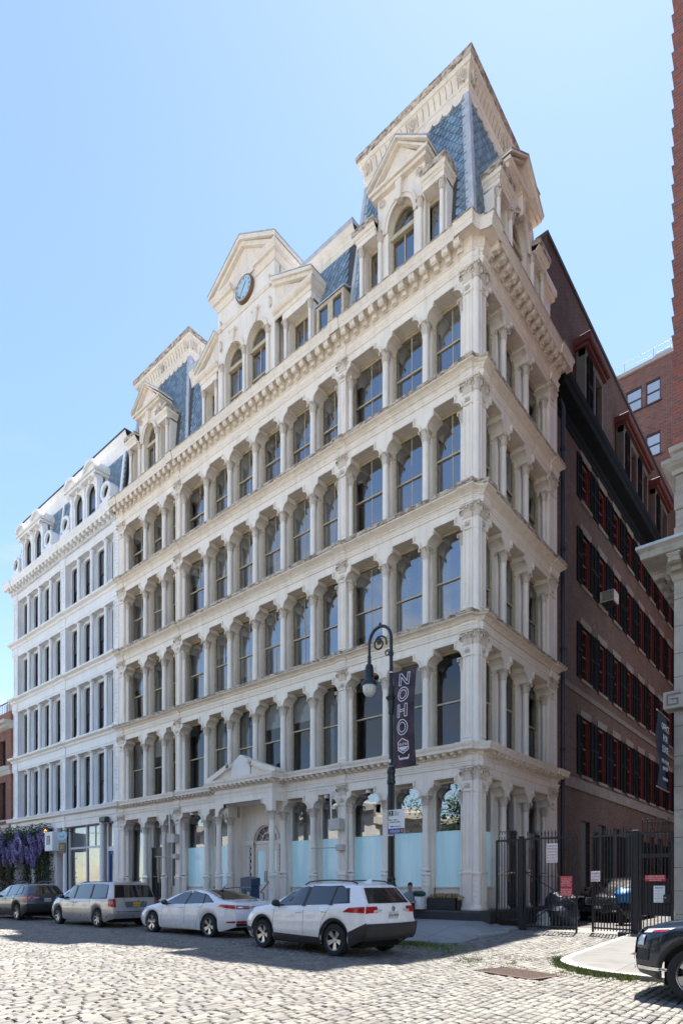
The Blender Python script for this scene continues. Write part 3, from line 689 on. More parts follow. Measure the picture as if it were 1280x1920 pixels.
def tower(XL, XR, YBk, sides, ind):
    """mansard pavilion: hipped slate walls, corner strips, scalloped and coved cornice"""
    zt = Zs(28.75)
    t = put('tower_roof', frustum('tower_roof', XL, XR, 0, YBk, ZB, zt+.3, ROOFM), BLD)
    i0, i1 = inset(ZB), inset(zt); sl = math.hypot(1, KS)
    # cornice
    def loop(d):
        i = -d; return [(XL+i, YBk-i), (XL+i, i), (XR-i, i), (XR-i, YBk-i), (XL+i, YBk-i)]
    Zc = lambda z: Zs(z)
    prof = [(-.92,28.64),(-.79,28.64),(-.755,28.68),(-.745,28.78),(-.77,28.81),(-.775,28.93),(-.735,28.95),(-.725,29.01),(-.755,29.03),(-.75,29.15),(-.71,29.32),(-.64,29.44),(-.61,29.46),(-.595,29.46),(-.595,29.56),(-.56,29.60)]
    put('tower_cornice', MB().sweep([(d, Zc(z)) for d, z in prof], loop, cap=False).mesh('tower_cornice', TRIM), t)
    put('tower_gutter', MB().sweep([(d, Zc(z)) for d, z in ((-.56,29.60),(-.535,29.63),(-.53,29.70),(-.50,29.80),(-.50,29.83),(-.55,29.845),(-1.6,29.9))], loop, cap=False).mesh('tower_gutter', LEDGE), t)
    mb = MB(); mb.hprism([(XL+1.5,1.5),(XR-1.5,1.5),(XR-1.5,YBk-1.5),(XL+1.5,YBk-1.5)], Zc(29.5), Zc(29.9)); put('tower_flat', mb.mesh('tower_flat', ROOFM), t)
    # hip strips
    def strip(x, y, sx, sy):
        mb = MB(); rows = []
        for z in (ZB, zt):
            i = inset(z)-.035; X = x-sx*i; Y = y-sy*i
            rows.append((X, Y, z))
        for wdt, pr in ((.26, 0.), (.17, .03)):
            vs = []
            for X, Y, z in rows:
                X += sx*pr; Y += sy*pr
                vs += [(X-sx*wdt, Y, z), (X, Y, z), (X, Y-sy*wdt, z), (X-sx*wdt, Y-sy*.1, z), (X-sx*.1, Y-sy*wdt, z)]
            mb.add(vs, [(0,1,6,5),(1,2,7,6),(3,0,5,8),(2,4,9,7)])
        put('hip_strip', mb.mesh('hip_strip', LEAD), t)
    strip(XR, 0, 1, -1); strip(XL, 0, -1, -1); strip(XR, YBk, 1, 1)
    W2 = (XR-XL)/2; xc = (XL+XR)/2; H = (zt-ZB)*sl
    nf = Vector((0, -1/sl, KS/sl)); vf = Vector((0, KS/sl, 1/sl))
    def ins(u, v):
        if abs(u) > W2-i0-KS*v-.1 or v > H-.1: return False
        zz = v
        if abs(u) < 1.55 and zz < 3.9: return abs(u) > 1.0 and zz > 2.9
        if abs(u) < 2.0 and zz < 2.9: return False
        return True
    if 'f' in sides: slates((xc, i0, ZB), (1,0,0), vf, nf, ins, t, ind)
    for x in run(XL+.95, XR-.95, .415): put('scallop', SCAL, t, (x, .80, Zc(28.70)))
    for x in run(XL+.8, XR-.8, .23): put('cove_rib', RIB, t, (x, .75, Zc(29.03)), sc=(1,.95,.66))
    for x in (XL+.95, xc, XR-.95): put('leaf_scroll', SCRL, t, (x, .735, Zc(29.02)), sc=(1,1,.7))
    if 'r' in sides:
        Wd = YBk/2; yc = YBk/2
        slates((XR-i0, yc, ZB), (0,1,0), Vector((-KS/sl,0,1/sl)), Vector((1/sl,0,KS/sl)), (lambda u, v: abs(u) < Wd-i0-KS*v-.1 and v < H-.1 and not (abs(u) < 2.0 and v < 2.9) and not (abs(u) < 1.1 and v < 3.8)) if 'd' in sides else (lambda u, v: abs(u) < Wd-i0-KS*v-.1 and v < H-.1), t)
        for y in run(.95, YBk-.95, .415): put('scallop', SCAL, t, (XR-.80, y, Zc(28.70)), PI/2)
        for y in run(.8, YBk-.8, .23): put('cove_rib', RIB, t, (XR-.75, y, Zc(29.03)), PI/2, sc=(1,.95,.66))
        for y in (.95, yc, YBk-.95): put('leaf_scroll', SCRL, t, (XR-.735, y, Zc(29.02)), PI/2, sc=(1,1,.7))
    return t
tower(-6.05, 0., 6.85, 'frd', 300)
tower(-22.2, -15.9, 6.85, 'fr', 0)
# central mansard
zc1 = Zs(26.72); sl = math.hypot(1, KS); i0, i1 = inset(ZB), inset(zc1)
mb = MB(); mb.add([(-16.4,i0,ZB),(-5.5,i0,ZB),(-5.5,i1,zc1),(-16.4,i1,zc1),(-16.4,6.5,zc1),(-5.5,6.5,zc1)], [(0,1,2,3),(3,2,5,4)])
mm = put('mansard_roof', mb.mesh('mansard_roof', ROOFM), BLD)
slates((-11., i0, ZB), (1,0,0), (0,KS/sl,1/sl), (0,-1/sl,KS/sl), lambda u, v: -5.1 < u < 5.1 and v < zc1-ZB-.05 and not (-3.2 < u < 3.4 and v < 3.0) and not (-2.3 < u < 2.0) and not (u > 3.7 and u < 5.4 and v < 1.75), mm)
cpath = lambda d: [(-16.3, inset(26.8)-d), (-5.6, inset(26.8)-d)]
put('mansard_cornice', MB().sweep([(d, Zs(z)) for d, z in ((-.1,26.70),(.03,26.70),(.04,26.86),(.07,26.90),(.08,27.05),(.14,27.12),(.20,27.28),(.21,27.34))], cpath).mesh('mansard_cornice', TRIM), mm)
put('mansard_gutter', MB().sweep([(d, Zs(z)) for d, z in ((.21,27.34),(.24,27.38),(.26,27.50),(.22,27.54),(-3.,27.6))], cpath).mesh('mansard_gutter', LEAD), mm)
# ---------------------------------------------------------------- dormers
def d_col(mesh_h, r=.085):
    mb = MB(); mb.cbox(-r*1.4, r*1.4, -r*1.4, r*1.4, 0, .1, .01)
    mb.lathe([(r*1.3,.1),(r*1.2,.15),(r,.18),(r*.92,mesh_h-.04),(r*1.1,mesh_h-.03),(r*.95,mesh_h)], 12); return mb.mesh('dormer_column', CREAM, smooth=.6)
DCH = 25.52-.33-ZB; DCOL = d_col(DCH); DCAP = capital_mesh('dormer_capital', .085, .33, 6)
MED = MB(); MED.lathe([(0,-.05),(.1,-.05),(.13,-.03),(.15,0)], 12, Matrix.Rotation(PI/2, 4, 'X'))
for k in range(8): MED.ball((.10*math.cos(k*PI/4), -.05, .10*math.sin(k*PI/4)), .032, 6, 4)
MED = MED.mesh('medallion', CAPM, smooth=1.)
def pediment(mb, xc, hw, z0, za, y0, y1, th=.16, out=.12):
    """gable: sloping cornices (two steps), tympanum, roof back to y1"""
    for k, (w, t0, t1, yy) in enumerate(((hw, .0, th*.55, y0), (hw-.1, -th*.6, .0, y0+out))):
        zb = z0
        P = [(xc-w, zb+t0+.0), (xc-w, zb+t1), (xc, za+t1), (xc+w, zb+t1), (xc+w, zb+t0), (xc, za+t0)]
        mb.prism(P[::-1], yy, y1)
    mb.prism([(xc-hw+.25, z0-th*.55), (xc+hw-.25, z0-th*.55), (xc, za-th*.4)], y0+out+.16, y1-.1)
def palladian(rz, xc, wsc=1., left_wing=True):
    zc = Zs(25.38); b0 = ZB
    c1, c2 = .87*wsc, 1.735*wsc
    mb = MB(); aw = .56*wsc; spr = Zs(25.25)
    ain = [(xc-aw, b0)]+arc(xc, spr, aw, .80, 180, 0, 12)+[(xc+aw, b0)]
    mb.prism([(xc-1.02*wsc,b0)]+ain+[(xc+1.02*wsc,b0),(xc+1.02*wsc,Zs(26.85)),(xc-1.02*wsc,Zs(26.85))], .08, .40)
    for sx in (-1, 1):
        mb.box(xc+sx*1.0*wsc-.06, xc+sx*1.0*wsc+.06, .3, 1.3, b0, Zs(26.9))
        xo = xc+sx*(c2+.14); xi = xc+sx*1.03*wsc
        mb.box(min(xi,xo), max(xi,xo), -.10, 1.1, zc+.02, zc+.20)          # wing entablature
        # outer cheek, widening upward with the slope of the roof
        X0, X1 = sorted((xo-sx*.10, xo)); yb = .62
        mb.add([(X0,.10,b0),(X1,.10,b0),(X1,.34,b0),(X0,.34,b0),(X0,.10,zc+.1),(X1,.10,zc+.1),(X1,.95,zc+.1),(X0,.95,zc+.1)], [(0,3,2,1),(4,5,6,7),(0,1,5,4),(1,2,6,5),(2,3,7,6),(3,0,4,7)])
        mb.box(xc+sx*c1-.11, xc+sx*c1+.11, .12, .42, b0, zc+.02); mb.box(min(xo-sx*.24,xo-sx*.11), max(xo-sx*.24,xo-sx*.11), .12, .36, b0, zc+.02)
    dm = bp('dormer', mb.mesh('dormer', CREAM), 0, 0, 0, rz)
    for sx in (-1, 1):
        xo = xc+sx*(c2+.14); xi = xc+sx*1.0*wsc
        def wp(d, xo=xo, xi=xi, sx=sx): return [(xi, -.10-d), (xo+sx*d, -.10-d), (xo+sx*d, 1.15)] if sx > 0 else [(xo+sx*d, 1.15), (xo+sx*d, -.10-d), (xi, -.10-d)]
        bp('wing_cornice', MB().sweep([(-.1,zc+.20),(.02,zc+.20),(.05,zc+.27),(.10,zc+.30),(.12,zc+.42)], wp).mesh('wing_cornice', TRIM), 0,0,0, rz, parent=dm)
        bp('wing_ledge', MB().sweep([(.12,zc+.42),(.15,zc+.45),(.16,zc+.62),(.12,zc+.64),(-.9,zc+.66)], wp).mesh('wing_ledge', LEDGE), 0,0,0, rz, parent=dm)
        for c in (c1, c2):
            bp('dormer_column', DCOL, xc+sx*c, -.0, b0, rz, parent=dm); bp('dormer_capital', DCAP, xc+sx*c, 0., b0+DCH, rz, parent=dm)
        bp('medallion', MED, xc+sx*.80*wsc, .07, Zs(26.45), rz, parent=dm)
        # narrow side light
        xa, xb = sorted((xc+sx*(c1+.12), xc+sx*(c2-.12))); z0 = b0+.3
        mb = MB(); mb.ring([(xa,b0),(xa,zc),(xb,zc),(xb,b0)], [(xa+.07,b0),(xa+.07,zc-.12),(xb-.07,zc-.12),(xb-.07,b0)], .34, .46); mb.box(xa,xb,.33,.46,b0,b0+.72); mb.box(xa+.05,xb-.05,.36,.44,b0+1.02,b0+1.08)
        sw = bp('side_light', mb.mesh('side_light', SASH), 0,0,0, rz, parent=dm)
        bp('side_pane', pane_mesh([(xa+.07,b0+.7),(xb-.07,b0+.7),(xb-.07,zc-.12),(xa+.07,zc-.12)], .40, GLASS, 'side_pane'), 0,0,0, rz, parent=dm)
        bp('side_light_room', MB().box(xa,xb,.8,.82,b0,zc+.1).mesh('side_light_room', ROOM), 0,0,0, rz, parent=dm).name = 'room_back'
    oo = [(xc-aw-.15, b0)]+arc(xc, spr, aw+.15, .95, 180, 0, 12)+[(xc+aw+.15, b0)]
    mb = MB(); mb.ring(oo[1:-1], ain[1:-1], .02, .12); mb.ring(arc(xc, spr, aw+.19, .99, 180, 0, 12), arc(xc, spr, aw+.12, .92, 180, 0, 12), -.02, .1)
    bp('archivolt', mb.mesh('archivolt', TRIM), 0,0,0, rz, parent=dm)
    mb = MB(); mb.prism([(xc-.09,spr+.72),(xc+.09,spr+.72),(xc+.14,Zs(26.72)),(xc-.14,Zs(26.72))], -.10, .1); mb.cbox(xc-.2, xc+.2, -.13, .1, Zs(26.66), Zs(26.76), .01)
    bp('keystone', mb.mesh('keystone', TRIM), 0,0,0, rz, parent=dm)
    # window
    mb = MB(); inn = [(xc-aw+.07, b0)]+arc(xc, spr, aw-.07, .72, 180, 0, 12)+[(xc+aw-.07, b0)]
    mb.ring(ain, inn, .30, .42); mb.cbox(xc-aw, xc+aw, .22, .42, spr-.20, spr-.04, .015); mb.box(xc-aw, xc+aw, .3, .44, b0, b0+.68); mb.box(xc-.02,xc+.02,.34,.40,b0+.6,spr-.1); mb.box(xc-aw,xc+aw,.33,.42,b0+.82,b0+.90)
    bp('window_frame', mb.mesh('window_frame', SASH), 0,0,0, rz, parent=dm)
    bp('arched_pane', pane_mesh(arc(xc, spr-.04, aw-.07, .76, 180, 0, 12), .37, GLASS, 'arched_pane'), 0,0,0, rz, parent=dm)
    bp('lower_pane', pane_mesh([(xc-aw+.07,b0+.66),(xc+aw-.07,b0+.66),(xc+aw-.07,spr-.18),(xc-aw+.07,spr-.18)], .38, GLASS, 'lower_pane'), 0,0,0, rz, parent=dm)
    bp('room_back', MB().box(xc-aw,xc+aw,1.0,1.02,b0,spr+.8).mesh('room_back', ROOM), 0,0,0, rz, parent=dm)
    mb = MB(); zp = Zs(26.92); hwp = 1.30*wsc
    mb.cbox(xc-hwp+.14, xc+hwp-.14, -.10, 1.5, Zs(26.68), Zs(26.82), .015); mb.cbox(xc-hwp+.04, xc+hwp-.04, -.20, 1.5, Zs(26.80), zp, .015)
    pediment(mb, xc, hwp, zp+.02, Zs(27.98), -.26, 1.7)
    bp('pediment', mb.mesh('pediment', TRIM), 0,0,0, rz, parent=dm)
    mb = MB(); P = [(xc-hwp-.02, zp+.10), (xc, Zs(27.98)+.10), (xc+hwp+.02, zp+.10), (xc+hwp+.02, zp+.135), (xc, Zs(27.98)+.135), (xc-hwp-.02, zp+.135)]
    mb.prism(P, -.28, 1.75); bp('pediment_roof', mb.mesh('pediment_roof', LEAD), 0,0,0, rz, parent=dm)
palladian(FRONT, -3.09); palladian(FRONT, -19.28); palladian(ALLEY, 3.37, 1.09)
# wing attic block beside the alley dormer
mb = MB(); mb.box(-1.2,-.25,5.5,6.75,ZB,Zs(25.55)); mb.cbox(-1.2,-.12,5.42,6.9,Zs(25.55),Zs(25.75),.02); mb.cbox(-1.2,-.05,5.4,6.98,Zs(25.75),Zs(26.05),.03)
put('attic_block', mb.mesh('attic_block', CREAM), BLD)
# clock dormer
cx0 = -11.33; hwc = 1.90; zc = Zs(25.36); zw = Zs(28.30); spr = Zs(25.30); y0c = -.12
mb = MB(); aw = .60; xs = (cx0-.76, cx0+.76); poly = [(cx0-hwc, ZB)]
for x in xs: poly += [(x-aw, ZB)]+arc(x, spr, aw, .72, 180, 0, 12)+[(x+aw, ZB)]
poly += [(cx0+hwc, ZB), (cx0+hwc, zw), (cx0-hwc, zw)]
mb.prism(poly, y0c, y0c+.35)
for sx in (-1, 1): mb.box(cx0+sx*hwc-(.12 if sx > 0 else 0), cx0+sx*hwc+(.12 if sx < 0 else 0), y0c+.3, 1.9, ZB, zw+.25)
mb.box(cx0-hwc+.1, cx0+hwc-.1, 1.0, 1.3, ZB, zw)
cdm = put('clock_dormer', mb.mesh('clock_dormer', CREAM), BLD)
for x in xs:
    ain = [(x-aw, ZB)]+arc(x, spr, aw, .72, 180, 0, 12)+[(x+aw, ZB)]
    put('archivolt', MB().ring(arc(x, spr, aw+.17, .90, 180, 0, 14), arc(x, spr, aw, .72, 180, 0, 14), y0c-.06, y0c+.1).mesh('archivolt', TRIM), cdm)
    mb = MB(); mb.prism([(x-.08,spr+.64),(x+.08,spr+.64),(x+.13,Zs(26.55)),(x-.13,Zs(26.55))], y0c-.14, y0c+.1); mb.cbox(x-.22, x+.22, y0c-.16, y0c+.05, Zs(26.50), Zs(26.62), .015)
    put('keystone', mb.mesh('keystone', TRIM), cdm)
    inn = [(x-aw+.07, ZB)]+arc(x, spr, aw-.07, .64, 180, 0, 12)+[(x+aw-.07, ZB)]
    mb = MB(); mb.ring(ain, inn, y0c+.22, y0c+.34); mb.cbox(x-aw, x+aw, y0c+.14, y0c+.34, spr-.22, spr-.06, .015); mb.box(x-aw,x+aw,y0c+.22,y0c+.36,ZB,ZB+.45); mb.box(x-.018,x+.018,y0c+.26,y0c+.32,ZB+.4,spr-.1); mb.box(x-aw,x+aw,y0c+.24,y0c+.34,ZB+.95,ZB+1.03)
    put('window_frame', mb.mesh('window_frame', SASH), cdm)
    put('arched_pane', pane_mesh(arc(x, spr-.06, aw-.07, .7, 180, 0, 12), y0c+.29, GLASS, 'arched_pane'), cdm)
    put('lower_pane', pane_mesh([(x-aw+.07,ZB+.4),(x+aw-.07,ZB+.4),(x+aw-.07,spr-.2),(x-aw+.07,spr-.2)], y0c+.30, GLASS, 'lower_pane'), cdm)
    put('room_back', MB().box(x-aw,x+aw,.6,.62,ZB,spr+.75).mesh('room_back', ROOM), cdm)
for x in (cx0-1.53, cx0, cx0+1.53):
    put('dormer_column', DCOL, cdm, (x, y0c-.06, ZB)); put('dormer_capital', DCAP, cdm, (x, y0c-.06, ZB+DCH))
for sx in (-1, 1):
    xb = cx0+sx*1.66
    for zq in (26.35, 27.25):
        mb = MB(); mb.box(xb-.07,xb+.07,y0c-.05,y0c,Zs(zq)-.16,Zs(zq)+.16); mb.ball((xb,y0c-.07,Zs(zq)-.2),(.05,.05,.08),6,4); mb.ball((xb,y0c-.07,Zs(zq)+.2),(.05,.05,.06),6,4); put('pendant', mb.mesh('pendant', CAPM), cdm)
    mb = MB(); xa, xb2 = sorted((cx0+sx*.30, cx0+sx*hwc))
pth = lambda d: [(cx0-hwc-d, 1.9), (cx0-hwc-d, y0c-d), (cx0+hwc+d, y0c-d), (cx0+hwc+d, 1.9)]
put('string_course', MB().sweep([(0,Zs(27.05)),(.04,Zs(27.05)),(.05,Zs(27.12)),(.08,Zs(27.2)),(.0,Zs(27.22))], pth).mesh('string_course', TRIM), cdm)
put('dormer_cornice', MB().sweep([(0,zw-.28),(.05,zw-.28),(.06,zw-.1),(.12,zw),(.22,zw+.02),(.24,zw+.12),(.30,zw+.2),(.31,zw+.27),(-.1,zw+.28)], lambda d: [(cx0-hwc-d, 1.9), (cx0-hwc-d, y0c-d), (cx0-.74, y0c-d)]).mesh('dormer_cornice', TRIM), cdm)
put('dormer_cornice', MB().sweep([(0,zw-.28),(.05,zw-.28),(.06,zw-.1),(.12,zw),(.22,zw+.02),(.24,zw+.12),(.30,zw+.2),(.31,zw+.27),(-.1,zw+.28)], lambda d: [(cx0+.74, y0c-d), (cx0+hwc+d, y0c-d), (cx0+hwc+d, 1.9)]).mesh('dormer_cornice', TRIM), cdm)
put('tympanum_base', MB().box(cx0-hwc+.02,cx0+hwc-.02,y0c+.012,y0c+.33,zw-.02,zw+.3).mesh('tympanum_base', CREAM), cdm)
mb = MB(); pediment(mb, cx0, hwc+.34, zw+.28, Zs(29.92), y0c-.34, 2.2, th=.34, out=.12); put('pediment', mb.mesh('pediment', TRIM), cdm)
mb = MB(); P = [(cx0-hwc-.36, zw+.46), (cx0, Zs(29.92)+.20), (cx0+hwc+.36, zw+.46), (cx0+hwc+.36, zw+.50), (cx0, Zs(29.92)+.24), (cx0-hwc-.36, zw+.50)]
mb.prism(P, y0c-.36, 2.3); put('pediment_roof', mb.mesh('pediment_roof', LEAD), cdm)
ck = put('clock', MB().lathe([(0,-.10),(.48,-.10),(.48,-.13),(.51,-.155),(.545,-.13),(.56,-.06),(.56,.02)], 40, Matrix.Translation((cx0+.06, y0c-.02, Zs(27.88))) @ Matrix.Rotation(PI/2, 4, 'X') @ Matrix.Scale(-1, 4, (0,0,1))).mesh('clock', pm('copper_clock_rim', (.20,.10,.055), .45, metal=.3), smooth=.5), cdm)
CK = Vector((cx0+.06, y0c-.02, Zs(27.88)))
put('clock_face', MB().lathe([(0,0),(.485,0)], 40, Matrix.Translation(CK+Vector((0,-.135,0))) @ Matrix.Rotation(PI/2, 4, 'X')).mesh('clock_face', pm('pale_blue_clock_face', (.40,.55,.66), .35, var=.04)), cdm)
rn = ['XII','I','II','III','IIII','V','VI','VII','VIII','IX','X','XI']
for k in range(12):
    a = PI/2-k*PI/6; me = tmesh(rn[k], .13, INK, 'numeral')
    R = Matrix.Rotation(PI/2, 4, 'X') @ Matrix.Rotation(a-PI/2, 4, 'Z')
    put('numeral', me, cdm, M=Matrix.Translation(CK+Vector((.40*math.cos(a), -.140, .40*math.sin(a)))) @ R @ Matrix.Translation((0,-.045,0)))
for a, l, wd in ((PI/2-math.radians(38), .27, .03), (PI/2-math.radians(222), .40, .02)):
    mb = MB(); mb.box(-.06, l, -.148, -.143, -wd/2, wd/2, Matrix.Translation(CK) @ Matrix.Rotation(-a, 4, 'Y')); put('clock_hand', mb.mesh('clock_hand', INK), cdm)
# flanking half-gabled dormers
def flank(xi, xo, sx):
    """window between inner (xi) and outer (xo) columns; roof rises towards the clock dormer"""
    zc = Zs(25.12); y = -.02; mb = MB(); a, b = sorted((xi, xo))
    mb.box(a-.12, b+.12, -.10, .9, zc, zc+.30); mb.box(xo-.11, xo+.11, .1, .9, ZB, zc); mb.box(xi-.11, xi+.11, .1, .6, ZB, zc)
    mb.box(min(xo,xo+sx*.12), max(xo,xo+sx*.12), .05, .95, ZB, zc+.1)
    f = put('flanking_dormer', mb.mesh('flanking_dormer', CREAM), BLD)
    for x in (xi, xo):
        put('dormer_column', DCOL, f, (x, -.02, ZB), sc=(1,1,(zc-.33-ZB)/DCH)); put('dormer_capital', DCAP, f, (x, -.02, zc-.335))
    mb = MB(); mb.ring([(a+.12,ZB),(a+.12,zc),(b-.12,zc),(b-.12,ZB)], [(a+.2,ZB),(a+.2,zc-.1),(b-.2,zc-.1),(b-.2,ZB)], .34, .46); mb.box(a+.12,b-.12,.34,.46,ZB,ZB+.35); mb.box((a+b)/2-.02,(a+b)/2+.02,.37,.43,ZB+.3,zc-.1)
    put('window_frame', mb.mesh('window_frame', SASH), f); put('pane', pane_mesh([(a+.2,ZB+.3),(b-.2,ZB+.3),(b-.2,zc-.1),(a+.2,zc-.1)], .40, GLASS, 'pane'), f)
    put('room_back', MB().box(a,b,.9,.92,ZB,zc).mesh('room_back', ROOM), f)
    xe = xo+sx*.30; xa = cx0+sx*hwc; z1, z2 = Zs(25.95), Zs(26.98)
    def cp(d): 
        p = [(xa, -.10-d), (xo+sx*(.12+d), -.10-d), (xo+sx*(.12+d), 1.2)]; return p if sx > 0 else p[::-1]
    put('dormer_cornice', MB().sweep([(0,zc+.30),(.04,zc+.32),(.06,zc+.46),(.14,zc+.50),(.20,zc+.56),(.22,zc+.68),(-.1,zc+.69)], cp).mesh('dormer_cornice', TRIM), f)
    mb = MB()
    for (t0, t1, yy) in ((-.02, .12, -.36), (-.16, -.02, -.26)):
        P = [(xe+sx*.06, z1+t0), (xe+sx*.06, z1+t1), (xa, z2+t1), (xa, z2+t0)]; mb.prism(P if sx < 0 else P, yy, 1.3)
    mb.prism([(xe-sx*.2, z1-.14), (xa, z1-.14), (xa, z2-.12)], -.12, 1.2)
    put('raking_cornice', mb.mesh('raking_cornice', TRIM), f)
    mb = MB(); mb.prism([(xe+sx*.08, z1+.122), (xe+sx*.08, z1+.15), (xa, z2+.15), (xa, z2+.122)], -.38, 1.35); put('dormer_roof', mb.mesh('dormer_roof', LEAD), f)
flank(-8.86, -7.46, 1); flank(-13.5, -14.45, -1)
# low two-light dormer next to the corner tower
mb = MB(); za = Zs(24.62)
mb.ring([(-7.14,ZB),(-7.14,za),(-5.72,za),(-5.72,ZB)], [(-7.02,ZB),(-7.02,za-.14),(-5.84,za-.14),(-5.84,ZB)], .02, .5); mb.box(-6.56,-6.30,.03,.5,ZB,za); mb.box(-7.02,-5.84,.04,.5,ZB,ZB+.3)
tl = put('two_light_dormer', mb.mesh('two_light_dormer', SASH), BLD)
for a, b in ((-7.02,-6.56),(-6.30,-5.84)): put('pane', pane_mesh([(a,ZB+.2),(b,ZB+.2),(b,za-.14),(a,za-.14)], .10, GLASS, 'pane'), tl); put('room_back', MB().box(a,b,.46,.48,ZB,za).mesh('room_back', ROOM), tl)
mb = MB(); mb.add([(-7.2,-.03,za),(-5.66,-.03,za),(-5.66,.75,za+.32),(-7.2,.75,za+.32),(-7.2,-.03,za+.05),(-5.66,-.03,za+.05),(-5.66,.75,za+.37),(-7.2,.75,za+.37)], [(0,3,2,1),(4,5,6,7),(0,1,5,4),(1,2,6,5),(2,3,7,6),(3,0,4,7)]); put('dormer_roof', mb.mesh('dormer_roof', LEAD), tl)
# ================================================================ ground
def gz(x, y): return 0. if y < -4. else .042*(min(y, .4)+4.)
def proj(x, y, z):
    a, b = x-9.27, y+17.77; c = a*.7624+b*.6471; d = -a*.6471+b*.7624
    return (640+1129*c/d, 1660-1129*(z-EYE)/d, d) if d > .3 else (9e9, 9e9, d)
put('ground', MB().add([(-600,-400,-.12),(400,-400,-.12),(400,700,-.12),(-600,700,-.12)], [(0,1,2,3)]).mesh('ground', pm('far_ground', (.26,.25,.235), .9)), kind='structure')
MORTAR = pm('sand_joint', (.045,.040,.035), .95, var=.35, scale=14, bmp=.4, bscale=90)
m_sett, t, b = nodes('granite_sett'); p = pos(t)
r = rnd(t); base = ramp(t, r, [(0,(.14,.13,.12)),(.3,(.20,.19,.172)),(.65,(.242,.228,.20)),(.85,(.185,.18,.175)),(1,(.30,.265,.22))])
base = mixc(t, ramp(t, noise(t, p, 22, 4, .7), [(.45,0),(.75,.45)]), base, (.12,.11,.10))
base = mixc(t, ramp(t, noise(t, pos(t, (.35,1.1,1)), .9, 5, .65), [(.52,0),(.66,.5)]), base, (.14,.13,.12))
L(t, base, b.inputs['Base Color']); L(t, ramp(t, noise(t, p, 4, 3), [(.3,.42),(.7,.7)]), b.inputs['Roughness']); bump(t, b, noise(t, p, 45, 4, .7), .3, .006)
SETT = m_sett
STREET = put('street', MB().add([(-120,-23.5,-.045),(60,-23.5,-.045),(60,-3.9,-.045),(-120,-3.9,-.045)], [(0,1,2,3)]).add([(1.0,-3.9,gz(0,-3.9)-.044),(4.7,-3.9,gz(0,-3.9)-.044),(4.7,.45,gz(0,.45)-.05),(1.0,.45,gz(0,.45)-.05)], [(0,1,2,3)]).mesh('street', MORTAR), kind='structure')
def right_kerb(n=14):
    return [(4.55,.1),(4.55,-4.7)]+[(6.6-2.03*math.cos(a), -4.75-2.05*math.sin(a)) for a in np.linspace(.08, PI/2, n)]+[(30,-6.85)]
RK = right_kerb()
def in_right(x, y):
    if x < 4.55 or y < -6.85: return False
    if x < 6.6 and y < -4.75: return ((x-6.6)/2.05)**2+((y+4.75)/2.1)**2 < 1
    return True
def xlim(y):     # sidewalk edge towards the alley mouth
    return 1.1 if y > -3.05 else math.sqrt(max(0, 1.1**2-(min(y, -3.05)+3.05)**2))
S = []
px, py = .128, .245
X0 = -58.
for i in range(int((17-X0)/px)):
    x = X0+i*px; off = random.random()*py; y = -21.5+off
    while y < .40:
        ln = py*random.uniform(.65, 1.38); yc = y+ln/2; y += ln
        if yc > -4.22 and (x < xlim(yc)+.16 or x > 4.42): continue
        if in_right(x+.09, yc+.04) or in_right(x, yc): continue
        q = proj(x, yc, 0)
        if not (-60 < q[0] < 1345 and q[1] < 1990 and 4 < q[2] < 46): continue
        if 3.9 < x < 5.33 and -7.9 < yc < -6.9 and abs((yc+7.2)+(x-4)*.30) < .43: continue
        S.append((x, yc, px*.5*random.uniform(.80,.95), ln*.5-random.uniform(.012,.024), q[2]))
S.sort(key=lambda s: s[4])
def sett_verts(hx, hy):
    j = lambda k: random.uniform(-k, k)
    c = .013; out = []
    for zz, i in ((-.07, -.002), (-.016, 0.), (0., c)):
        for sx, sy in ((-1,-1),(1,-1),(1,1),(-1,1)):
            out.append((sx*(hx-i)+j(.004), sy*(hy-i)+j(.005), zz+(j(.003) if zz == 0 else 0)))
    return out
SF = [(8,9,10,11)]+[(k*4+i, k*4+(i+1) % 4, k*4+4+(i+1) % 4, k*4+4+i) for k in (0, 1) for i in range(4)]
SVAR = []
for k in range(12):
    SVAR.append((MB().add(sett_verts(.058, .112), SF)).mesh('sett', SETT))
for k, (x, y, hx, hy, d) in enumerate(S[:300]):
    me = SVAR[k % 12]; put('sett', me, STREET, M=Matrix.Translation((x, y, gz(x, y)+random.uniform(-.005,.004))) @ Matrix.Rotation(random.uniform(-.03,.03), 4, 'Z') @ Matrix.Rotation(random.uniform(-.02,.02), 4, 'X') @ Matrix.Diagonal((hx/.058, hy/.112, 1, 1)))
vs, fs = [], []
for (x, y, hx, hy, d) in S[300:]:
    b0 = len(vs); z = gz(x, y)+random.uniform(-.005,.004); a, tx, ty = random.uniform(-.03,.03), random.uniform(-.02,.02), random.uniform(-.035,.035)
    for (u, v, ww) in sett_verts(hx, hy): vs.append((x+u-a*v, y+v+a*u, z+ww+tx*v+ty*u+(.042*v if y > -4 else 0)))
    fs.extend([tuple(i+b0 for i in f) for f in SF])
me = bpy.data.meshes.new('setts'); me.from_pydata(vs, [], fs); me.materials.append(SETT); put('setts', me, STREET, kind='stuff')
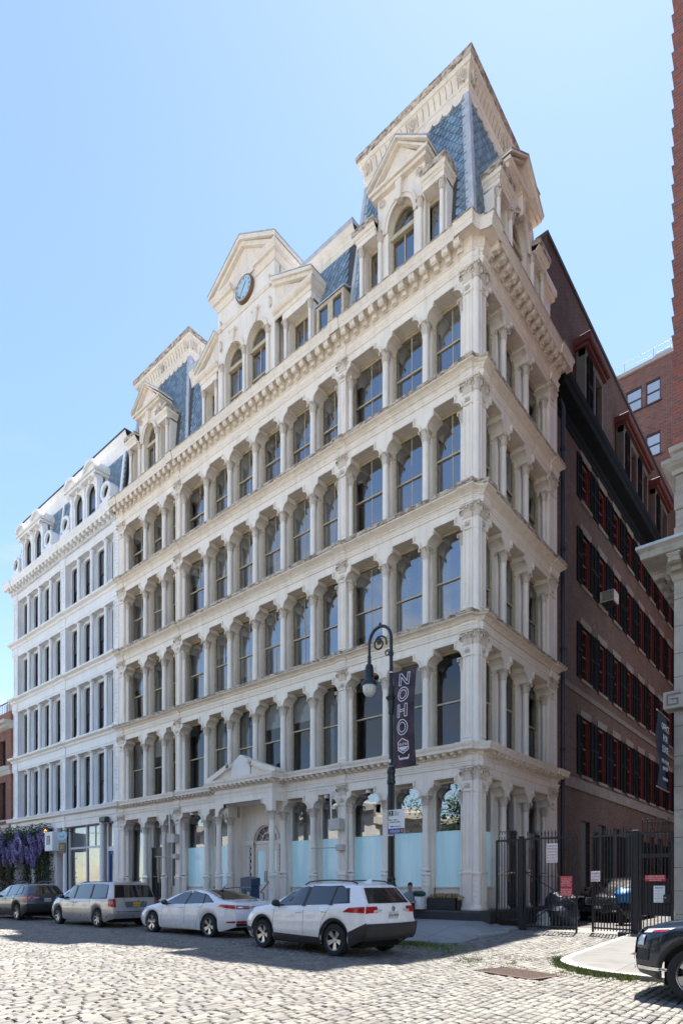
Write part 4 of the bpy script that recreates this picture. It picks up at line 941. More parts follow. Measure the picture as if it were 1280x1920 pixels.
# pavement along the cast-iron fronts
def flags(name, c1, c2, k):
    m, t, b = nodes(name); p = pos(t)
    br = N(t, 'TexBrick'); L(t, p, br.inputs['Vector']); br.offset = 0.; br.inputs['Scale'].default_value = 1.; br.inputs['Brick Width'].default_value = 1.52; br.inputs['Row Height'].default_value = 1.38; br.inputs['Mortar Size'].default_value = .010
    for q, c in (('Color1',c1),('Color2',c2),('Mortar',(.06,.06,.058))): br.inputs[q].default_value = (*c,1)
    c = mixc(t, ramp(t, noise(t, p, 1.1, 6, .65), [(.5,0),(.72,.55)]), br.outputs[0], tuple(x*.5 for x in c1)); c = mixc(t, ramp(t, noise(t, p, 60, 2), [(.55,0),(.7,.3)]), c, tuple(x*1.3 for x in c1))
    c = mixc(t, ramp(t, noise(t, p, 17, 3), [(.68,0),(.71,.7)]), c, (.06,.058,.055))
    L(t, c, b.inputs['Base Color']); b.inputs['Roughness'].default_value = .8; bump(t, b, br.outputs['Fac'], -.4, .01); return m
m_pave = flags('pavement_flags', (.28,.28,.28), (.325,.32,.31), 0); m_pave2 = flags('flags_dimmed_for_sun', (.15,.147,.14), (.17,.166,.158), 1)  # second set is a darker copy, toned down where the sun falls
def sw_z(x, y):
    q = min((y+4.15)/4.0, (1.1-x)/.9); q = max(0, min(1, q)); z = .13+.34*q*(1 if q > .3 else .3+.7*q/.3)
    d = math.hypot(x-.85, y+3.15); 
    if y > -.4 and x > .3: z = max(z*.75, gz(x,y)+.10)
    return z*max(.12, min(1, d/1.5)) if d < 1.5 else z
ys = list(np.linspace(-4.15, .0, 15))+[.6]; ts = [0]+list(np.linspace(.35, .96, 14))+list(np.linspace(.965, 1, 22)); vs = []; fs = []
for y in ys:
    xm = xlim(y) if y > -4.149 else 0.02
    for q in ts:
        x = -120+q*(xm+120); vs.append((x, y, sw_z(x, y)))
n = len(ts)
for j in range(len(ys)-1):
    for i in range(n-1): fs.append((j*n+i, j*n+i+1, (j+1)*n+i+1, (j+1)*n+i))
edge = [j*n+n-1 for j in range(len(ys)-1, -1, -1)]+list(range(n-2, -1, -1)); b0 = len(vs)
for e in edge: vs.append((vs[e][0], vs[e][1], -.12))
fs += [(edge[k], edge[k+1], b0+k+1, b0+k) for k in range(len(edge)-1)]
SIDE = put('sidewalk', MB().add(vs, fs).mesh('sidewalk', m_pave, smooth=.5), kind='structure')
KST = [MB().cbox(-.86,.86,-.085,.075,-.2,.0,.02).mesh('kerb_stone', GRANITE), MB().cbox(-.70,.70,-.08,.075,-.2,.004,.025).mesh('kerb_stone', GRANITE)]
x = -.62; k = 0
while x > -58:
    put('kerb_stone', KST[0], SIDE, (x-.25, -4.19, .138+random.uniform(-.008,.008)), random.uniform(-.006,.006)); x -= 1.745; k += 1
put('kerb_stone', MB().cbox(-.42,.42,-.09,.08,-.2,.0,.03).mesh('kerb_stone', GRANITE), SIDE, (.02,-4.20,.135), .06)
put('kerb_stone', MB().cbox(-.80,.80,-.12,.10,-.22,.0,.04).mesh('kerb_stone', GRANITE), SIDE, (1.14,-1.28,.20), PI/2-.04)
put('kerb_stone', MB().cbox(-.35,.35,-.12,.10,-.22,.0,.05).mesh('kerb_stone', GRANITE), SIDE, (1.12,-.05,.27), PI/2)
# ridged dropped ramp at the corner
mb = MB()
for k in range(9):
    q = k/8; c0 = Vector((.28+.42*q, -3.95+1.35*q)); d = Vector((-.75,.62)).normalized(); nn = Vector((-d.y, d.x))*.022; row = []
    for s_ in range(7):
        c = c0+d*(.95*s_/6); row.append((c, sw_z(c.x, c.y)+.009))
    vs = []
    for c, z in row: vs += [(c.x-nn.x, c.y-nn.y, z-.012), (c.x, c.y, z+.006), (c.x+nn.x, c.y+nn.y, z-.012)]
    mb.add(vs, [(a*3+e, a*3+e+1, a*3+e+4, a*3+e+3) for a in range(6) for e in range(2)])
put('ramp_ridges', mb.mesh('ramp_ridges', CONC), SIDE)
# alley floor
ALLEYG = put('alley_floor', MB().add([(-.5,.42,.176),(5.7,.42,.176),(5.7,34,.5),(-.5,34,.5)], [(0,1,2,3)]).mesh('alley_floor', pm('patched_asphalt', (.115,.112,.11), .9, var=.3, scale=1.6, bmp=.35, bscale=70)), kind='structure')
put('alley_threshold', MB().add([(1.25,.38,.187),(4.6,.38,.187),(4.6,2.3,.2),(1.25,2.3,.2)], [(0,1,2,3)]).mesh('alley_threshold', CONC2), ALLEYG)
# pavement on the far side of the alley mouth
def rk_in(o): return [(x+(o if k < 12 else o*.4), y+(0 if k < 2 else o)) for k, (x, y) in enumerate(RK)]
zr = lambda x, y: gz(x, y)+.075
top = [(x, y, zr(x, y)) for x, y in RK]; tin = [(x, y, zr(x, y)+.006) for x, y in rk_in(.17)]
mb = MB(); n = len(RK); mb.add([(x, y, -.1) for x, y in RK]+top+tin, [(i+1, i, n+i, n+i+1) for i in range(n-1)]+[(n+i+1, n+i, 2*n+i, 2*n+i+1) for i in range(n-1)])
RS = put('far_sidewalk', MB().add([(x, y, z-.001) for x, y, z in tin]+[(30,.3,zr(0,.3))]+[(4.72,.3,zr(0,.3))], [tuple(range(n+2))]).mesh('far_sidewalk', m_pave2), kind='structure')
put('kerb', mb.mesh('kerb', pm('pale_kerb', (.27,.26,.24), .85, var=.12, scale=5)), RS)
# iron grate let into the setts
GR = thing('street_grate', (4.6,-7.35,0), 'rusty iron bar grate set into the cobbles before the alley', 'grate')
M = Matrix.Translation((4.62,-7.36,.0)) @ Matrix.Rotation(-.29, 4, 'Z'); RUST = pm('rusty_iron', (.10,.065,.05), .75, var=.35, scale=20)
mb = MB(); mb.box(-.66,.66,-.40,.40,-.09,-.05); put('pit', mb.mesh('pit', INK), GR, M=M)
mb = MB()
for a, b_, c_, d_ in ((-.68,.68,-.42,-.37),(-.68,.68,.37,.42),(-.68,-.63,-.37,.37),(.63,.68,-.37,.37)): mb.box(a,b_,c_,d_,-.06,.008)
put('frame', mb.mesh('frame', RUST), GR, M=M)
BAR = MB().box(-.011,.011,-.37,.37,-.05,.004).mesh('bar', RUST)
for k in range(26): put('bar', BAR, GR, M=M @ Matrix.Translation((-.60+k*.048,0,0)))
for k in range(5): put('cross_bar', MB().box(-.63,.63,-.007,.007,-.05,.001).mesh('cross_bar', RUST), GR, M=M @ Matrix.Translation((0,-.28+k*.14,0)))
# grass and weeds in the joints
m_gr, t, b = nodes('grass_blade'); L(t, ramp(t, rnd(t), [(0,(.07,.11,.02)),(.5,(.14,.20,.04)),(1,(.28,.28,.10))]), b.inputs['Base Color']); b.inputs['Roughness'].default_value = .7
def blades(name, label, pts, hmin, hmax):
    mb = MB()
    for x, y, z in pts:
        a = random.random()*2*PI; h = random.uniform(hmin, hmax); ln = random.uniform(.2,.9)*h; wd = random.uniform(.003,.006)
        ca, sa = math.cos(a), math.sin(a)
        mb.add([(x-sa*wd,y+ca*wd,z),(x+sa*wd,y-ca*wd,z),(x+ca*ln*.5,y+sa*ln*.5,z+h*.75),(x+ca*ln,y+sa*ln,z+h)], [(0,1,2),(0,2,3)])
    put(name, mb.mesh(name, m_gr), label=label, cat='grass', kind='stuff')
pts = []
for k in range(len(RK)-2):
    (x0, y0), (x1, y1) = RK[k+1 if k else 2], RK[k+2 if k else 3]
    for q in range(70): u = random.random(); pts.append((x0+(x1-x0)*u-abs(random.gauss(0,.08)), y0+(y1-y0)*u-abs(random.gauss(0,.07)), -.02))
for q in range(160): pts.append((random.uniform(5.2,7.6), random.gauss(-7.1,.14), -.02))
blades('kerb_grass', 'fresh green grass growing along the rounded kerb by the alley', pts, .04, .13)
pts = [(random.gauss(.35,.35), random.gauss(-4.36,.09), -.02) for q in range(700)]+[(random.uniform(.1,2.0), random.gauss(-4.6,.5), -.03) for q in range(500)]
blades('weeds', 'tuft of green weeds by the kerb behind the white car', pts, .05, .16)
pts = []
for q in range(46):
    x, y = random.uniform(2.0,4.4), random.gauss(-5.8,.7)
    for k in range(30): pts.append((x+random.gauss(0,.05), y+random.gauss(0,.12), -.03+gz(x,y)))
blades('joint_grass', 'thin grass in the cobble joints in front of the alley gate', pts, .035, .085)
# ================================================================ white neighbour on the left
WB = thing('white_building', (-29.5, 3, .4), 'cool white iron-front building with plain columns and round attic windows', 'building')
def wp_(name, me, parent=None, **k): return put(name, me, parent or WB, **k)
WST = [(6.26,10.65),(10.65,14.90),(14.90,18.85),(18.85,22.95)]
WSUP = [('p',-36.75,-36.05),('c',-34.48),('c',-32.75),('c',-31.09),('p',-29.42,-28.75),('c',-27.23),('c',-25.60),('c',-23.93),('p',-22.85,-22.36)]
def wpath(d, e=.05):
    D = d+e; pts = [(-36.85-d*.7,.5),(-36.85-d*.7,-D),(-36.0,-D),(-36.0,-d),(-29.47,-d),(-29.47,-D),(-28.70,-D),(-28.70,-d),(-22.9,-d),(-22.9,-D),(-22.355,-D)]
    return pts
WC = {}
for i, (z0, z1) in enumerate(WST):
    cap = z1-(1.05 if i < 3 else 1.22); fb = z1-.98 if i < 3 else z1-1.15; H = cap-z0
    mb = MB(); mb.cbox(-.17,.17,-.17,.17,0,.10,.01); mb.lathe([(.16,.1),(.165,.15),(.13,.2),(.125,.25),(.115,H-.28),(.13,H-.26),(.13,H-.22),(.115,H-.2),(.12,H-.1),(.165,H-.05)], 16); mb.cbox(-.18,.18,-.18,.18,H-.06,H+.0,.01)
    cm = mb.mesh('column', WHITE, smooth=.6)
    for t in WSUP:
        if t[0] == 'c':
            wp_('column', cm, loc=(t[1], .14, z0+.02))
            mb = MB(); mb.box(t[1]-.13,t[1]+.13,.34,.66,z0,cap+.1); wp_('jamb', mb.mesh('jamb', WHITE))
        else:
            mb = MB(); a, b = t[1], t[2]; mb.box(a,b,.04,.66,z0,fb+.02)
            for u0, u1 in ((a,a+.10),(b-.10,b)): mb.box(u0,u1,0,.05,z0+.25,fb-.05)
            mb.box(a+.10,b-.10,0,.05,fb-.2,fb-.05); mb.box(a+.1,b-.1,.01,.05,z0+.25,z0+.4); mb.cbox(a-.04,b+.04,-.04,.5,z0,z0+.22,.02); mb.cbox(a-.03,b+.03,-.03,.5,fb-.06,fb+.02,.01)
            m_ = (a+b)/2
            for q in range(9): mb.ball((m_+.03*math.sin(q*2.),.02,z0+.8+q*.22),(.045,.03,.07),6,4)
            wp_('pier', mb.mesh('pier', WHITE))
    for k in range(len(WSUP)-1):
        a, b = WSUP[k], WSUP[k+1]; xl = a[1]+.13 if a[0] == 'c' else a[2]; xr = b[1]-.13 if b[0] == 'c' else b[1]
        mb = MB(); wl, wr = xl+.10, xr-.10; zb, zt = z0+.08, cap-.10
        mb.ring(rounded(xl-.02,xr+.02,z0,fb,.03), rounded(wl,wr,zb,zt,.16), .40,.60); mb.ring(rounded(wl-.05,wr+.05,zb,zt+.05,.18), rounded(wl,wr,zb,zt,.16), .375,.42)
        wp_('window_surround', mb.mesh('window_surround', WHITE))
        out, inn = rounded(wl,wr,zb,zt,.16), rounded(wl+.06,wr-.06,zb+.07,zt-.06,.12); rail = (zb+zt)/2-.05
        mb = MB(); mb.ring(out, inn, .48,.57); mb.box(wl,wr,.47,.58,zb,zb+.07); mb.box(wl,wr,.49,.56,rail-.03,rail+.03)
        wn = wp_('window', mb.mesh('window', BLK))
        put('upper_pane', pane_mesh(upper_part(inn, rail), .52, GLASS, 'upper_pane'), wn); put('lower_pane', pane_mesh([(wl+.06,zb+.07),(wr-.06,zb+.07),(wr-.06,rail),(wl+.06,rail)], .55, GLASS, 'lower_pane'), wn)
        if random.random() < .75:
            zz = random.uniform(zb, rail+.3); put('blind', MB().box(wl+.06,wr-.06,.66,.665,zz,zt).mesh('blind', CURT if random.random() < .5 else BLIND), wn)
    wp_('beam', MB().sweep([(-.62,fb),(-.02,fb),(.0,fb+.04),(.0,fb+.10),(.03,fb+.14),(.03,fb+.17),(-.0,fb+.19),(-.0,z1-.36)], wpath).mesh('beam', WHITE))
    if i < 3: wp_('cornice', MB().sweep([(-.3,z1-.36),(.03,z1-.36),(.08,z1-.30),(.10,z1-.22),(.22,z1-.16),(.27,z1-.13),(.28,z1-.03),(.24,z1),(-.4,z1+.02)], wpath).mesh('cornice', WHITE2))
    else:
        wp_('cornice', MB().sweep([(-.3,z1-.62),(.03,z1-.62),(.04,z1-.50),(.08,z1-.48),(.10,z1-.36),(.12,z1-.30),(.46,z1-.30),(.48,z1-.22),(.52,z1-.12),(.56,z1-.02),(.56,z1+.12),(.5,z1+.14),(-.4,z1+.16)], wpath).mesh('cornice', WHITE2))
        DT = MB().box(-.045,.045,-.12,0,-.16,0).mesh('dentil', WHITE)
        for x in run(-36.9,-22.4,.17): wp_('dentil', DT, loc=(x,-.03,z1-.50))
        WBR = bracket_mesh('modillion', .34, .28, .19, WHITE2)
        for x in run(-36.9,-22.4,.50): wp_('modillion', WBR, loc=(x,-.12,z1-.30))
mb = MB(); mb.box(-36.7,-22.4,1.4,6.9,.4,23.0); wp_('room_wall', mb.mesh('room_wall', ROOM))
mb = MB(); mb.box(-36.85,-36.70,.05,6.9,.4,23.0); wp_('side_wall', mb.mesh('side_wall', WHITE))
mb = MB()
for z0, z1 in WST: mb.box(-36.7,-22.4,.62,1.4,z0-.9,z0)
wp_('floor_slab', mb.mesh('floor_slab', ROOM))
# mansard, cornice, dormers, oculi
zt0, zt1 = 23.1, 26.55
mb = MB(); mb.add([(-36.8,.25,zt0),(-22.3,.25,zt0),(-22.3,.62,zt1),(-36.8,.62,zt1),(-36.8,6.5,zt1),(-22.3,6.5,zt1),(-36.8,6.5,zt0)], [(0,1,2,3),(3,2,5,4),(0,3,4,6)]); wr_ = wp_('mansard_roof', mb.mesh('mansard_roof', ROOFM))
kk = (.62-.25)/(zt1-zt0); ll = math.hypot(1, kk)
slates((-29.6,.25,zt0),(1,0,0),(0,kk/ll,1/ll),(0,-1/ll,kk/ll), lambda u, v: -7.1 < u < 7.1 and v < 3.3 and not (1.6 < u < 5.3 and v < 2.9) and not (-5.6 < u < -1.9 and v < 2.9), wr_, 0, .262, .165)
rp = lambda d: [(-36.85-d,6.), (-36.85-d,.62-d), (-22.25,.62-d)]
put('roof_cornice', MB().sweep([(-.1,zt1-.05),(.04,zt1-.05),(.05,zt1+.3),(.09,zt1+.36),(.10,zt1+.62),(.18,zt1+.72),(.24,zt1+.92),(.25,zt1+.96)], rp).mesh('roof_cornice', WHITE2), wr_)
put('roof_edge', MB().sweep([(.25,zt1+.96),(.28,zt1+.97),(.28,zt1+1.06),(-3,zt1+1.1)], rp).mesh('roof_edge', ROOFM), wr_)
for x in (-22.6,-28.95,-30.1,-36.4):
    mb = MB(); mb.box(-.1,.1,-.06,.02,0,3.4); put('roof_strip', mb.mesh('roof_strip', WHITE), wr_, M=Matrix.Translation((x,.22,zt0)) @ Matrix.Rotation(-math.atan(kk), 4, 'X'))
OC = MB(); OC.lathe([(.36,-.32),(.40,-.36),(.50,-.36),(.56,-.30),(.56,.5)], 28, Matrix.Rotation(PI/2, 4, 'X') @ Matrix.Scale(-1, 4, (0,0,1))); OC.lathe([(.36,-.32),(.34,-.2)], 28, Matrix.Rotation(PI/2, 4, 'X') @ Matrix.Scale(-1, 4, (0,0,1)))
OC.cbox(-.62,.62,-.34,.3,-.72,-.50,.02); OC = OC.mesh('round_window', WHITE, smooth=.5)
OG = MB().lathe([(0,0),(.37,0)], 24, Matrix.Rotation(PI/2, 4, 'X')).mesh('round_pane', GLASS)
for x in (-23.45,-28.45,-30.85,-35.9):
    o = wp_('round_window', OC, loc=(x, .14, 24.25)); put('round_pane', OG, o, (x, .0, 24.25)); put('room_back', MB().lathe([(0,0),(.4,0)], 12, Matrix.Rotation(PI/2, 4, 'X')).mesh('room_back', ROOM), o, (x, .2, 24.25))
for xc in (-26.1, -33.35):
    mb = MB(); hw_ = 1.72; zc = 25.55; poly = [(xc-hw_,zt0)]; spr = 24.95; aw = .50
    for x in (xc-.78, xc+.78): poly += [(x-aw,zt0)]+arc(x,spr,aw,.52,180,0,10)+[(x+aw,zt0)]
    poly += [(xc+hw_,zt0),(xc+hw_,zc+.3),(xc-hw_,zc+.3)]
    mb.prism(poly, -.05, .3); mb.box(xc-hw_,xc-hw_+.1,.2,1.0,zt0,zc+.3); mb.box(xc+hw_-.1,xc+hw_,.2,1.0,zt0,zc+.3); mb.box(xc-hw_+.05,xc+hw_-.05,.6,.7,zt0,zc+.2)
    dm = wp_('dormer', mb.mesh('dormer', WHITE))
    for x in (xc-.78, xc+.78):
        mb = MB(); ain = [(x-aw,zt0)]+arc(x,spr,aw,.52,180,0,10)+[(x+aw,zt0)]; inn = [(x-aw+.06,zt0)]+arc(x,spr,aw-.06,.45,180,0,10)+[(x+aw-.06,zt0)]
        mb.ring(ain, inn, .08,.18); mb.box(x-aw,x+aw,.09,.17,zt0+.95,zt0+1.02); put('window_frame', mb.mesh('window_frame', BLK), dm); put('pane', pane_mesh(inn, .13, GLASS, 'pane'), dm); put('room_back', MB().box(x-aw,x+aw,.45,.46,zt0,spr+.6).mesh('room_back', ROOM), dm)
        put('archivolt', MB().ring(arc(x,spr,aw+.14,.68,180,0,12), arc(x,spr,aw,.52,180,0,12), -.10,.0).mesh('archivolt', WHITE2), dm)
        mb = MB(); mb.prism([(x-.07,spr+.5),(x+.07,spr+.5),(x+.10,zc+.15),(x-.10,zc+.15)], -.2,0); put('keystone', mb.mesh('keystone', WHITE2), dm)
    for x in (xc-1.55, xc, xc+1.55):
        mb = MB(); mb.box(x-.12,x+.12,-.14,0,zt0,zc-.2); mb.prism([(0,0),(.0,-.42),(.10,-.40),(.16,-.2),(.32,-.12),(.34,0)], x-.14, x+.14, Matrix.Translation((0,-.05,zc+.1)) @ Matrix.Translation((x,0,0)) @ RXZ @ Matrix.Translation((0,-x,0))); put('pilaster', mb.mesh('pilaster', WHITE), dm)
    mb = MB(); mb.cbox(xc-1.85,xc+1.85,-.36,1.2,zc+.12,zc+.26,.02); mb.cbox(xc-1.95,xc+1.95,-.46,1.3,zc+.26,zc+.40,.02); put('dormer_cornice', mb.mesh('dormer_cornice', WHITE2), dm)
    for sx in (-1, 1):                       # little curved gables at both ends
        x = xc+sx*1.22; mb = MB(); o_ = arc(x, zc+.38, .74, .62, 180, 0, 12); i_ = arc(x, zc+.38, .58, .44, 180, 0, 12)
        mb.ring(o_, i_, -.48, 1.1); mb.prism(arc(x, zc+.38, .60, .46, 180, 0, 12)[::-1], -.30, .9); put('curved_gable', mb.mesh('curved_gable', WHITE2), dm)
# shop floor
wp_('shop_cornice', MB().sweep([(-.6,5.25),(.02,5.25),(.02,5.62),(.06,5.66),(.06,5.95),(.10,5.98),(.30,6.02),(.32,6.12),(.36,6.22),(.36,6.26),(-.4,6.29)], wpath).mesh('shop_cornice', WHITE2))
z0 = .50
for a, b in ((-36.75,-36.1),(-31.05,-29.95),(-22.85,-22.36)):
    mb = MB(); mb.box(a,b,.0,.6,z0-.1,5.25); mb.cbox(a-.04,b+.04,-.04,.4,z0-.1,z0+.3,.02); mb.cbox(a-.04,b+.04,-.05,.4,4.9,5.1,.02); wp_('pier', mb.mesh('pier', WHITE))
sc_ = MB(); sc_.lathe([(.17,0),(.17,.12),(.13,.2),(.12,4.3),(.14,4.4),(.14,4.5),(.12,4.55),(.17,4.75)], 14); sc_ = sc_.mesh('column', WHITE, smooth=.6)
for x in (-24.35,-29.0,-33.6): wp_('column', sc_, loc=(x,.1,z0))
SHOPIN = pm('glowing_shop_back', (.16,.13,.10), .9, var=.8, scale=2.2, emit=((1,.75,.45), .03))  # wall itself glows warm, in place of shop lights
mb = MB(); mb.box(-29.0,-24.35,1.3,1.35,z0,5.2); wp_('shop_back', mb.mesh('shop_back', SHOPIN))
mb = MB(); mb.box(-28.9,-24.45,.30,.42,z0-.1,z0+.45)
for x in (-28.9,-26.62,-24.55): mb.box(x,x+.09,.28,.44,z0,5.25)
mb.box(-28.9,-24.45,.3,.42,3.85,3.97); mb.box(-25.6,-25.54,.32,.4,3.9,5.25)
sf = wp_('shop_front', mb.mesh('shop_front', WHITE))
for a, b, c_, d_ in ((-28.8,-26.62,.95,3.85),(-26.53,-24.55,.95,3.85),(-28.8,-26.62,3.97,5.25),(-26.53,-24.55,3.97,5.25)): put('pane', pane_mesh([(a,c_),(b,c_),(b,d_),(a,d_)], .36, GLASS, 'pane'), sf)
BLUE = pm('blue_door_paint', (.015,.07,.28), .35)
mb = MB(); mb.box(-24.1,-22.95,.30,.40,3.6,3.85); mb.box(-24.1,-24.0,.28,.42,z0,5.25); mb.box(-23.02,-22.9,.28,.42,z0,5.25); wp_('door_frame', mb.mesh('door_frame', WHITE))
mb = MB(); mb.ring([(-24.0,z0-.1),(-24.0,3.6),(-23.02,3.6),(-23.02,z0-.1)],[(-23.82,z0+.9),(-23.82,3.4),(-23.2,3.4),(-23.2,z0+.9)],.34,.42); mb.box(-24.,-23.02,.34,.42,z0-.1,z0+.92); bd = wp_('blue_door', mb.mesh('blue_door', BLUE)); put('pane', pane_mesh([(-23.82,z0+.9),(-23.2,z0+.9),(-23.2,3.4),(-23.82,3.4)], .39, GLASS, 'pane'), bd); put('transom_pane', pane_mesh([(-24.,3.85),(-23.02,3.85),(-23.02,5.25),(-24.,5.25)], .37, GLASS, 'transom_pane'), bd)
mb = MB(); mb.box(-36.1,-31.05,.5,.6,z0-.1,5.25); wp_('shop_wall', mb.mesh('shop_wall', pm('tan_shop_wall', (.30,.24,.17), .8, var=.2)))
for a in (-35.6,-33.2):
    mb = MB(); mb.ring([(a,z0),(a,4.2),(a+1.5,4.2),(a+1.5,z0)],[(a+.1,z0+.6),(a+.1,4.1),(a+1.4,4.1),(a+1.4,z0+.6)],.42,.5); sw = wp_('shop_window', mb.mesh('shop_window', WHITE)); put('pane', pane_mesh([(a+.1,z0+.6),(a+1.4,z0+.6),(a+1.4,4.1),(a+.1,4.1)], .46, GLASS, 'pane'), sw)
# ================================================================ red brick house at the far left, pale block behind it
BRK = brick('red_brick', (.27,.10,.065), (.20,.07,.05), (.30,.26,.23)); BRD = brick('old_dark_brick', (.14,.064,.042), (.075,.037,.028), (.19,.155,.125), bw=.23, bh=.085, stain=.75)
LB = thing('brick_rowhouse', (-45,3,.4), 'low red brick house past the white building at the left edge', 'building')
XR_, XL_ = -37.35, -56.
def wall_with_windows(name, mat, x0, x1, zs, wins, y0, y1, rows, parent, rz=0., z_lo=None, z_hi=None):
    """wall made of bands and piers so that every window is a real opening; wins=[(a,b)], rows=[(zb,zt)]"""
    mb = MB(); z = zs[0]
    for zb, zt in rows:
        mb.box(x0,x1,y0,y1,z,zb); x = x0
        for a, b in wins: mb.box(x,a,y0,y1,zb,zt); x = b
        mb.box(x,x1,y0,y1,zb,zt); z = zt
    mb.box(x0,x1,y0,y1,z,zs[1]); o = put(name, mb.mesh(name, mat), parent, fl(rz,0,0,0), rz); return o
lw = [(x, x+1.1) for x in (-55.,-52.4,-49.8,-47.2,-44.6,-42.,-39.4)]
wall_with_windows('wall', BRK, XL_, XR_, (.3,13.6), lw, .05, .5, [(1.2,4.2),(6.4,9.2),(10.4,12.3)], LB)
for a, b in lw:
    for zb, zt in ((1.2,4.2),(6.4,9.2),(10.4,12.3)):
        mb = MB(); mb.ring([(a,zb),(a,zt),(b,zt),(b,zb)],[(a+.08,zb+.08),(a+.08,zt-.08),(b-.08,zt-.08),(b-.08,zb+.08)],.28,.36); mb.box(a,b,.3,.35,(zb+zt)/2-.03,(zb+zt)/2+.03); wn = put('window', mb.mesh('window', BLK), LB); put('pane', pane_mesh([(a+.08,zb+.08),(b-.08,zb+.08),(b-.08,zt-.08),(a+.08,zt-.08)], .32, GLASS, 'pane'), wn)
        put('sill', MB().cbox(a-.1,b+.1,-.06,.3,zb-.14,zb,.01).mesh('sill', STONE), LB)
for z, p in ((5.4,.18),(9.7,.14),(13.0,.5)):
    put('stone_band', MB().sweep([(-.1,z),(.02,z),(p*.5,z+.15),(p*.6,z+.3),(p,z+.36),(p,z+.6),(-.2,z+.62)], lambda d: [(XL_,.05-d),(XR_+.05,.05-d)]).mesh('stone_band', STONE), LB)
mb = MB(); mb.box(XL_,XR_,.05,.4,13.6,14.3); mb.box(XL_,XR_,.9,8,.3,13.6); put('parapet', mb.mesh('parapet', BRK), LB)
mb = MB()
for k in range(60): mb.box(XL_+k*.31-.012,XL_+k*.31+.012,.3,.33,14.3,15.2)
mb.box(XL_,XR_,.29,.34,15.15,15.22); put('roof_railing', mb.mesh('roof_railing', BLACKM), LB)
PB = thing('pale_roof_block', (-52,12,0), 'pale rendered building with dark roof box rising beyond the brick house', 'building')
mb = MB(); mb.box(-62,-44.2,9,18,.2,21.5); put('wall', mb.mesh('wall', pm('pale_render', (.55,.53,.50), .85)), PB)
mb = MB(); mb.box(-50.5,-44.8,9.6,14,21.5,24.3); put('roof_box', mb.mesh('roof_box', pm('dark_roof_box', (.05,.055,.065), .6)), PB)
for k in range(3):
    mb = MB(); mb.box(-49.5+k*1.9,-48.3+k*1.9,8.95,9.05,18.3,20.); put('window', mb.mesh('window', pm('dark_pane', (.03,.035,.045), .1)), PB)
# ================================================================ brick building down the alley
AB = thing('alley_brick_building', (-4,20,.4), 'dark old brick building along the alley with black shutters and red window frames', 'building')
XW = -.35                                     # its alley wall; facade-local x = world Y, local y = -world X
ly = .35; RZ = ALLEY
wins = [(10.78+2.43*k, 11.98+2.43*k) for k in range(9)]
rows = [(6.71,9.42),(11.18,13.68),(15.55,18.05),(19.45,21.45)]
gw = [(1.3,3.9)]
wall_with_windows('wall', BRD, 6.9, 33., (0.,22.2), wins, ly, ly+.4, [(1.5,4.6)]+rows, AB, RZ)
def ap(name, me, parent=None): return put(name, me, parent or AB, (0,0,0), RZ)
BSTONE = pm('brownstone', (.20,.165,.14), .85, var=.25, scale=3, bmp=.2)
LOUV = pm('black_green_shutter', (.006,.009,.012), .8, var=.3, scale=7, spec=.15)
shm = {}
for r_, (zb, zt) in enumerate(rows):
    h = zt-zb
    for k, (a, b) in enumerate(wins):
        mb = MB(); mb.ring([(a,zb),(a,zt),(b,zt),(b,zb)],[(a+.13,zb+.1),(a+.13,zt-.12),(b-.13,zt-.12),(b-.13,zb+.1)],ly+.10,ly+.26); m_ = (zb+zt)/2; mb.box(a+.1,b-.1,ly+.14,ly+.22,m_-.035,m_+.035); mb.box((a+b)/2-.02,(a+b)/2+.02,ly+.16,ly+.21,zb,zt)
        for zz in (zb+h*.25, zb+h*.75): mb.box(a+.1,b-.1,ly+.16,ly+.2,zz-.015,zz+.015)
        mb.box(b-.012,b,ly+.0,ly+.1,zb,zt)
        wn = ap('window', mb.mesh('window', RED)); ap('pane', pane_mesh([(a+.13,zb+.1),(b-.13,zb+.1),(b-.13,zt-.12),(a+.13,zt-.12)], ly+.19, GLASS2, 'pane'), wn)
        ap('lintel', MB().cbox(a-.14,b+.14,ly-.03,ly+.1,zt,zt+.34,.015).mesh('lintel', BSTONE)); ap('sill', MB().cbox(a-.12,b+.12,ly-.09,ly+.2,zb-.16,zb,.015).mesh('sill', BSTONE))
        if round(h, 2) not in shm:
            mb = MB(); mb.ring([(0,.0),(0,h),(.585,h),(.585,.0)],[(.06,.08),(.06,h-.08),(.525,h-.08),(.525,.08)],-.05,0); mb.box(.0,.585,-.05,0,0,.08); mb.box(.06,.525,-.05,0,h*.48,h*.54)
            nl = int(h/.12)
            for q in range(nl): mb.box(-.235,.235,-.03,.012,-.006,.006, Matrix.Translation((.2925,-.02,.1+q*.12)) @ Matrix.Rotation(.6, 4, 'X'))
            mb.box(.06,.525,-.012,-.004,.08,h-.08); shm[round(h,2)] = mb.mesh('shutter', LOUV)
        for xs_ in (a-.60, b+.02):
            put('shutter', shm[round(h,2)], AB, fl(RZ, xs_, ly-.01, zb), RZ+random.uniform(-.05,.05))
for k, (a, b) in enumerate(wins):
    mb = MB(); mb.box(a,b,ly+.15,ly+.2,1.5,4.6); w_ = ap('blocked_window', mb.mesh('blocked_window', pm('dark_boarding', (.03,.032,.035), .6)))
    if k > 0:
        for xs_ in (a-.60, b+.02): put('shutter', shm[round(2.5,2)] if 2.5 in shm else list(shm.values())[0], AB, fl(RZ, xs_, ly-.01, 1.7), RZ)
ap('stone_band', MB().box(6.9,33.,ly-.10,ly,5.95,6.45).mesh('stone_band', BSTONE)); ap('stone_band', MB().box(6.9,33.,ly-.06,ly,10.35,10.6).mesh('stone_band', pm('soot_stone', (.17,.14,.12), .9)))
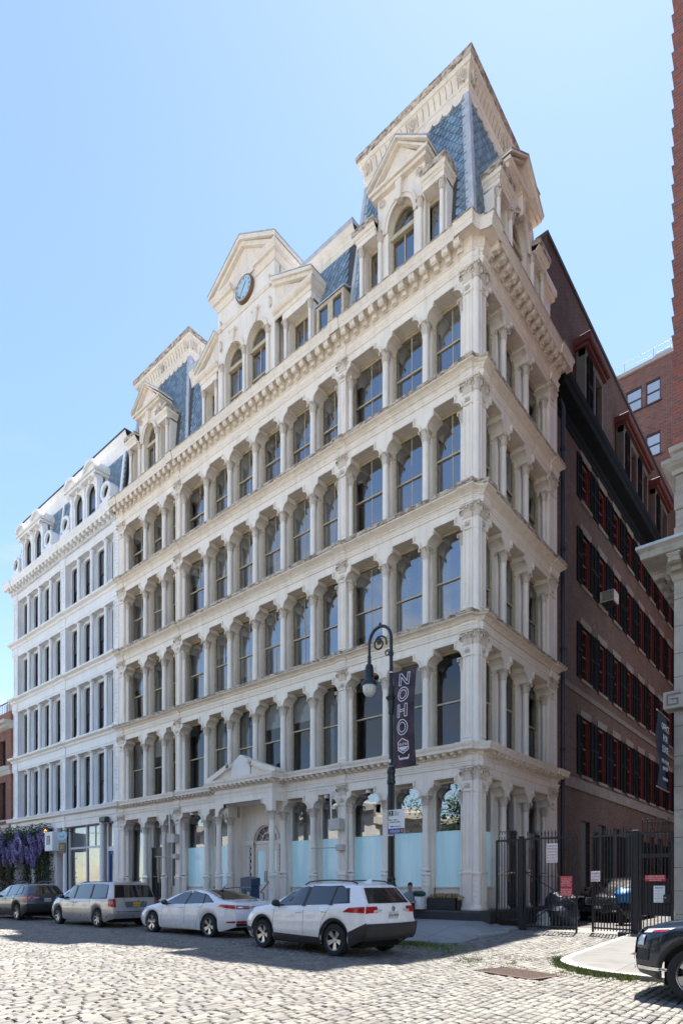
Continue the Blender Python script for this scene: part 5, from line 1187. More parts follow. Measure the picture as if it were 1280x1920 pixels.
# big black eaves
ew_ = [(-.4,21.75),(.04,21.75),(.06,21.95),(.12,22.0),(.14,22.2),(.55,22.34),(.58,22.36),(.60,22.62),(.66,22.75),(.68,22.98),(.60,23.0),(-.5,23.1)]
ap('eaves', MB().sweep(ew_, lambda d: [(7.05, ly-d), (33., ly-d)]).mesh('eaves', pm('black_eaves_paint', (.006,.009,.012), .85, var=.3, spec=.15)))
wall_with_windows('attic_wall', BRD, 6.95, 33., (22.9,28.75), [(10.4,13.0),(16.5,21.5),(23.2,26.5)], ly+.12, ly+.5, [(23.2,26.2)], AB, RZ)
for a, b, n in ((10.4,13.0,1),(16.5,21.5,2),(23.2,26.5,1)):
    mb = MB(); mb.box(a-.1,b+.1,ly-.45,ly+.2,26.2,26.36); mb.cbox(a-.2,b+.2,ly-.62,ly+.2,26.36,26.72,.05); dh = ap('red_window_head', mb.mesh('red_window_head', pm('red_lead_paint', (.11,.026,.022), .75, var=.3)))
    mb = MB(); wq = (b-a)/(2*n)
    for q in range(2*n): 
        x = a+q*wq; mb.box(x,x+.16,ly-.30,ly+.1,23.1,26.2)
    mb.box(b-.16,b,ly-.3,ly+.1,23.1,26.2); mb.box(a,b,ly-.3,ly,25.9,26.2); ap('attic_bay', mb.mesh('attic_bay', pm('attic_frame', (.13,.115,.105), .7)), dh)
    for q in range(2*n):
        x = a+q*wq
        if q % 2 == 0: put('shutter', list(shm.values())[0], AB, fl(RZ, x+.3, ly-.33, 23.3), RZ)
        mb = MB(); mb.box(x+.16,x+wq,ly-.05,ly,23.1,25.9); ap('attic_window', mb.mesh('attic_window', RED), dh); ap('attic_pane', pane_mesh([(x+.3,23.3),(x+wq-.14,23.3),(x+wq-.14,25.8),(x+.3,25.8)], ly-.06, GLASS2, 'attic_pane'), dh)
mb = MB(); mb.box(6.9,33.,ly+.05,ly+.6,28.75,28.92); ap('coping', mb.mesh('coping', ROOFM))
mb = MB(); mb.box(-9,XW-.4,7.0,33.,0,28.7); put('core', mb.mesh('core', BRD), AB)
for y_ in (11.2,16.2,20.5):
    mb = MB(); mb.box(-.5,.5,.1,.7,28.9,29.5); mb.tube([(-.2,.4,29.5),(-.2,.4,30.0),(.2,.4,30.1)], .06, 8); put('roof_vent', mb.mesh('roof_vent', ROOFM), AB, (XW-.2, y_, 0), PI/2, sc=(.8,.8,1))
mb = MB(); mb.tube([(.02,7.45,.3),(.02,7.45,21.6),(-.1,7.45,22.)], .085, 10)
for z in (3.,7.2,11.4,15.6,19.8): mb.lathe([(.11,0),(.11,.14)], 10, Matrix.Translation((.02,7.45,z)), cap=True)
put('drainpipe', mb.mesh('drainpipe', pm('navy_black_pipe', (.012,.018,.035), .35)), AB)
AC = thing('air_conditioner', (.0,14.0,15.6), 'weathered white air conditioner sticking out of a shuttered alley window', 'air conditioner')
mb = MB(); mb.cbox(-.33,.36,13.35,14.1,15.62,16.15,.02); put('case', mb.mesh('case', pm('aged_white_metal', (.55,.53,.48), .5, dirt=((.2,.15,.1),5,.55,.6))), AC)
mb = MB()
for k in range(9): mb.box(-.2,.34,13.342,13.35,15.68+k*.05,15.70+k*.05)
mb.box(-.25,.3,13.4,14.05,15.58,15.62); put('grille', mb.mesh('grille', BLK), AC)
# ================================================================ tall brick block closing the alley
FB = thing('far_brick_block', (-2,34,0), 'tall brown-red brick block closing the far end of the alley', 'building')
BRF = brick('brown_brick', (.29,.135,.10), (.18,.085,.07), (.40,.35,.32), bw=.34, bh=.13, stain=.35)
fw = [(-3.85,-2.72),(-2.47,-1.46),(1.2,2.3),(2.6,3.7),(6.2,7.3)]; frows = [(37.55-3.95*k, 38.9-3.95*k) for k in range(9)]
frows = [(zb-.3, zt+.05) for zb, zt in reversed(frows)]
wall_with_windows('wall', BRF, -12, 12, (0,40.2), fw, 31., 31.5, frows, FB)
PALEB = pm('glowing_blind', (.75,.77,.80), .8, emit=((.8,.88,1.), .12))  # blinds glow faintly in place of bright sky mirrored in the panes
ALU = pm('dark_aluminium', (.07,.07,.075), .45)
for a, b in fw:
    for zb, zt in frows:
        mb = MB(); mb.ring([(a,zb),(a,zt),(b,zt),(b,zb)],[(a+.08,zb+.08),(a+.08,zt-.08),(b-.08,zt-.08),(b-.08,zb+.08)],31.05,31.2); mb.box(a,b,31.08,31.16,(zb+zt)/2-.04,(zb+zt)/2+.04); mb.cbox(a-.1,b+.1,30.9,31.1,zb-.1,zb,.01)
        wn = put('window', mb.mesh('window', ALU), FB); put('pane', pane_mesh([(a+.08,zb+.08),(b-.08,zb+.08),(b-.08,zt-.08),(a+.08,zt-.08)], 31.13, GLASS, 'pane'), wn); put('blind', MB().box(a,b,31.24,31.25,zb,zt).mesh('blind', PALEB), wn)
mb = MB(); mb.box(-12.1,12.1,30.85,31.6,40.2,40.45); put('coping', mb.mesh('coping', STONE), FB)
mb = MB(); mb.box(-12,12,31.6,45,0,40); put('core', mb.mesh('core', BRF), FB)
mb = MB()
for k in range(13): mb.tube([(-12+k*2,31.2,40.4),(-12+k*2,31.2,41.4)], .012, 5)
mb.tube([(-12,31.2,41.4),(12,31.2,41.4)], .012, 5); mb.tube([(-12,31.2,40.95),(12,31.2,40.95)], .01, 5); put('roof_railing', mb.mesh('roof_railing', ALU), FB)
mb = MB(); mb.add([(-2.6,32,40.4),(-.9,32,40.4),(-.9,34,40.4),(-2.6,34,40.4),(-2.3,33,42.3),(-1.2,33,42.3)], [(0,1,5,4),(2,3,4,5),(1,2,5),(3,0,4)]); put('skylight', mb.mesh('skylight', pm('skylight_glass', (.10,.13,.16), .15)), FB)
# ================================================================ building at the right edge
RB = thing('corner_stone_building', (15,5,0), 'limestone and red brick building at the right edge with bracketed cornice', 'building')
BX, BY = 5.66, .1
RSTONE = pm('grey_tan_limestone', (.36,.325,.285), .8, var=.14, scale=2.5, bmp=.2, dirt=((.14,.12,.10), 1.6, .55, .6))
BRR = brick('deep_red_brick', (.33,.085,.055), (.17,.075,.075), (.24,.19,.17), bw=.22, bh=.075, stain=.35); BRL = brick('buff_brick', (.36,.32,.28), (.29,.255,.225), (.30,.27,.24), bw=.30, bh=.10, stain=.2)
mb = MB(); mb.box(BX+.1,30,BY+.1,14,0,42); put('core', mb.mesh('core', BRR), RB)
z = .2; k = 0
while z < 9.3:                                  # limestone blocks of the pier
    h = .45 if 6.1 < z < 6.8 else random.choice((.62,.80,.72)); 
    if z < 6.2 < z+h: h = 6.2-z+.001
    if z+h > 9.3: h = 9.3-z
    if h > .05:
        for x0, x1 in ((BX,BX+1.3),(BX+1.31,BX+3.1)): put('stone_block', MB().cbox(x0,x1,BY,BY+.3,z+.006,z+h-.004,.006).mesh('stone_block', RSTONE), RB)
    z += h
mb = MB(); mb.cbox(BX-.22,BX+9,BY-.2,BY+.3,6.24,6.70,.02)
put('key_band', mb.mesh('key_band', RSTONE), RB)
KEY = MB()
for u0, u1, v0, v1 in ((0,.36,.30,.34),(0,.04,.04,.34),(.0,.28,.04,.08),(.24,.28,.04,.22),(.1,.28,.18,.22)): KEY.box(u0,u1,-.012,0,v0,v1)
KEY = KEY.mesh('greek_key', pm('key_groove', (.16,.14,.12), .9))
for k in range(8): put('greek_key', KEY, RB, (BX-.14+k*.44, BY-.2, 6.29))
cpth = lambda d: [(BX-d, 6.), (BX-d, BY-d), (30, BY-d)]
put('stone_frieze', MB().sweep([(-.1,9.3),(.0,9.3),(.0,9.62),(.04,9.66),(.06,9.78),(.12,9.84),(-.1,9.86)], cpth).mesh('stone_frieze', RSTONE), RB)
put('cornice', MB().sweep([(-.1,9.84),(.14,9.84),(.16,10.12),(.62,10.16),(.66,10.18),(.68,10.34),(.74,10.42)], cpth).mesh('cornice', RSTONE), RB)
put('cornice_flashing', MB().sweep([(.74,10.42),(.76,10.43),(.76,10.50),(-.2,10.62)], cpth).mesh('cornice_flashing', LEAD), RB)
SBR = bracket_mesh('stone_bracket', .46, .34, .26, RSTONE)
for k in range(5): put('stone_bracket', SBR, RB, (BX+.1+k*.62, BY-.14, 10.16)); put('stone_bracket', SBR, RB, (BX-.14, BY+.35+k*.62, 10.16), -PI/2)
z = 10.62; k = 0
while z < 12.45: put('brick_band', MB().cbox(BX+(0 if k % 2 == 0 else .03),20,BY+(0 if k % 2 == 0 else .03),8,z+.003,z+.455,.012).mesh('brick_band', BRL), RB); z += .46; k += 1
put('belt_course', MB().sweep([(-.1,12.46),(.04,12.46),(.06,12.56),(.18,12.62),(.26,12.70),(.26,12.80),(.02,12.84),(.02,13.02),(.10,13.06),(.12,13.18),(-.1,13.2)], cpth).mesh('belt_course', RSTONE), RB)
z = 13.2; k = 0
while z < 42:
    mb = MB(); e = .055; a, b = BX+.0, 20.; h = .50
    mb.add([(a,BY,z),(b,BY,z),(b,8,z),(a,8,z),(a-e,BY-e,z+h*.92),(b,BY-e,z+h*.92),(b,8,z+h*.92),(a-e,8,z+h*.92),(a,BY,z+h),(b,BY,z+h),(b,8,z+h),(a,8,z+h)], [(0,1,5,4),(4,5,9,8),(3,0,4,7),(7,4,8,11),(8,9,10,11)])
    put('brick_band', mb.mesh('brick_band', BRR), RB); z += h; k += 1
BN = thing('lease_banner', (5.5,-.4,4), 'dark blue lease banner with white lettering on the stone corner', 'banner')
NAVY = pm('navy_banner_cloth', (.035,.042,.062), .7, var=.2, scale=2)
mb = MB(); n = 14; vs = []; fs = []
y0_, y1_ = -.98, .08
for j in range(n+1):
    zz = 4.12+(6.02-4.12)*j/n
    for i in range(7): u = i/6; vs.append((5.5+.05*math.sin(u*3.1+j*.5)*(.4+.6*math.sin(PI*j/n)), y0_+(y1_-y0_)*u, zz))
for j in range(n):
    for i in range(6): a = j*7+i; fs.append((a,a+1,a+8,a+7))
put('cloth', mb.add(vs, fs).mesh('cloth', NAVY, smooth=1.), BN)
for zz in (4.1, 6.04): put('arm', MB().tube([(5.5,y0_-.06,zz),(5.5,BY+.2,zz)], .016, 6).mesh('arm', STEEL), BN)
LETW = pm('white_print', (.75,.76,.78), .6)
for i, (tx, sz, zz) in enumerate((('OFFICE',.25,5.58),('FOR',.25,5.30),('LEASE',.25,5.02),('FULL FLOOR',.135,4.74),('8,000 RSF',.135,4.56),('212.400.7041',.105,4.30))):
    put('lettering', tmesh(tx, sz, LETW), BN, M=Matrix.Translation((5.57, (y0_+y1_)/2, zz)) @ Matrix.Rotation(PI/2, 4, 'Z') @ Matrix.Rotation(PI/2, 4, 'X'))
# ================================================================ vehicles
def paint(name, col, metal=0., rough=.28, coat=1.):
    m, t, b = nodes(name); b.inputs['Base Color'].default_value = (*col, 1); b.inputs['Roughness'].default_value = rough; b.inputs['Metallic'].default_value = metal
    b.inputs['Coat Weight'].default_value = coat; b.inputs['Coat Roughness'].default_value = .04
    L(t, ramp(t, noise(t, pos(t), 6, 4), [(.3, rough*.85), (.75, rough*1.35)]), b.inputs['Roughness']); return m
CGLASS = paint('car_glass', (.012,.015,.016), 0, .04, 1.); PLAST = pm('grey_black_plastic', (.026,.027,.029), .55, var=.2, scale=9, bmp=.1, bscale=200)
RUB = pm('tyre_rubber', (.018,.018,.019), .8, var=.2); ALLOY = pm('alloy', (.52,.53,.55), .3, metal=1., var=.05); DKALLOY = pm('dark_alloy', (.10,.10,.11), .4, metal=.8)
TAIL = paint('red_lens', (.40,.008,.012), 0, .12); CHROME = pm('chrome', (.75,.75,.77), .12, metal=1., var=.02); LENS = paint('clear_lens', (.55,.57,.60), 0, .08); SEAM = pm('seam', (.02,.02,.02), .9)
def I(pts, x): 
    xs = [p[0] for p in pts]; zs = [p[1] for p in pts]
    if xs[0] > xs[-1]: xs, zs = xs[::-1], zs[::-1]
    return float(np.interp(x, xs, zs))
def smooth_pts(pts, n=3):
    pts = sorted(pts)
    for _ in range(n):
        q = [pts[0]]
        for a, b in zip(pts, pts[1:]): q += [(a[0]*.75+b[0]*.25, a[1]*.75+b[1]*.25), (a[0]*.25+b[0]*.75, a[1]*.25+b[1]*.75)]
        q.append(pts[-1]); pts = q
    return pts
def wheel_meshes(R, w, spokes, rimr, dark=False):
    t = MB(); Q = Matrix.Rotation(PI/2, 4, 'X')
    t.lathe([(rimr*.98,-w*.5+.02),(R*.80,-w*.5),(R*.95,-w*.47),(R,-w*.36),(R,w*.36),(R*.95,w*.47),(R*.80,w*.5),(rimr*.98,w*.5-.02)], 36, Q); tm = t.mesh('tyre', RUB, smooth=.6)
    r = MB(); r.lathe([(rimr,w*.5-.03),(rimr*1.01,w*.5-.01),(rimr*.95,w*.5-.005),(rimr*.92,w*.5-.03),(rimr*.9,-w*.3),(0.02,-w*.3)], 32, Q)
    rm = r.mesh('rim', DKALLOY, smooth=.5)
    s = MB()
    for k in range(spokes):
        a = 2*PI*k/spokes
        for da in (-.11, .11) if spokes <= 6 else (0,):
            Mx = Matrix.Rotation(a+da, 4, 'Y'); wd = .05 if spokes <= 6 else .042
            s.add([(-wd*.55,-w*.5+.045,.04),(wd*.55,-w*.5+.045,.04),(wd*.75,-w*.5+.02,rimr*.95),(-wd*.75,-w*.5+.02,rimr*.95),(-wd*.7,-w*.5+.10,.04),(wd*.7,-w*.5+.10,.04),(wd,-w*.5+.07,rimr*.95),(-wd,-w*.5+.07,rimr*.95)], [(3,2,1,0),(0,1,5,4),(1,2,6,5),(3,0,4,7)], Mx)
    s.lathe([(0,w*.5-.03),(.05,w*.5-.03),(.065,w*.5-.05),(.07,w*.5-.09)], 16, Q)
    s.lathe([(rimr*.93,w*.5-.015),(rimr*1.01,w*.5-.004),(rimr*1.0,w*.5-.05)], 32, Q)
    return tm, rm, s.mesh('spokes', DKALLOY if dark else ALLOY)
def car(name, label, loc, rz, S, body, sc=(1,1,1), group=None):
    T = thing(name, loc, label, 'car', group, rz); B = Matrix.Translation(loc) @ Matrix.Rotation(rz, 4, 'Z') @ Matrix.Diagonal((*sc, 1))
    Ln, R, ax, ar, AR = S['L'], S['R'], S['af'], S['ar'], S['AR']
    top, belt, bot, hw = smooth_pts(S['top'], 2), smooth_pts(S['belt'], 2), S['bot'], smooth_pts(S['hw'], 2)
    xf, xr = Ln/2, -Ln/2
    def zb(x):
        z = I(bot, x)
        for c in (ax, ar):
            if abs(x-c) < AR: z = max(z, R+math.sqrt(AR*AR-(x-c)**2)-.01)
        return z
    def rows(x):
        h, ztp, zbl, z0 = I(hw, x), I(top, x), I(belt, x), zb(x); zbl = max(zbl, z0+.10); ztp = max(ztp, zbl+.012)
        g = min(1, max(0, (ztp-zbl-.05)/.40)); rw = h*.90*(1-g)+S['roofhw']*g; d = zbl-z0
        out = [(h*.94, z0), (h*.985, z0+d*.14), (h*.998, z0+d*.40), (h*1.0, z0+d*.58), (h*.99, z0+d*.78), (h*.972, z0+d*.93), (h*.945, zbl)]
        e = ztp-zbl
        for q in (.15, .4, .65, .86): out.append((h*.94+(rw-h*.94)*q, zbl+e*q))
        out += [(rw-.035*g-.01, zbl+e*.955), (rw*.62, zbl+e*.992), (rw*.3, ztp), (0., ztp)]
        return out
    def shear(x, z):
        q = 0.
        if x < xr+S['rs']: w_ = ((xr+S['rs']-x)/S['rs'])**1.4; q += w_*I(S['rear'], z)
        if x > xf-S['fs']: w_ = ((x-xf+S['fs'])/S['fs'])**1.4; q -= w_*I(S['front'], z)
        return q
    xs = set(np.linspace(xr, xf, 44).tolist())
    for c in (ax, ar):
        xs |= {c+AR*math.cos(a) for a in np.linspace(0, PI, 17)}; xs |= {c-AR-.004, c+AR+.004}
    xs = sorted(xs); nr = len(rows(0)); vs = []; fs = []
    for sgn in (1, -1):
        b0 = len(vs)
        for x in xs:
            for (y, z) in rows(x): vs.append((x+shear(x, z), sgn*y, z))
        for i in range(len(xs)-1):
            for j in range(nr-1):
                a = b0+i*nr+j; f = (a, a+1, a+nr+1, a+nr); fs.append(f if sgn > 0 else f[::-1])
    def cap(x, sg, bow):
        b0 = len(vs); m = 10; rr = rows(x)
        for (y, z) in rr:
            for k in range(m+1):
                u = 1-2*k/m; vs.append((x+shear(x, z)+sg*bow*(1-u*u)*(1 if y > .02 else 0), y*u, z))
        for j in range(nr-1):
            for k in range(m): a = b0+j*(m+1)+k; fs.append((a,a+1,a+m+2,a+m+1))
    cap(xs[0], -1, S['rbow']); cap(xs[-1], 1, S['fbow'])
    put('body', MB().add(vs, fs).mesh('body', body, smooth=.75), T, M=B)
    def side_y(x, z):
        rr = rows(x)[:12]; return float(np.interp(z, [r[1] for r in rr], [r[0] for r in rr]))
    def grid(fn, n, m):
        v = [fn(i/n, j/m) for i in range(n+1) for j in range(m+1)]
        return v, [(i*(m+1)+j, i*(m+1)+j+1, (i+1)*(m+1)+j+1, (i+1)*(m+1)+j) for i in range(n) for j in range(m)]
    def sidequad(c, off, sgn, n=10, m=5):
        (x0,z0),(x1,z1),(x2,z2),(x3,z3) = c           # bottom-front, top-front, top-rear, bottom-rear
        def fn(u, v):
            xa, za = x0+(x1-x0)*v, z0+(z1-z0)*v; xb_, zb_ = x3+(x2-x3)*v, z3+(z2-z3)*v
            x, z = xa+(xb_-xa)*u, za+(zb_-za)*u
            return (x+shear(x, z)*1., sgn*(side_y(x, z)+off), z)
        return grid(fn, n, m)
    def endquad(c, off, x, sg, bow, n=8, m=5):
        (y0,z0),(y1,z1),(y2,z2),(y3,z3) = c; rr = rows(x)[:12]; zz = [r[1] for r in rr]; yy = [r[0] for r in rr]
        def fn(u, v):
            ya, za = y0+(y1-y0)*v, z0+(z1-z0)*v; yb_, zb_ = y3+(y2-y3)*v, z3+(z2-z3)*v
            y, z = ya+(yb_-ya)*u, za+(zb_-za)*u; Y = float(np.interp(z, zz, yy)); q = max(-1, min(1, y/Y))
            return (x+shear(x, z)+sg*(bow*(1-q*q)+off), y, z)
        return grid(fn, n, m)
    def topquad(c, off, n=8, m=8):
        (x0,y0),(x1,y1) = c
        def fn(u, v):
            x = x0+(x1-x0)*u; yw = y0+(y1-y0)*u; y = yw*(2*v-1); rr = rows(x)[6:]; ys_ = [r[0] for r in rr][::-1]; zs_ = [r[1] for r in rr][::-1]
            z = float(np.interp(abs(y), ys_, zs_)); return (x+shear(x, z), y, z+off)
        return grid(fn, n, m)
    def P(nm, parts, mat, parent=None, **k):
        mb = MB()
        for v, f in parts: mb.add(v, f)
        return put(nm, mb.mesh(nm, mat, smooth=.8), parent or T, M=B)
    for c in S['side_glass']:
        for sgn in (1, -1): P('side_window', [sidequad(c, .007, sgn)], CGLASS)
    for c in S.get('side_black', []):
        for sgn in (1, -1): P('window_trim', [sidequad(c, .004, sgn)], PLAST)
    if 'rear_glass' in S: P('rear_window', [endquad(S['rear_glass'], .008, xs[0], -1, S['rbow'])], CGLASS)
    for c in S.get('top_glass', []): P('windscreen', [topquad(c, .008)], CGLASS)
    for nm, mat, off, side, rear in S.get('lamps', []):
        for sgn in (1, -1):
            pr = []
            if side: pr.append(sidequad(side, off, sgn))
            if rear: pr.append(endquad([(y*sgn, z) for y, z in rear], off, xs[0], -1, S['rbow']))
            P(nm, pr, mat)
    for nm, mat, off, side, fr in S.get('flamps', []):
        for sgn in (1, -1):
            pr = []
            if side: pr.append(sidequad(side, off, sgn))
            if fr: pr.append(endquad([(y*sgn, z) for y, z in fr], off, xs[-1], 1, S['fbow']))
            P(nm, pr, mat)
    for nm, mat, off, q in S.get('rear_panels', []): P(nm, [endquad(q, off, xs[0], -1, S['rbow'], 14)], mat)
    for nm, mat, off, q in S.get('front_panels', []): P(nm, [endquad(q, off, xs[-1], 1, S['fbow'], 14)], mat)
    for nm, mat, off, q in S.get('side_panels', []):
        for sgn in (1, -1): P(nm, [sidequad(q, off, sgn, 16, 3)], mat)
    if S.get('clad'):
        for c in (ax, ar):
            for sgn in (1, -1):
                def fn(u, v, c=c, sgn=sgn):
                    a = PI*(-.06+1.12*u); r_ = AR-.012+S['clad']*v; x = c+r_*math.cos(a); z = max(I(bot, x)+.0, R+r_*math.sin(a)); return (x, sgn*(side_y(x, z)+.014*(1-v*.6)), z)
                P('wheel_arch_trim', [grid(fn, 22, 2)], PLAST)
    for x0_, z0_, x1_, z1_ in S['seams']:
        for sgn in (1, -1): P('door_seam', [sidequad([(x0_+.005,z0_),(x1_+.005,z1_),(x1_-.005,z1_),(x0_-.005,z0_)], .0025, sgn, 1, 12)], SEAM)
    HM = MB().cbox(-.10,.10,-.02,.025,-.018,.018,.012).mesh('door_handle', body if S.get('body_handle', 1) else CHROME)
    for x_, z_ in S['handles']:
        for sgn in (1, -1): put('door_handle', HM, T, M=B @ Matrix.Translation((x_, sgn*(side_y(x_, z_)+.015), z_)))
    mx, mz = S['mirror']
    for sgn in (1, -1):
        mb = MB(); yy = side_y(mx, mz-.08); mb.ball((0, .10, 0), (.09,.115,.085), 12, 8); mb.box(-.03,.03,-.03,.08,-.09,-.03)
        put('mirror', mb.mesh('mirror', S.get('mirror_mat', body), smooth=1.), T, M=B @ Matrix.Translation((mx, sgn*yy, mz+.02)) @ Matrix.Diagonal((1,sgn,1,1)))
    mb = MB(); hwm = I(hw, 0)
    mb.box(xr+.35,xf-.35,-hwm+.27,hwm-.27,.20,.62); mb.box(ar+AR+.02,ax-AR-.02,-hwm+.06,hwm-.06,.22,.42)
    for c in (ax, ar): mb.box(c-AR-.03,c+AR+.03,-hwm+.12,hwm-.12,.55,R+AR+.06)
    put('underbody', mb.mesh('underbody', pm('underbody_black', (.008,.008,.008), .95)), T, M=B)
    tm, rm, sm = wheel_meshes(R, .225, S['spokes'], S['rim'], S.get('dark_rim', False))
    for c in (ax, ar):
        for sgn in (1, -1):
            Mw = B @ Matrix.Translation((c, sgn*(hwm-.125), R)) @ (Matrix.Rotation(PI, 4, 'Z') if sgn > 0 else Matrix.Identity(4)) @ Matrix.Rotation(random.random()*2, 4, 'Y')
            wo_ = put('wheel', tm, T, M=Mw); put('rim', rm, wo_, M=Mw); put('spokes', sm, wo_, M=Mw)
    # plate
    if 'plate' in S:
        z_, pm_, tx, tmat, bow = S['plate']; Mx = B @ Matrix.Translation((xs[0]+shear(xs[0], z_)-S['rbow']-.012, 0, z_)) @ Matrix.Rotation(-PI/2, 4, 'Z')
        po_ = put('number_plate', MB().cbox(-.155,.155,-.012,.0,-.08,.08,.005).mesh('number_plate', pm_), T, M=Mx)
        put('plate_lettering', tmesh(tx, .085, tmat, ext=.001), po_, M=Mx @ Matrix.Translation((0,-.015,-.03)) @ Matrix.Rotation(PI/2, 4, 'X'))
    return T, B, xs, shear, side_y, P, sidequad, endquad
GOLD = pm('gold_plate', (.72,.42,.03), .4, var=.04); PLW = pm('white_plate', (.62,.62,.60), .4, var=.05); NAVYI = pm('navy_print', (.02,.03,.10), .5)
SUV = dict(L=4.60, R=.362, af=1.37, ar=-1.32, AR=.44, roofhw=.60, rs=.75, fs=.5, rbow=.09, fbow=.22, spokes=5, rim=.235, clad=.075,
  top=[(2.3,.86),(2.1,1.0),(1.3,1.10),(1.0,1.14),(.30,1.55),(0,1.64),(-.7,1.685),(-1.6,1.66),(-2.3,1.60)], belt=[(2.3,.78),(1.9,.94),(1.2,1.03),(.8,1.06),(-1.2,1.13),(-2.3,1.16)],
  bot=[(2.3,.40),(1.95,.25),(-1.8,.25),(-2.3,.46)], hw=[(2.3,.72),(2.1,.86),(1.7,.925),(-1.6,.93),(-2.05,.90),(-2.3,.84)],
  rear=[(.25,.16),(.46,.03),(.60,.0),(.78,.0),(.86,.06),(1.10,.07),(1.20,.12),(1.58,.42),(1.68,.42)], front=[(.25,.1),(.5,.0),(.75,.02),(.9,.10),(1.0,.2)],
  side_glass=[((.80,1.10),(.30,1.51),(-.22,1.58),(-.18,1.12)),((-.30,1.13),(-.34,1.585),(-1.18,1.575),(-1.14,1.16)),((-1.22,1.165),(-1.24,1.57),(-1.52,1.53),(-1.70,1.24))],
  side_black=[((-.16,1.10),(-.20,1.59),(-.36,1.595),(-.32,1.10)),((-1.11,1.14),(-1.15,1.585),(-1.27,1.585),(-1.25,1.14)),((.90,1.075),(.28,1.54),(-1.60,1.60),(-1.80,1.20))],
  rear_glass=[(.70,1.20),(.56,1.54),(-.56,1.54),(-.70,1.20)],
  lamps=[('tail_lamp',TAIL,.012,((-1.62,1.0),(-1.80,1.10),(-2.29,1.13),(-2.29,.99)),[(.83,.98),(.80,1.13),(.50,1.13),(.48,1.0)]),('reverse_lamp',LENS,.016,None,[(.62,1.0),(.60,1.05),(.36,1.07),(.38,1.01)]),('bumper_reflector',TAIL,.02,None,[(.70,.665),(.70,.69),(.52,.69),(.52,.665)])],
  rear_panels=[('rear_bumper',PLAST,.012,[(.86,.47),(.90,.76),(-.90,.76),(-.86,.47)]),('rear_valance',PLAST,.006,[(.84,.38),(.88,.50),(-.88,.50),(-.84,.38)]),('bumper_step',PLAST,.028,[(.86,.62),(.86,.70),(-.86,.70),(-.86,.62)]),('rear_wiper',PLAST,.016,[(.02,1.21),(.02,1.235),(-.34,1.26),(-.34,1.24)])],
  side_panels=[('sill_trim',PLAST,.010,((.90,.25),(.90,.43),(-.85,.40),(-.85,.25))),('bumper_side',PLAST,.010,((-1.755,.20),(-1.755,.55),(-2.29,.78),(-2.29,.42))),('nose_trim',PLAST,.010,((2.28,.40),(2.28,.56),(1.86,.52),(1.86,.40)))],
  seams=[(.93,.46,.86,1.06),(-.25,.43,-.27,1.12),(-.95,.80,-1.20,1.14),(-.82,.44,-.92,.78)], handles=[(-.08,.96),(-1.0,1.0)], mirror=(.72,1.14), plate=(.93,PLW,'JKZ-4838',NAVYI,0), mirror_mat=PLAST)
def roof_rails(T, B, S, mat, raised=.0):
    for sgn in (1, -1):
        mb = MB(); zt = lambda x: I(smooth_pts(S['top'],2), x)
        pts = [(x, sgn*(S['roofhw']-.04), zt(x)+(.02+raised*math.sin(PI*k/10.)**.4 if 0 < k < 10 else -.01)) for k, x in enumerate(np.linspace(.05,-1.75,11))]
        mb.tube(pts, .018, 6); put('roof_rail', mb.mesh('roof_rail', mat, smooth=1.), T, M=B)
WPAINT = paint('white_car_paint', (.88,.88,.885), 0, .25)
T, B, xs_, sh_, sy_, P_, sq_, eq_ = car('parked_suv', 'white compact SUV with black wheel-arch trim parked nearest the alley', (-.80,-6.60,.0), PI-.085, SUV, WPAINT, (.975,.985,1.0)); roof_rails(T, B, SUV, BLACKM, .015)
mb = MB(); mb.add([(-1.42,-.03,1.66),(-1.42,.03,1.66),(-1.68,.02,1.64),(-1.68,-.02,1.64),(-1.62,0,1.75),(-1.66,0,1.75)], [(0,1,4),(1,2,5,4),(2,3,5),(3,0,4,5)]); put('roof_fin', mb.mesh('roof_fin', WPAINT), T, M=B)
P_('fuel_flap', [sq_([(-1.32,.90),(-1.32,1.05),(-1.52,1.06),(-1.52,.91)], .003, 1, 4, 3)], WPAINT)
for q in ((-.05,.02),): 
    mb = MB(); mb.lathe([(.035,0),(.055,0),(.055,.012),(.035,.012)], 20); mb.box(-.008,.008,-.04,.04,0,.012); put('badge', mb.mesh('badge', CHROME), T, M=B @ Matrix.Translation((-2.33,0,1.075)) @ Matrix.Rotation(-PI/2, 4, 'Y'))
put('model_lettering', tmesh('RAV4', .075, BLK, ext=.003), T, M=B @ Matrix.Translation((-2.285,.58,.80)) @ Matrix.Rotation(-PI/2, 4, 'Z') @ Matrix.Rotation(PI/2, 4, 'X'))
DGREY = paint('graphite_car_paint', (.055,.062,.075), .5, .3)
T, B, *_ = car('parked_suv', 'dark graphite SUV with roof rack parked behind the silver minivan', (-20.95,-5.60,.0), PI, SUV, DGREY, (1.06,1.02,1.)); roof_rails(T, B, SUV, BLACKM, .07)
BLKP = paint('black_car_paint', (.010,.010,.012), .2, .25)
T, B, *_ = car('parked_suv', 'black SUV just entering the picture at the left edge', (-27.8,-5.45,.05), PI, SUV, BLKP, (1.04,1.05,1.1))
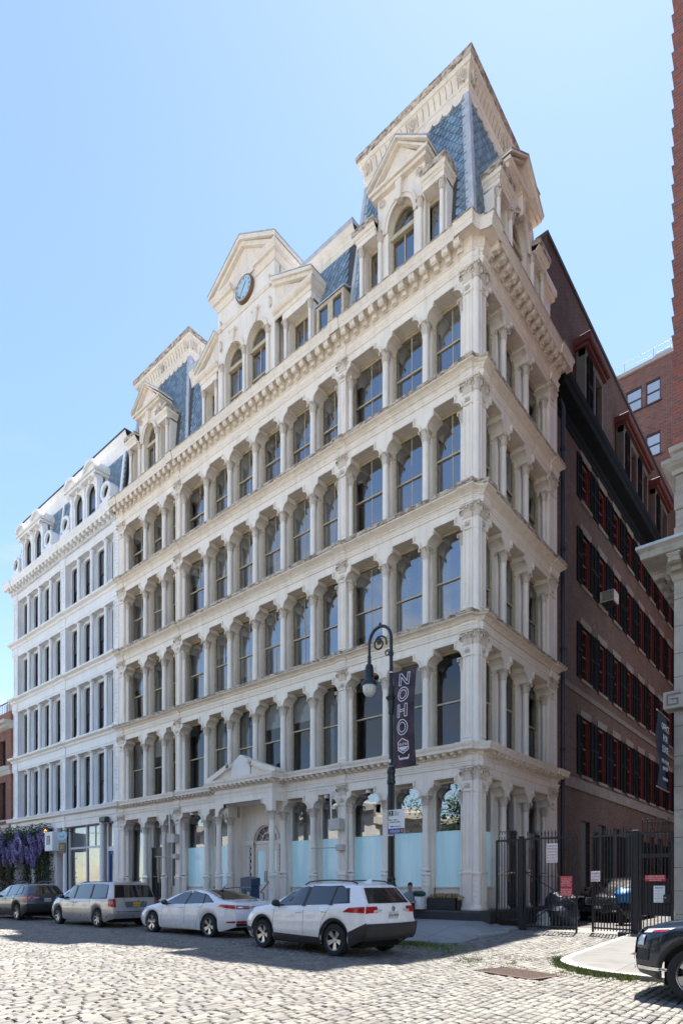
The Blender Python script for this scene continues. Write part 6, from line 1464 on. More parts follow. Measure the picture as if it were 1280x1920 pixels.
SED = dict(L=4.87, R=.335, af=1.47, ar=-1.38, AR=.405, roofhw=.58, rs=.4, fs=.5, rbow=.14, fbow=.26, spokes=5, rim=.235,
  top=[(2.43,.68),(2.2,.80),(1.4,.95),(1.1,.99),(.25,1.37),(-.25,1.455),(-.75,1.44),(-1.3,1.28),(-1.85,1.10),(-2.2,1.085),(-2.43,1.05)], belt=[(2.43,.62),(2.0,.76),(1.2,.91),(.9,.94),(-.6,.985),(-1.5,1.04),(-2.43,1.02)],
  bot=[(2.43,.30),(2.0,.20),(-1.9,.20),(-2.43,.34)], hw=[(2.43,.64),(2.25,.80),(1.7,.91),(-1.6,.925),(-2.1,.88),(-2.43,.76)],
  rear=[(.2,.12),(.4,.02),(.6,.0),(.9,.02),(1.0,.05),(1.1,.10)], front=[(.2,.1),(.45,0),(.6,.03),(.75,.12)],
  side_glass=[((.78,.965),(.10,1.335),(-.32,1.385),(-.22,.985)),((-.32,.99),(-.40,1.385),(-1.0,1.30),(-1.10,1.02)),((-1.16,1.03),(-1.08,1.275),(-1.2,1.235),(-1.52,1.07))],
  side_black=[((-.20,.975),(-.30,1.40),(-.44,1.40),(-.34,.98)),((-1.06,1.01),(-.97,1.32),(-1.10,1.29),(-1.18,1.02)),((.90,.945),(.06,1.36),(-1.16,1.27),(-1.60,1.05))],
  top_glass=[((-.78,.50),(-1.78,.66)),((1.02,.66),(.28,.54))],
  lamps=[('tail_lamp',TAIL,.012,((-1.80,.93),(-1.92,1.0),(-2.42,.98),(-2.42,.86)),[(.76,.86),(.74,.98),(.34,.95),(.34,.87)]),('lower_lamp',TAIL,.01,((-2.12,.46),(-2.14,.50),(-2.42,.52),(-2.42,.46)),[(.74,.46),(.74,.52),(.42,.52),(.42,.46)])],
  rear_panels=[('boot_trim',CHROME,.018,[(.70,.905),(.70,.935),(-.70,.935),(-.70,.905)]),('rear_valance',PLAST,.012,[(.74,.36),(.76,.45),(-.76,.45),(-.74,.36)])],
  side_panels=[('sill_line',WPAINT,.012,((.95,.24),(.95,.29),(-.88,.29),(-.88,.24)))],
  seams=[(.95,.30,.86,.94),(-.27,.28,-.27,.985),(-.92,.62,-1.14,1.02),(-.80,.28,-.92,.62)], handles=[(-.10,.88),(-1.0,.92)], body_handle=0, mirror=(.66,1.0), mirror_mat=BLKP)
T, B, xs_, sh_, sy_, P_, sq_, eq_ = car('parked_sedan', 'white four-door sedan parked between the white SUV and silver minivan', (-7.22,-5.50,.0), PI, SED, paint('pearl_white_paint', (.86,.865,.89), .0, .25), (1.09,1.0,1.02))
mb = MB(); mb.tube([(-.95,0,1.40),(-1.22,0,1.62)], .008, 5); mb.cbox(-1.0,-.88,-.03,.03,1.38,1.43,.01); put('aerial', mb.mesh('aerial', BLK), T, M=B)
VAN = dict(L=5.15, R=.345, af=1.60, ar=-1.48, AR=.405, roofhw=.72, rs=.7, fs=.5, rbow=.07, fbow=.2, spokes=7, rim=.225,
  top=[(2.57,.78),(2.35,.95),(1.85,1.07),(1.6,1.12),(.8,1.60),(.3,1.71),(-.8,1.75),(-2.0,1.735),(-2.57,1.70)], belt=[(2.57,.74),(2.0,.94),(1.5,1.02),(1.0,1.05),(-2.57,1.10)],
  bot=[(2.57,.32),(2.1,.22),(-2.0,.22),(-2.57,.36)], hw=[(2.57,.74),(2.3,.90),(1.8,.98),(-1.8,.99),(-2.3,.965),(-2.57,.90)],
  rear=[(.2,.16),(.4,.03),(.55,.0),(.70,.03),(1.0,.05),(1.1,.08),(1.65,.30),(1.75,.30)], front=[(.2,.1),(.45,0),(.7,.03),(.85,.12)],
  side_glass=[((1.32,1.08),(.66,1.54),(.28,1.62),(.34,1.08)),((.20,1.08),(.16,1.63),(-.92,1.655),(-.92,1.09)),((-1.06,1.10),(-1.06,1.65),(-2.02,1.62),(-2.06,1.13))],
  side_black=[((1.45,1.06),(.62,1.57),(-2.08,1.665),(-2.14,1.09))],
  rear_glass=[(.82,1.13),(.70,1.60),(-.70,1.60),(-.82,1.13)], top_glass=[((1.55,.78),(.78,.62))],
  lamps=[('tail_lamp',TAIL,.012,((-2.30,.82),(-2.30,1.09),(-2.56,1.09),(-2.56,.78)),[(.90,.78),(.90,1.09),(.80,1.09),(.80,.78)])],
  rear_panels=[('plate_recess',paint('silver_shadow_trim', (.16,.165,.175), .6),.006,[(.42,.76),(.46,.98),(-.46,.98),(-.42,.76)]),('rear_bumper_step',PLAST,.03,[(.86,.60),(.86,.625),(-.86,.625),(-.86,.60)])],
  side_panels=[], seams=[(1.42,.30,1.36,1.05),(.27,.28,.27,1.08),(-.98,.72,-.98,1.10)], handles=[(.42,.93),(.12,.93)], mirror=(1.12,1.12), plate=(.87,GOLD,'B5-51CA',NAVYI,0), mirror_mat=BLKP)
SILV = paint('silver_beige_paint', (.48,.47,.455), .6, .3)
T, B, *_ = car('parked_minivan', 'silver-grey minivan with yellow rear plate parked ahead of the white sedan', (-13.95,-5.50,.0), PI, VAN, SILV, (1.04,1.0,1.0))
for sgn in (1, -1): put('roof_bar', MB().tube([(.2,sgn*.62,1.71),(-1.9,sgn*.62,1.735)], .016, 6).mesh('roof_bar', PLAST), T, M=B)
BIG = dict(L=4.98, R=.385, af=1.68, ar=-1.40, AR=.47, roofhw=.66, rs=.6, fs=.5, rbow=.1, fbow=.13, spokes=6, rim=.265, clad=.07,
  top=[(2.49,.97),(2.35,1.06),(1.6,1.17),(1.2,1.21),(.45,1.62),(.1,1.70),(-.8,1.75),(-1.8,1.72),(-2.49,1.68)], belt=[(2.49,.90),(2.1,1.02),(1.2,1.09),(-2.49,1.16)],
  bot=[(2.49,.36),(2.1,.28),(-2.0,.28),(-2.49,.45)], hw=[(2.49,.80),(2.3,.91),(1.9,.97),(-1.9,.98),(-2.49,.9)],
  rear=[(.2,.1),(.6,0),(1.1,.06),(1.7,.4)], front=[(.25,.12),(.40,.02),(.55,.0),(.85,.03),(.95,.08),(1.05,.16)],
  side_glass=[((1.0,1.13),(.42,1.58),(-.05,1.64),(.0,1.14)),((-.12,1.14),(-.16,1.65),(-1.05,1.65),(-1.05,1.17)),((-1.15,1.18),(-1.15,1.65),(-1.75,1.6),(-1.9,1.22))], side_black=[((1.1,1.11),(.4,1.61),(-1.8,1.68),(-2.0,1.18))],
  flamps=[('headlamp',LENS,.012,((2.44,.93),(2.40,.985),(1.95,1.02),(2.08,.96)),[(.80,.93),(.80,.985),(.55,.985),(.55,.93)]),('indicator',TAIL,.016,((2.30,.945),(2.28,.975),(2.02,1.0),(2.10,.965)),None),('chrome_blade',CHROME,.016,((2.47,.42),(2.47,.47),(2.02,.45),(2.10,.41)),[(.82,.42),(.82,.47),(.5,.45),(.5,.42)]),('lower_duct',PLAST,.01,((2.47,.55),(2.47,.72),(2.30,.70),(2.30,.55)),[(.82,.55),(.82,.72),(.62,.72),(.62,.55)]),('running_lamp',LENS,.018,((2.47,.76),(2.46,.90),(2.38,.90),(2.38,.76)),None)],
  front_panels=[('grille',PLAST,.012,[(.70,.60),(.74,.92),(-.74,.92),(-.70,.60)])],
  side_panels=[('sill_trim',PLAST,.010,((1.0,.28),(1.0,.44),(-.9,.42),(-.9,.28)))], seams=[(1.02,.46,.95,1.09),(1.80,.98,1.92,.86)], handles=[(-.0,1.0),(-1.0,1.02)], mirror=(.85,1.2), dark_rim=False)
NAVYP = paint('dark_teal_grey_paint', (.020,.032,.048), .45, .25)
T, B, *_ = car('parked_crossover', 'dark blue-grey crossover whose front end enters at the right edge', (9.40,-7.72,.0), PI, BIG, NAVYP, (1.,1.,1.))
BMW = dict(BIG); BMW['front_panels'] = [('kidney_grille',BLK,.014,[(-.06,.66),(-.04,.94),(-.42,.94),(-.44,.66)]),('kidney_grille',BLK,.014,[(.44,.66),(.42,.94),(.04,.94),(.06,.66)]),('lower_grille',PLAST,.012,[(.7,.40),(.7,.56),(-.7,.56),(-.7,.40)]),('number_plate',PLW,.02,[(.16,.52),(.16,.63),(-.16,.63),(-.16,.52)])]
T, B, *_ = car('parked_car', 'black car with chrome double grille parked behind the alley gate', (2.1,7.9,.22), -PI/2, BMW, BLKP, (1.0,.98,.98))
for sx in (-1, 1):
    o_ = [(sx*.24-.21,.66),(sx*.24-.20,.94),(sx*.24+.20,.94),(sx*.24+.21,.66)]; i_ = [(sx*.24-.18,.69),(sx*.24-.17,.91),(sx*.24+.17,.91),(sx*.24+.18,.69)]
    mb = MB(); mb.ring(o_, i_, -.03, .0, closed=True)
    for k in range(6): mb.box(sx*.24-.15+k*.06-.006, sx*.24-.15+k*.06+.006, -.01, .0, .69, .91)
    put('grille_surround', mb.mesh('grille_surround', CHROME), T, M=B @ Matrix.Translation((2.615,0,0)) @ Matrix.Rotation(PI/2, 4, 'Z'))
# ================================================================ street furniture
LP = thing('street_lamp', (-.95,-3.5,.18), 'tall black crook-necked street lamp with ornate scroll carrying a banner', 'street lamp')
LX, LY = -.95, -3.5; DKG = pm('black_green_lamp_paint', (.010,.018,.022), .32, var=.2, scale=6)
LM = Matrix.Translation((LX, LY, 0))
mb = MB(); mb.lathe([(.26,.18),(.26,.34),(.22,.38),(.20,.42),(.17,.75),(.18,.80),(.15,.86),(.145,1.45),(.165,1.50),(.165,1.56),(.12,1.66),(.115,1.72),(.13,1.76),(.105,1.84)], 16, LM); put('base', mb.mesh('base', DKG, smooth=.5), LP)
mb = MB()
n = 24; vs = []; fs = []
for j in range(2):
    for i in range(n*2): a = PI*i/n; r = .098 if i % 2 == 0 else .088; vs.append((r*math.cos(a), r*math.sin(a), 1.84 if j == 0 else 4.55))
for i in range(n*2): i2 = (i+1) % (n*2); fs.append((i, i2, n*2+i2, n*2+i))
mb.add(vs, fs, LM); put('fluted_shaft', mb.mesh('fluted_shaft', DKG), LP)
mb = MB(); mb.lathe([(.09,4.5),(.125,4.55),(.13,4.62),(.11,4.66),(.12,4.74),(.10,4.80),(.125,4.86),(.125,4.93),(.09,5.0),(.068,5.06),(.062,6.55),(.085,6.58),(.09,6.64),(.075,6.68),(.085,6.76),(.10,6.95),(.15,7.02),(.16,7.06),(.10,7.10),(.08,7.22),(.09,7.28),(.075,7.34),(.06,7.42),(.065,7.7),(.055,7.74),(.05,8.25),(.07,8.28),(.07,8.36),(.055,8.40)], 14, LM); put('shaft', mb.mesh('shaft', DKG, smooth=.5), LP)
cr = .40; cxl, czl = LX-cr, 8.78
hook = [(LX,LY,8.35),(LX,LY,czl-.1)]+[(cxl+cr*math.cos(a), LY, czl+cr*1.12*math.sin(a)) for a in np.linspace(0, PI, 16)]+[(cxl-cr, LY, 8.42)]
put('crook', MB().tube(hook, [.05]*3+[.046]*13+[.042]*3, 10).mesh('crook', DKG, smooth=1.), LP)
mb = MB()
def spiral(cx_, cz_, r0, r1, a0, turns, thick): return [(cx_+(r0+(r1-r0)*q)*math.cos(a0+turns*2*PI*q), LY, cz_+(r0+(r1-r0)*q)*math.sin(a0+turns*2*PI*q)) for q in np.linspace(0, 1, 30)]
mb.tube(spiral(cxl-.02, 8.72, .26, .07, -.3, 1.35, .02), .026, 7); mb.tube(spiral(LX-.13, 8.38, .10, .04, 0., 1.2, .02), .02, 6)
for k in range(6): a = k*PI/3; mb.ball((cxl-.03+.07*math.cos(a), LY, 8.80+.07*math.sin(a)), (.04,.03,.04), 6, 4)
mb.lathe([(0,9.22),(.035,9.22),(.05,9.27),(.03,9.32),(0,9.36)], 8, Matrix.Translation((cxl,LY,0))); put('scroll', mb.mesh('scroll', DKG, smooth=1.), LP)
lx = cxl-cr; mb = MB(); mb.lathe([(.045,8.46),(.06,8.42),(.05,8.36),(.06,8.26),(.05,8.22),(.10,8.18),(.125,8.10),(.14,7.80),(.16,7.74),(.22,7.68),(.25,7.62),(.25,7.57),(.20,7.56)], 18, Matrix.Translation((lx,LY,0))); put('lantern_hood', mb.mesh('lantern_hood', DKG, smooth=.6), LP)
mb = MB(); mb.lathe([(.20,7.57),(.205,7.50),(.19,7.38),(.13,7.28),(.06,7.24),(0,7.23)], 18, Matrix.Translation((lx,LY,0))); put('glass_bowl', mb.mesh('glass_bowl', pm('frosted_lamp_bowl', (.62,.60,.58), .15, var=.15, scale=12), smooth=1.), LP)
for z in (3.4, 3.02, 5.02, 7.75): put('clamp', MB().lathe([(.10 if z < 4.5 else .07,0),(.105 if z < 4.5 else .075,0),(.105 if z < 4.5 else .075,.035),(.10 if z < 4.5 else .07,.035)], 14, Matrix.Translation((LX,LY,z))).mesh('clamp', STEEL), LP)
put('number_sticker', MB().box(LX-.03,LX+.03,LY-.069,LY-.066,5.15,5.24).mesh('number_sticker', SIGNW), LP)
# banner
BA = thing('street_banner', (-.5,-3.5,6.4), 'dark purple NOHO banner with white stacked letters on the lamp post', 'banner')
m_ban, t, b = nodes('printed_banner'); p = pos(t); L(t, ramp(t, noise(t, p, 2.2, 5, .6), [(.35,(.020,.014,.020)),(.5,(.050,.030,.045)),(.62,(.085,.045,.05)),(.75,(.10,.075,.10))]), b.inputs['Base Color']); b.inputs['Roughness'].default_value = .75
bw = .82; zt_, zb_ = 7.72, 4.98
def bsurf(u, v):   # u 0..1 away from post, v 0..1 downwards; cloth bellies in the breeze
    sk = .10*u+ .05*math.sin(PI*v)*u
    return Vector((LX+.10+bw*u*(1-.06*math.sin(PI*v)), LY-.02-.14*math.sin(PI*u*.9)*math.sin(PI*v*.9)-.05*u, zt_-(zt_-zb_)*v-.02*u))
vs = [bsurf(i/8, j/20) for j in range(21) for i in range(9)]; fs = [(j*9+i, (j+1)*9+i, (j+1)*9+i+1, j*9+i+1) for j in range(20) for i in range(8)]
put('cloth', MB().add(vs, fs).mesh('cloth', m_ban, smooth=1.), BA)
for z in (zt_+.01, zb_-.01): put('arm', MB().tube([(LX,LY,z),(LX+.95,LY-.03,z)], .014, 6).mesh('arm', BLACKM), BA)
LILAC = pm('pale_lilac_print', (.74,.68,.74), .6, var=.03)
def strokes(paths, wd, name):
    mb = MB()
    for pa_ in paths:
        P = [bsurf(u, v)+Vector((0,-.012,0)) for u, v in pa_]
        for a_, b_ in zip(P, P[1:]):
            d = (b_-a_); nn = Vector((d.z,0,-d.x)); nn = nn.normalized()*wd/2 if nn.length > 0 else nn; e_ = d.normalized()*wd*.4
            mb.add([a_-nn-e_, a_+nn-e_, b_+nn+e_, b_-nn+e_], [(0,1,2,3)])
    put(name, mb.mesh(name, LILAC), BA)
def sub(pa_, n=4): return [(a[0]+(b[0]-a[0])*k/n, a[1]+(b[1]-a[1])*k/n) for a, b in zip(pa_, pa_[1:]) for k in range(n)]+[pa_[-1]]
ul, ur = .30, .74
strokes([sub([(ul,.155),(ul,.03),(ul+.09,.03),(ur-.09,.12),(ur-.09,.03),(ur,.03),(ur,.155),(ur-.09,.155),(ul+.09,.068),(ul+.09,.155),(ul,.155)])], .020, 'letter_n')
def ell(cu, cv, ru, rv): return [(cu+ru*math.cos(a), cv+rv*math.sin(a)) for a in np.linspace(0, 2*PI, 25)]
strokes([ell(.52,.255,.235,.073), ell(.52,.255,.15,.045)], .022, 'letter_o')
strokes([sub([(ul,.36),(ul,.49)]), sub([(ul+.1,.36),(ul+.1,.49)]), sub([(ur-.1,.36),(ur-.1,.49)]), sub([(ur,.36),(ur,.49)]), sub([(ul+.1,.415),(ur-.1,.415)]), sub([(ul+.1,.435),(ur-.1,.435)]), sub([(ul,.36),(ul+.1,.36)]), sub([(ul,.49),(ul+.1,.49)]), sub([(ur-.1,.36),(ur,.36)]), sub([(ur-.1,.49),(ur,.49)])], .020, 'letter_h')
strokes([ell(.53,.60,.235,.078), ell(.53,.60,.15,.05)], .022, 'letter_o')
hx = [(.53,.715),(.76,.752),(.76,.828),(.53,.868),(.30,.828),(.30,.752),(.53,.715)]
strokes([sub(hx), sub([(.34,.805),(.72,.805)]), sub([(.36,.815),(.70,.815)]), sub([(.40,.825),(.66,.825)]), sub([(.45,.838),(.61,.838)]), sub([(.30,.885),(.34,.925),(.72,.925),(.76,.885)]), sub([(.34,.915),(.72,.915)])], .026, 'emblem')
q = bsurf(.53,.79); put('emblem_lettering', tmesh('NoHo', .13, LILAC, ext=.001), BA, M=Matrix.Translation(q+Vector((0,-.02,-.0))) @ Matrix.Rotation(PI/2, 4, 'X'))
# parking regulation sign
PS = thing('parking_sign', (-.7,-3.62,3.4), 'white and blue parking sign clamped to the street lamp', 'sign')
def flat_sign(name, parent, x0, x1, z0, z1, y, mat): return put(name, MB().cbox(x0,x1,y,y+.012,z0,z1,.004).mesh(name, mat), parent)
sx0, sx1 = LX+.0, LX+.56; ysn = LY-.14
flat_sign('panel', PS, sx0, sx1, 3.06, 3.76, ysn, SIGNW); SBL = pm('sign_blue', (.015,.05,.32), .4)
flat_sign('blue_strip', PS, sx0+.01, sx1-.01, 3.07, 3.22, ysn-.006, SBL); flat_sign('numeral_box', PS, sx0+.02, sx0+.17, 3.58, 3.74, ysn-.006, BLK)
RX = Matrix.Rotation(PI/2, 4, 'X')
def txt(parent, s_, size, x, z, y, mat, align='LEFT', nm='lettering'): return put(nm, tmesh(s_, size, mat, nm, align, .001), parent, M=Matrix.Translation((x, y, z)) @ RX)
txt(PS,'2',.17,sx0+.05,3.60,ysn-.010,SIGNW); txt(PS,'hour\nmetered\nparking',.052,sx0+.20,3.70,ysn-.005,BLK); txt(PS,'8am - 6pm\nexcept Sunday',.066,sx0+.03,3.45,ysn-.005,BLK); txt(PS,'105650',.12,sx0+.04,3.10,ysn-.011,SIGNW)
mb = MB(); mb.box(sx0+.12,sx0+.44,ysn-.006,ysn-.001,3.27,3.285); mb.prism([(sx0+.06,3.2775),(sx0+.14,3.25),(sx0+.14,3.305)], ysn-.006, ysn-.001); put('arrow', mb.mesh('arrow', BLK), PS)
put('pay_mark', MB().lathe([(0,0),(.045,0)], 16, Matrix.Translation((sx1-.08,ysn-.011,3.145)) @ Matrix.Rotation(PI/2, 4, 'X')).mesh('pay_mark', pm('orange_print', (.75,.25,.08), .5)), PS)
# parking pay station by the entrance
PK = thing('pay_station', (-7.3,-3.2,.25), 'dark blue parking pay station with a white P before the entrance', 'pay station')
kx, ky = -7.45, -3.2; PKM = pm('pay_station_blue', (.02,.045,.10), .35, var=.2)
mb = MB(); mb.cbox(kx-.27,kx+.27,ky-.2,ky+.2,.2,1.55,.02); mb.add([(kx-.29,ky-.22,1.55),(kx+.29,ky-.22,1.55),(kx+.29,ky+.22,1.55),(kx-.29,ky+.22,1.55),(kx-.29,ky-.22,1.86),(kx+.29,ky-.22,1.80),(kx+.29,ky+.22,1.86),(kx-.29,ky+.22,1.92)], [(0,1,5,4),(1,2,6,5),(2,3,7,6),(3,0,4,7),(4,5,6,7)]); put('cabinet', mb.mesh('cabinet', PKM), PK)
put('light_blue_band', MB().box(kx-.275,kx+.275,ky-.205,ky-.2,1.5,1.62).mesh('light_blue_band', pm('light_blue_panel', (.05,.25,.50), .4)), PK); put('screen', MB().box(kx-.13,kx+.0,ky-.206,ky-.2,1.2,1.42).mesh('screen', BLK), PK)
txt(PK,'P',.30,kx+.05,1.14,ky-.206,SIGNW)
# handrails of the entrance steps
for k, (xa, xb) in enumerate(((-9.3,-8.6),(-14.6,-10.3))):
    HR = thing('handrail', ((xa+xb)/2,-1.,.4), ('black pipe handrail right of the entrance doors' if k == 0 else 'long black handrail left of the entrance behind the sedan'), 'handrail')
    mb = MB(); n = max(2, int((xb-xa)/.75)+1)
    if k == 0: path = [(xa,-.55,1.72),(xa+.12,-.7,1.72),(xa+.35,-1.35,1.30),(xb-.1,-1.5,1.30),(xb,-1.5,1.25),(xb,-1.5,.4)]
    else: path = [(xa,-1.2,1.22),(xb-.3,-1.2,1.50),(xb,-1.2,1.50),(xb+.05,-1.2,1.4)]
    put('rail', MB().tube(path, .02, 7).mesh('rail', BLACKM), HR)
    for q in range(n):
        u = q/(n-1)*.98; x = xa+(xb-xa)*u; zt2 = 1.70-.42*u if k == 0 else 1.22+.28*min(1,u*1.05); yy = -.6-.9*u if k == 0 else -1.2
        put('post', MB().tube([(x,yy,.35),(x,yy,zt2)], .016, 6).mesh('post', BLACKM), HR)
# planter and bag on the iron step
PL = thing('planter', (-1.15,-.18,.77), 'black planter box of dry straw-coloured grass on the iron step', 'planter')
mb = MB(); mb.ring([(-1.72,.775),(-1.72,1.17),(-.60,1.17),(-.60,.775)],[(-1.69,.8),(-1.69,1.171),(-.63,1.171),(-.63,.8)],-.36,-.02); mb.box(-1.72,-.60,-.36,-.33,.775,1.17); mb.box(-1.72,-.60,-.05,-.02,.775,1.17); mb.box(-1.7,-.62,-.34,-.04,.78,1.10); put('box', mb.mesh('box', pm('black_planter', (.012,.013,.015), .5)), PL)
mb = MB()
for q in range(1500):
    c_ = random.choice((-1.42,-1.25,-.95,-.80)); x, y = c_+random.gauss(0,.12), random.uniform(-.3,-.07); a = random.random()*2*PI; h = random.uniform(.10,.26)*(1 if abs(x-c_) < .15 else .7); ln = random.uniform(.03,.14)
    if not -1.8 < x < -.5: continue
    mb.add([(x-.004,y,1.08),(x+.004,y,1.08),(x+math.cos(a)*ln*.5,y+math.sin(a)*ln*.5,1.08+h),(x+math.cos(a)*ln,y+math.sin(a)*ln,1.08+h*.8)], [(0,1,2),(0,2,3)])
put('dry_grass', mb.mesh('dry_grass', pm('straw', (.42,.29,.14), .9, rand=.35)), PL)
BG = thing('duffel_bag', (-1.98,-.45,1.2), 'dark green bag lying on a white box beside the planter', 'bag')
mb = MB(); mb.ball((-1.97,-.42,1.30), (.24,.14,.11), 14, 8); mb.ball((-2.14,-.42,1.31), (.06,.13,.10), 10, 6); put('bag_body', mb.mesh('bag_body', pm('dark_green_nylon', (.015,.05,.035), .5, var=.3), smooth=1.), BG)
put('bag_strap', MB().tube([(-2.1,-.55,1.28),(-1.97,-.58,1.36),(-1.82,-.55,1.28)], .012, 5).mesh('bag_strap', BLK), BG)
WBX = thing('white_box', (-1.95,-.42,.77), 'small white box under the green bag on the step', 'box'); put('carton', MB().cbox(-2.08,-1.84,-.55,-.30,.775,1.19,.01).mesh('carton', SIGNW), WBX)
put('lid', MB().cbox(-2.09,-1.83,-.56,-.29,1.17,1.20,.008).mesh('lid', SIGNW), WBX)
# ---------------------------------------------------------------- security lamps and meter boxes on the piers
def pier_gear(x, label1):
    g = thing('service_box', (x,-.1,4.2), label1, 'meter box'); GR_ = pm('grey_painted_box', (.50,.47,.43), .5, var=.1)
    put('box', MB().cbox(x-.42,x+.14,-.30,-.03,3.72,4.16,.015).mesh('box', GR_), g); put('lower_box', MB().cbox(x-.12,x+.20,-.22,-.03,2.92,3.16,.015).mesh('lower_box', GR_), g)
    put('conduit', MB().tube([(x-.36,-.2,4.1),(x-.40,-.2,5.25),(x-.5,-.2,5.36),(x-1.1,-.22,5.40),(x-1.5,-.22,5.36)], .03, 7).mesh('conduit', SIGNW, smooth=1.), g)
    put('swing_arm', MB().tube([(x-.05,-.2,3.04),(x-1.1,-.55,3.04)], .025, 6).mesh('swing_arm', GR_), g)
pier_gear(-5.80, 'grey service boxes and arm on the pier left of the lamp'); pier_gear(-16.65, 'grey service boxes and arm on the pier behind the minivan')
for k, (x, lab) in enumerate(((-4.6,'white dome camera under the arch left of the street lamp'),(-6.7,'white dome camera under the arch left of the pier boxes'),(-15.6,'white dome camera under the arch behind the minivan roof'))):
    c_ = thing('dome_camera', (x,.1,5.1), lab, 'camera'); put('housing', MB().lathe([(.10,5.18),(.11,5.10),(.09,5.05)], 14, Matrix.Translation((x,.14,0))).mesh('housing', SIGNW, smooth=.6), c_); put('dome', MB().lathe([(.085,5.055),(.075,5.0),(.04,4.97),(0,4.96)], 14, Matrix.Translation((x,.14,0))).mesh('dome', BLK, smooth=1.), c_)
# ---------------------------------------------------------------- alley gate
YG = .35
BARM = MB().box(-.0115,.0115,-.0115,.0115,0,1).mesh('bar', BLACKM); SPEAR = MB().add([(-.012,-.012,0),(.012,-.012,0),(.012,.012,0),(-.012,.012,0),(-.022,-.006,.05),(.022,-.006,.05),(.022,.006,.05),(-.022,.006,.05),(0,0,.15)], [(0,1,5,4),(1,2,6,5),(2,3,7,6),(3,0,4,7),(4,5,8),(5,6,8),(6,7,8),(7,4,8)]).mesh('spear_head', BLACKM)
HOOP = MB().tube([(-.0575+.0575*(1-math.cos(a)), 0, .10+.075*math.sin(a)) for a in np.linspace(0, PI, 9)], .010, 5).mesh('hoop', BLACKM)
def leafgate(name, label, x0, x1, z0, z1, ang, n, piv, brace=None, hoops=False, frame=.05, cat='gate'):
    g = thing(name, (piv, YG, z0), label, cat); M0 = Matrix.Translation((piv, YG, 0)) @ Matrix.Rotation(ang, 4, 'Z') @ Matrix.Translation((-piv, 0, 0))
    f = frame/2
    for nm, a in (('stile',(x0,x0+frame,-f,f,z0-.05,z1)),('stile',(x1-frame,x1,-f,f,z0-.05,z1)),('top_rail',(x0+frame,x1-frame,-f,f,z1-.06,z1)),('bottom_rail',(x0+frame,x1-frame,-f,f,z0+.05,z0+.10))): put(nm, MB().box(*a).mesh(nm, BLACKM), g, M=M0)
    for k in range(n):
        x = x0+frame+(x1-x0-2*frame)*(k+.5)/n
        put('bar', BARM, g, M=M0 @ Matrix.Translation((x,0,z0)) @ Matrix.Diagonal((1,1,z1-z0+(.10 if not hoops or k % 1 == 0 else 0),1)))
        if not hoops: put('spear_head', SPEAR, g, M=M0 @ Matrix.Translation((x,0,z1+.08)))
        elif k < n-1: put('hoop', HOOP, g, M=M0 @ Matrix.Translation((x+.0575,0,z1)) @ Matrix.Diagonal(((x1-x0-2*frame)/n/.115,1,1.6,1)))
    for (u0, v0, u1, v1) in brace or []: put('brace', MB().tube([(x0+(x1-x0)*u0,.03,z0+(z1-z0)*v0),(x0+(x1-x0)*u1,.03,z0+(z1-z0)*v1)], .018, 5).mesh('brace', BLACKM), g, M=M0)
    return g, M0
leafgate('fence_panel', 'black fixed fence panel with hoop tops beside the corner pier', .46, 1.24, .42, 3.05, 0, 7, .46, hoops=True, cat='fence')
leafgate('gate_leaf', 'black barred gate leaf with spear tops nearest the cream building', 1.42, 3.05, .24, 3.06, 0, 14, 1.42, [(.02,.62,.98,.28),(.02,.05,.98,.42)])
leafgate('gate_leaf', 'black barred gate leaf standing ajar in the middle of the alley', 3.36, 4.58, .26, 3.06, -.22, 12, 4.58, [(.02,.55,.98,.1)])
g_, M0 = leafgate('side_gate', 'narrow black pedestrian gate next to the stone building', 4.74, 5.60, .26, 3.06, 0, 8, 4.74, None, True, .07)
put('mid_rail', MB().box(4.8,5.54,-.03,.03,2.36,2.46).mesh('mid_rail', BLACKM), g_, M=M0); put('mid_rail', MB().box(4.8,5.54,-.02,.02,1.74,1.79).mesh('mid_rail', BLACKM), g_, M=M0)
put('mesh_panel', MB().box(4.8,5.54,.015,.02,.75,1.74).mesh('mesh_panel', pm('dark_mesh', (.02,.021,.024), .6)), g_, M=M0); put('lock_box', MB().cbox(5.36,5.54,-.06,.05,1.1,1.35,.01).mesh('lock_box', BLACKM), g_, M=M0); put('knob', MB().ball((5.42,YG-.09,1.25), .03).mesh('knob', STEEL, smooth=1.), g_)
for k in range(6): put('hook', MB().tube([(4.82+k*.13,YG,3.1),(4.82+k*.13,YG,3.34),(4.84+k*.13,YG-.06,3.42),(4.86+k*.13,YG-.14,3.40)], .012, 5).mesh('hook', BLACKM), g_)
for x, w_, lab in ((1.32,.13,'square black gate post left of the alley opening'),(4.66,.13,'square black gate post beside the narrow gate')):
    p_ = thing('gate_post', (x,YG,.2), lab, 'post'); put('shaft', MB().cbox(x-w_/2,x+w_/2,YG-w_/2,YG+w_/2,.1,3.1,.01).mesh('shaft', BLACKM), p_); put('cap', MB().cbox(x-w_/2-.015,x+w_/2+.015,YG-w_/2-.015,YG+w_/2+.015,3.1,3.13,.008).mesh('cap', BLACKM), p_)
    if x > 4: put('foot', MB().cbox(x-.4,x+.55,YG-.3,YG+.15,.15,.29,.02).mesh('foot', pm('dark_plinth', (.03,.03,.032), .8)), p_)
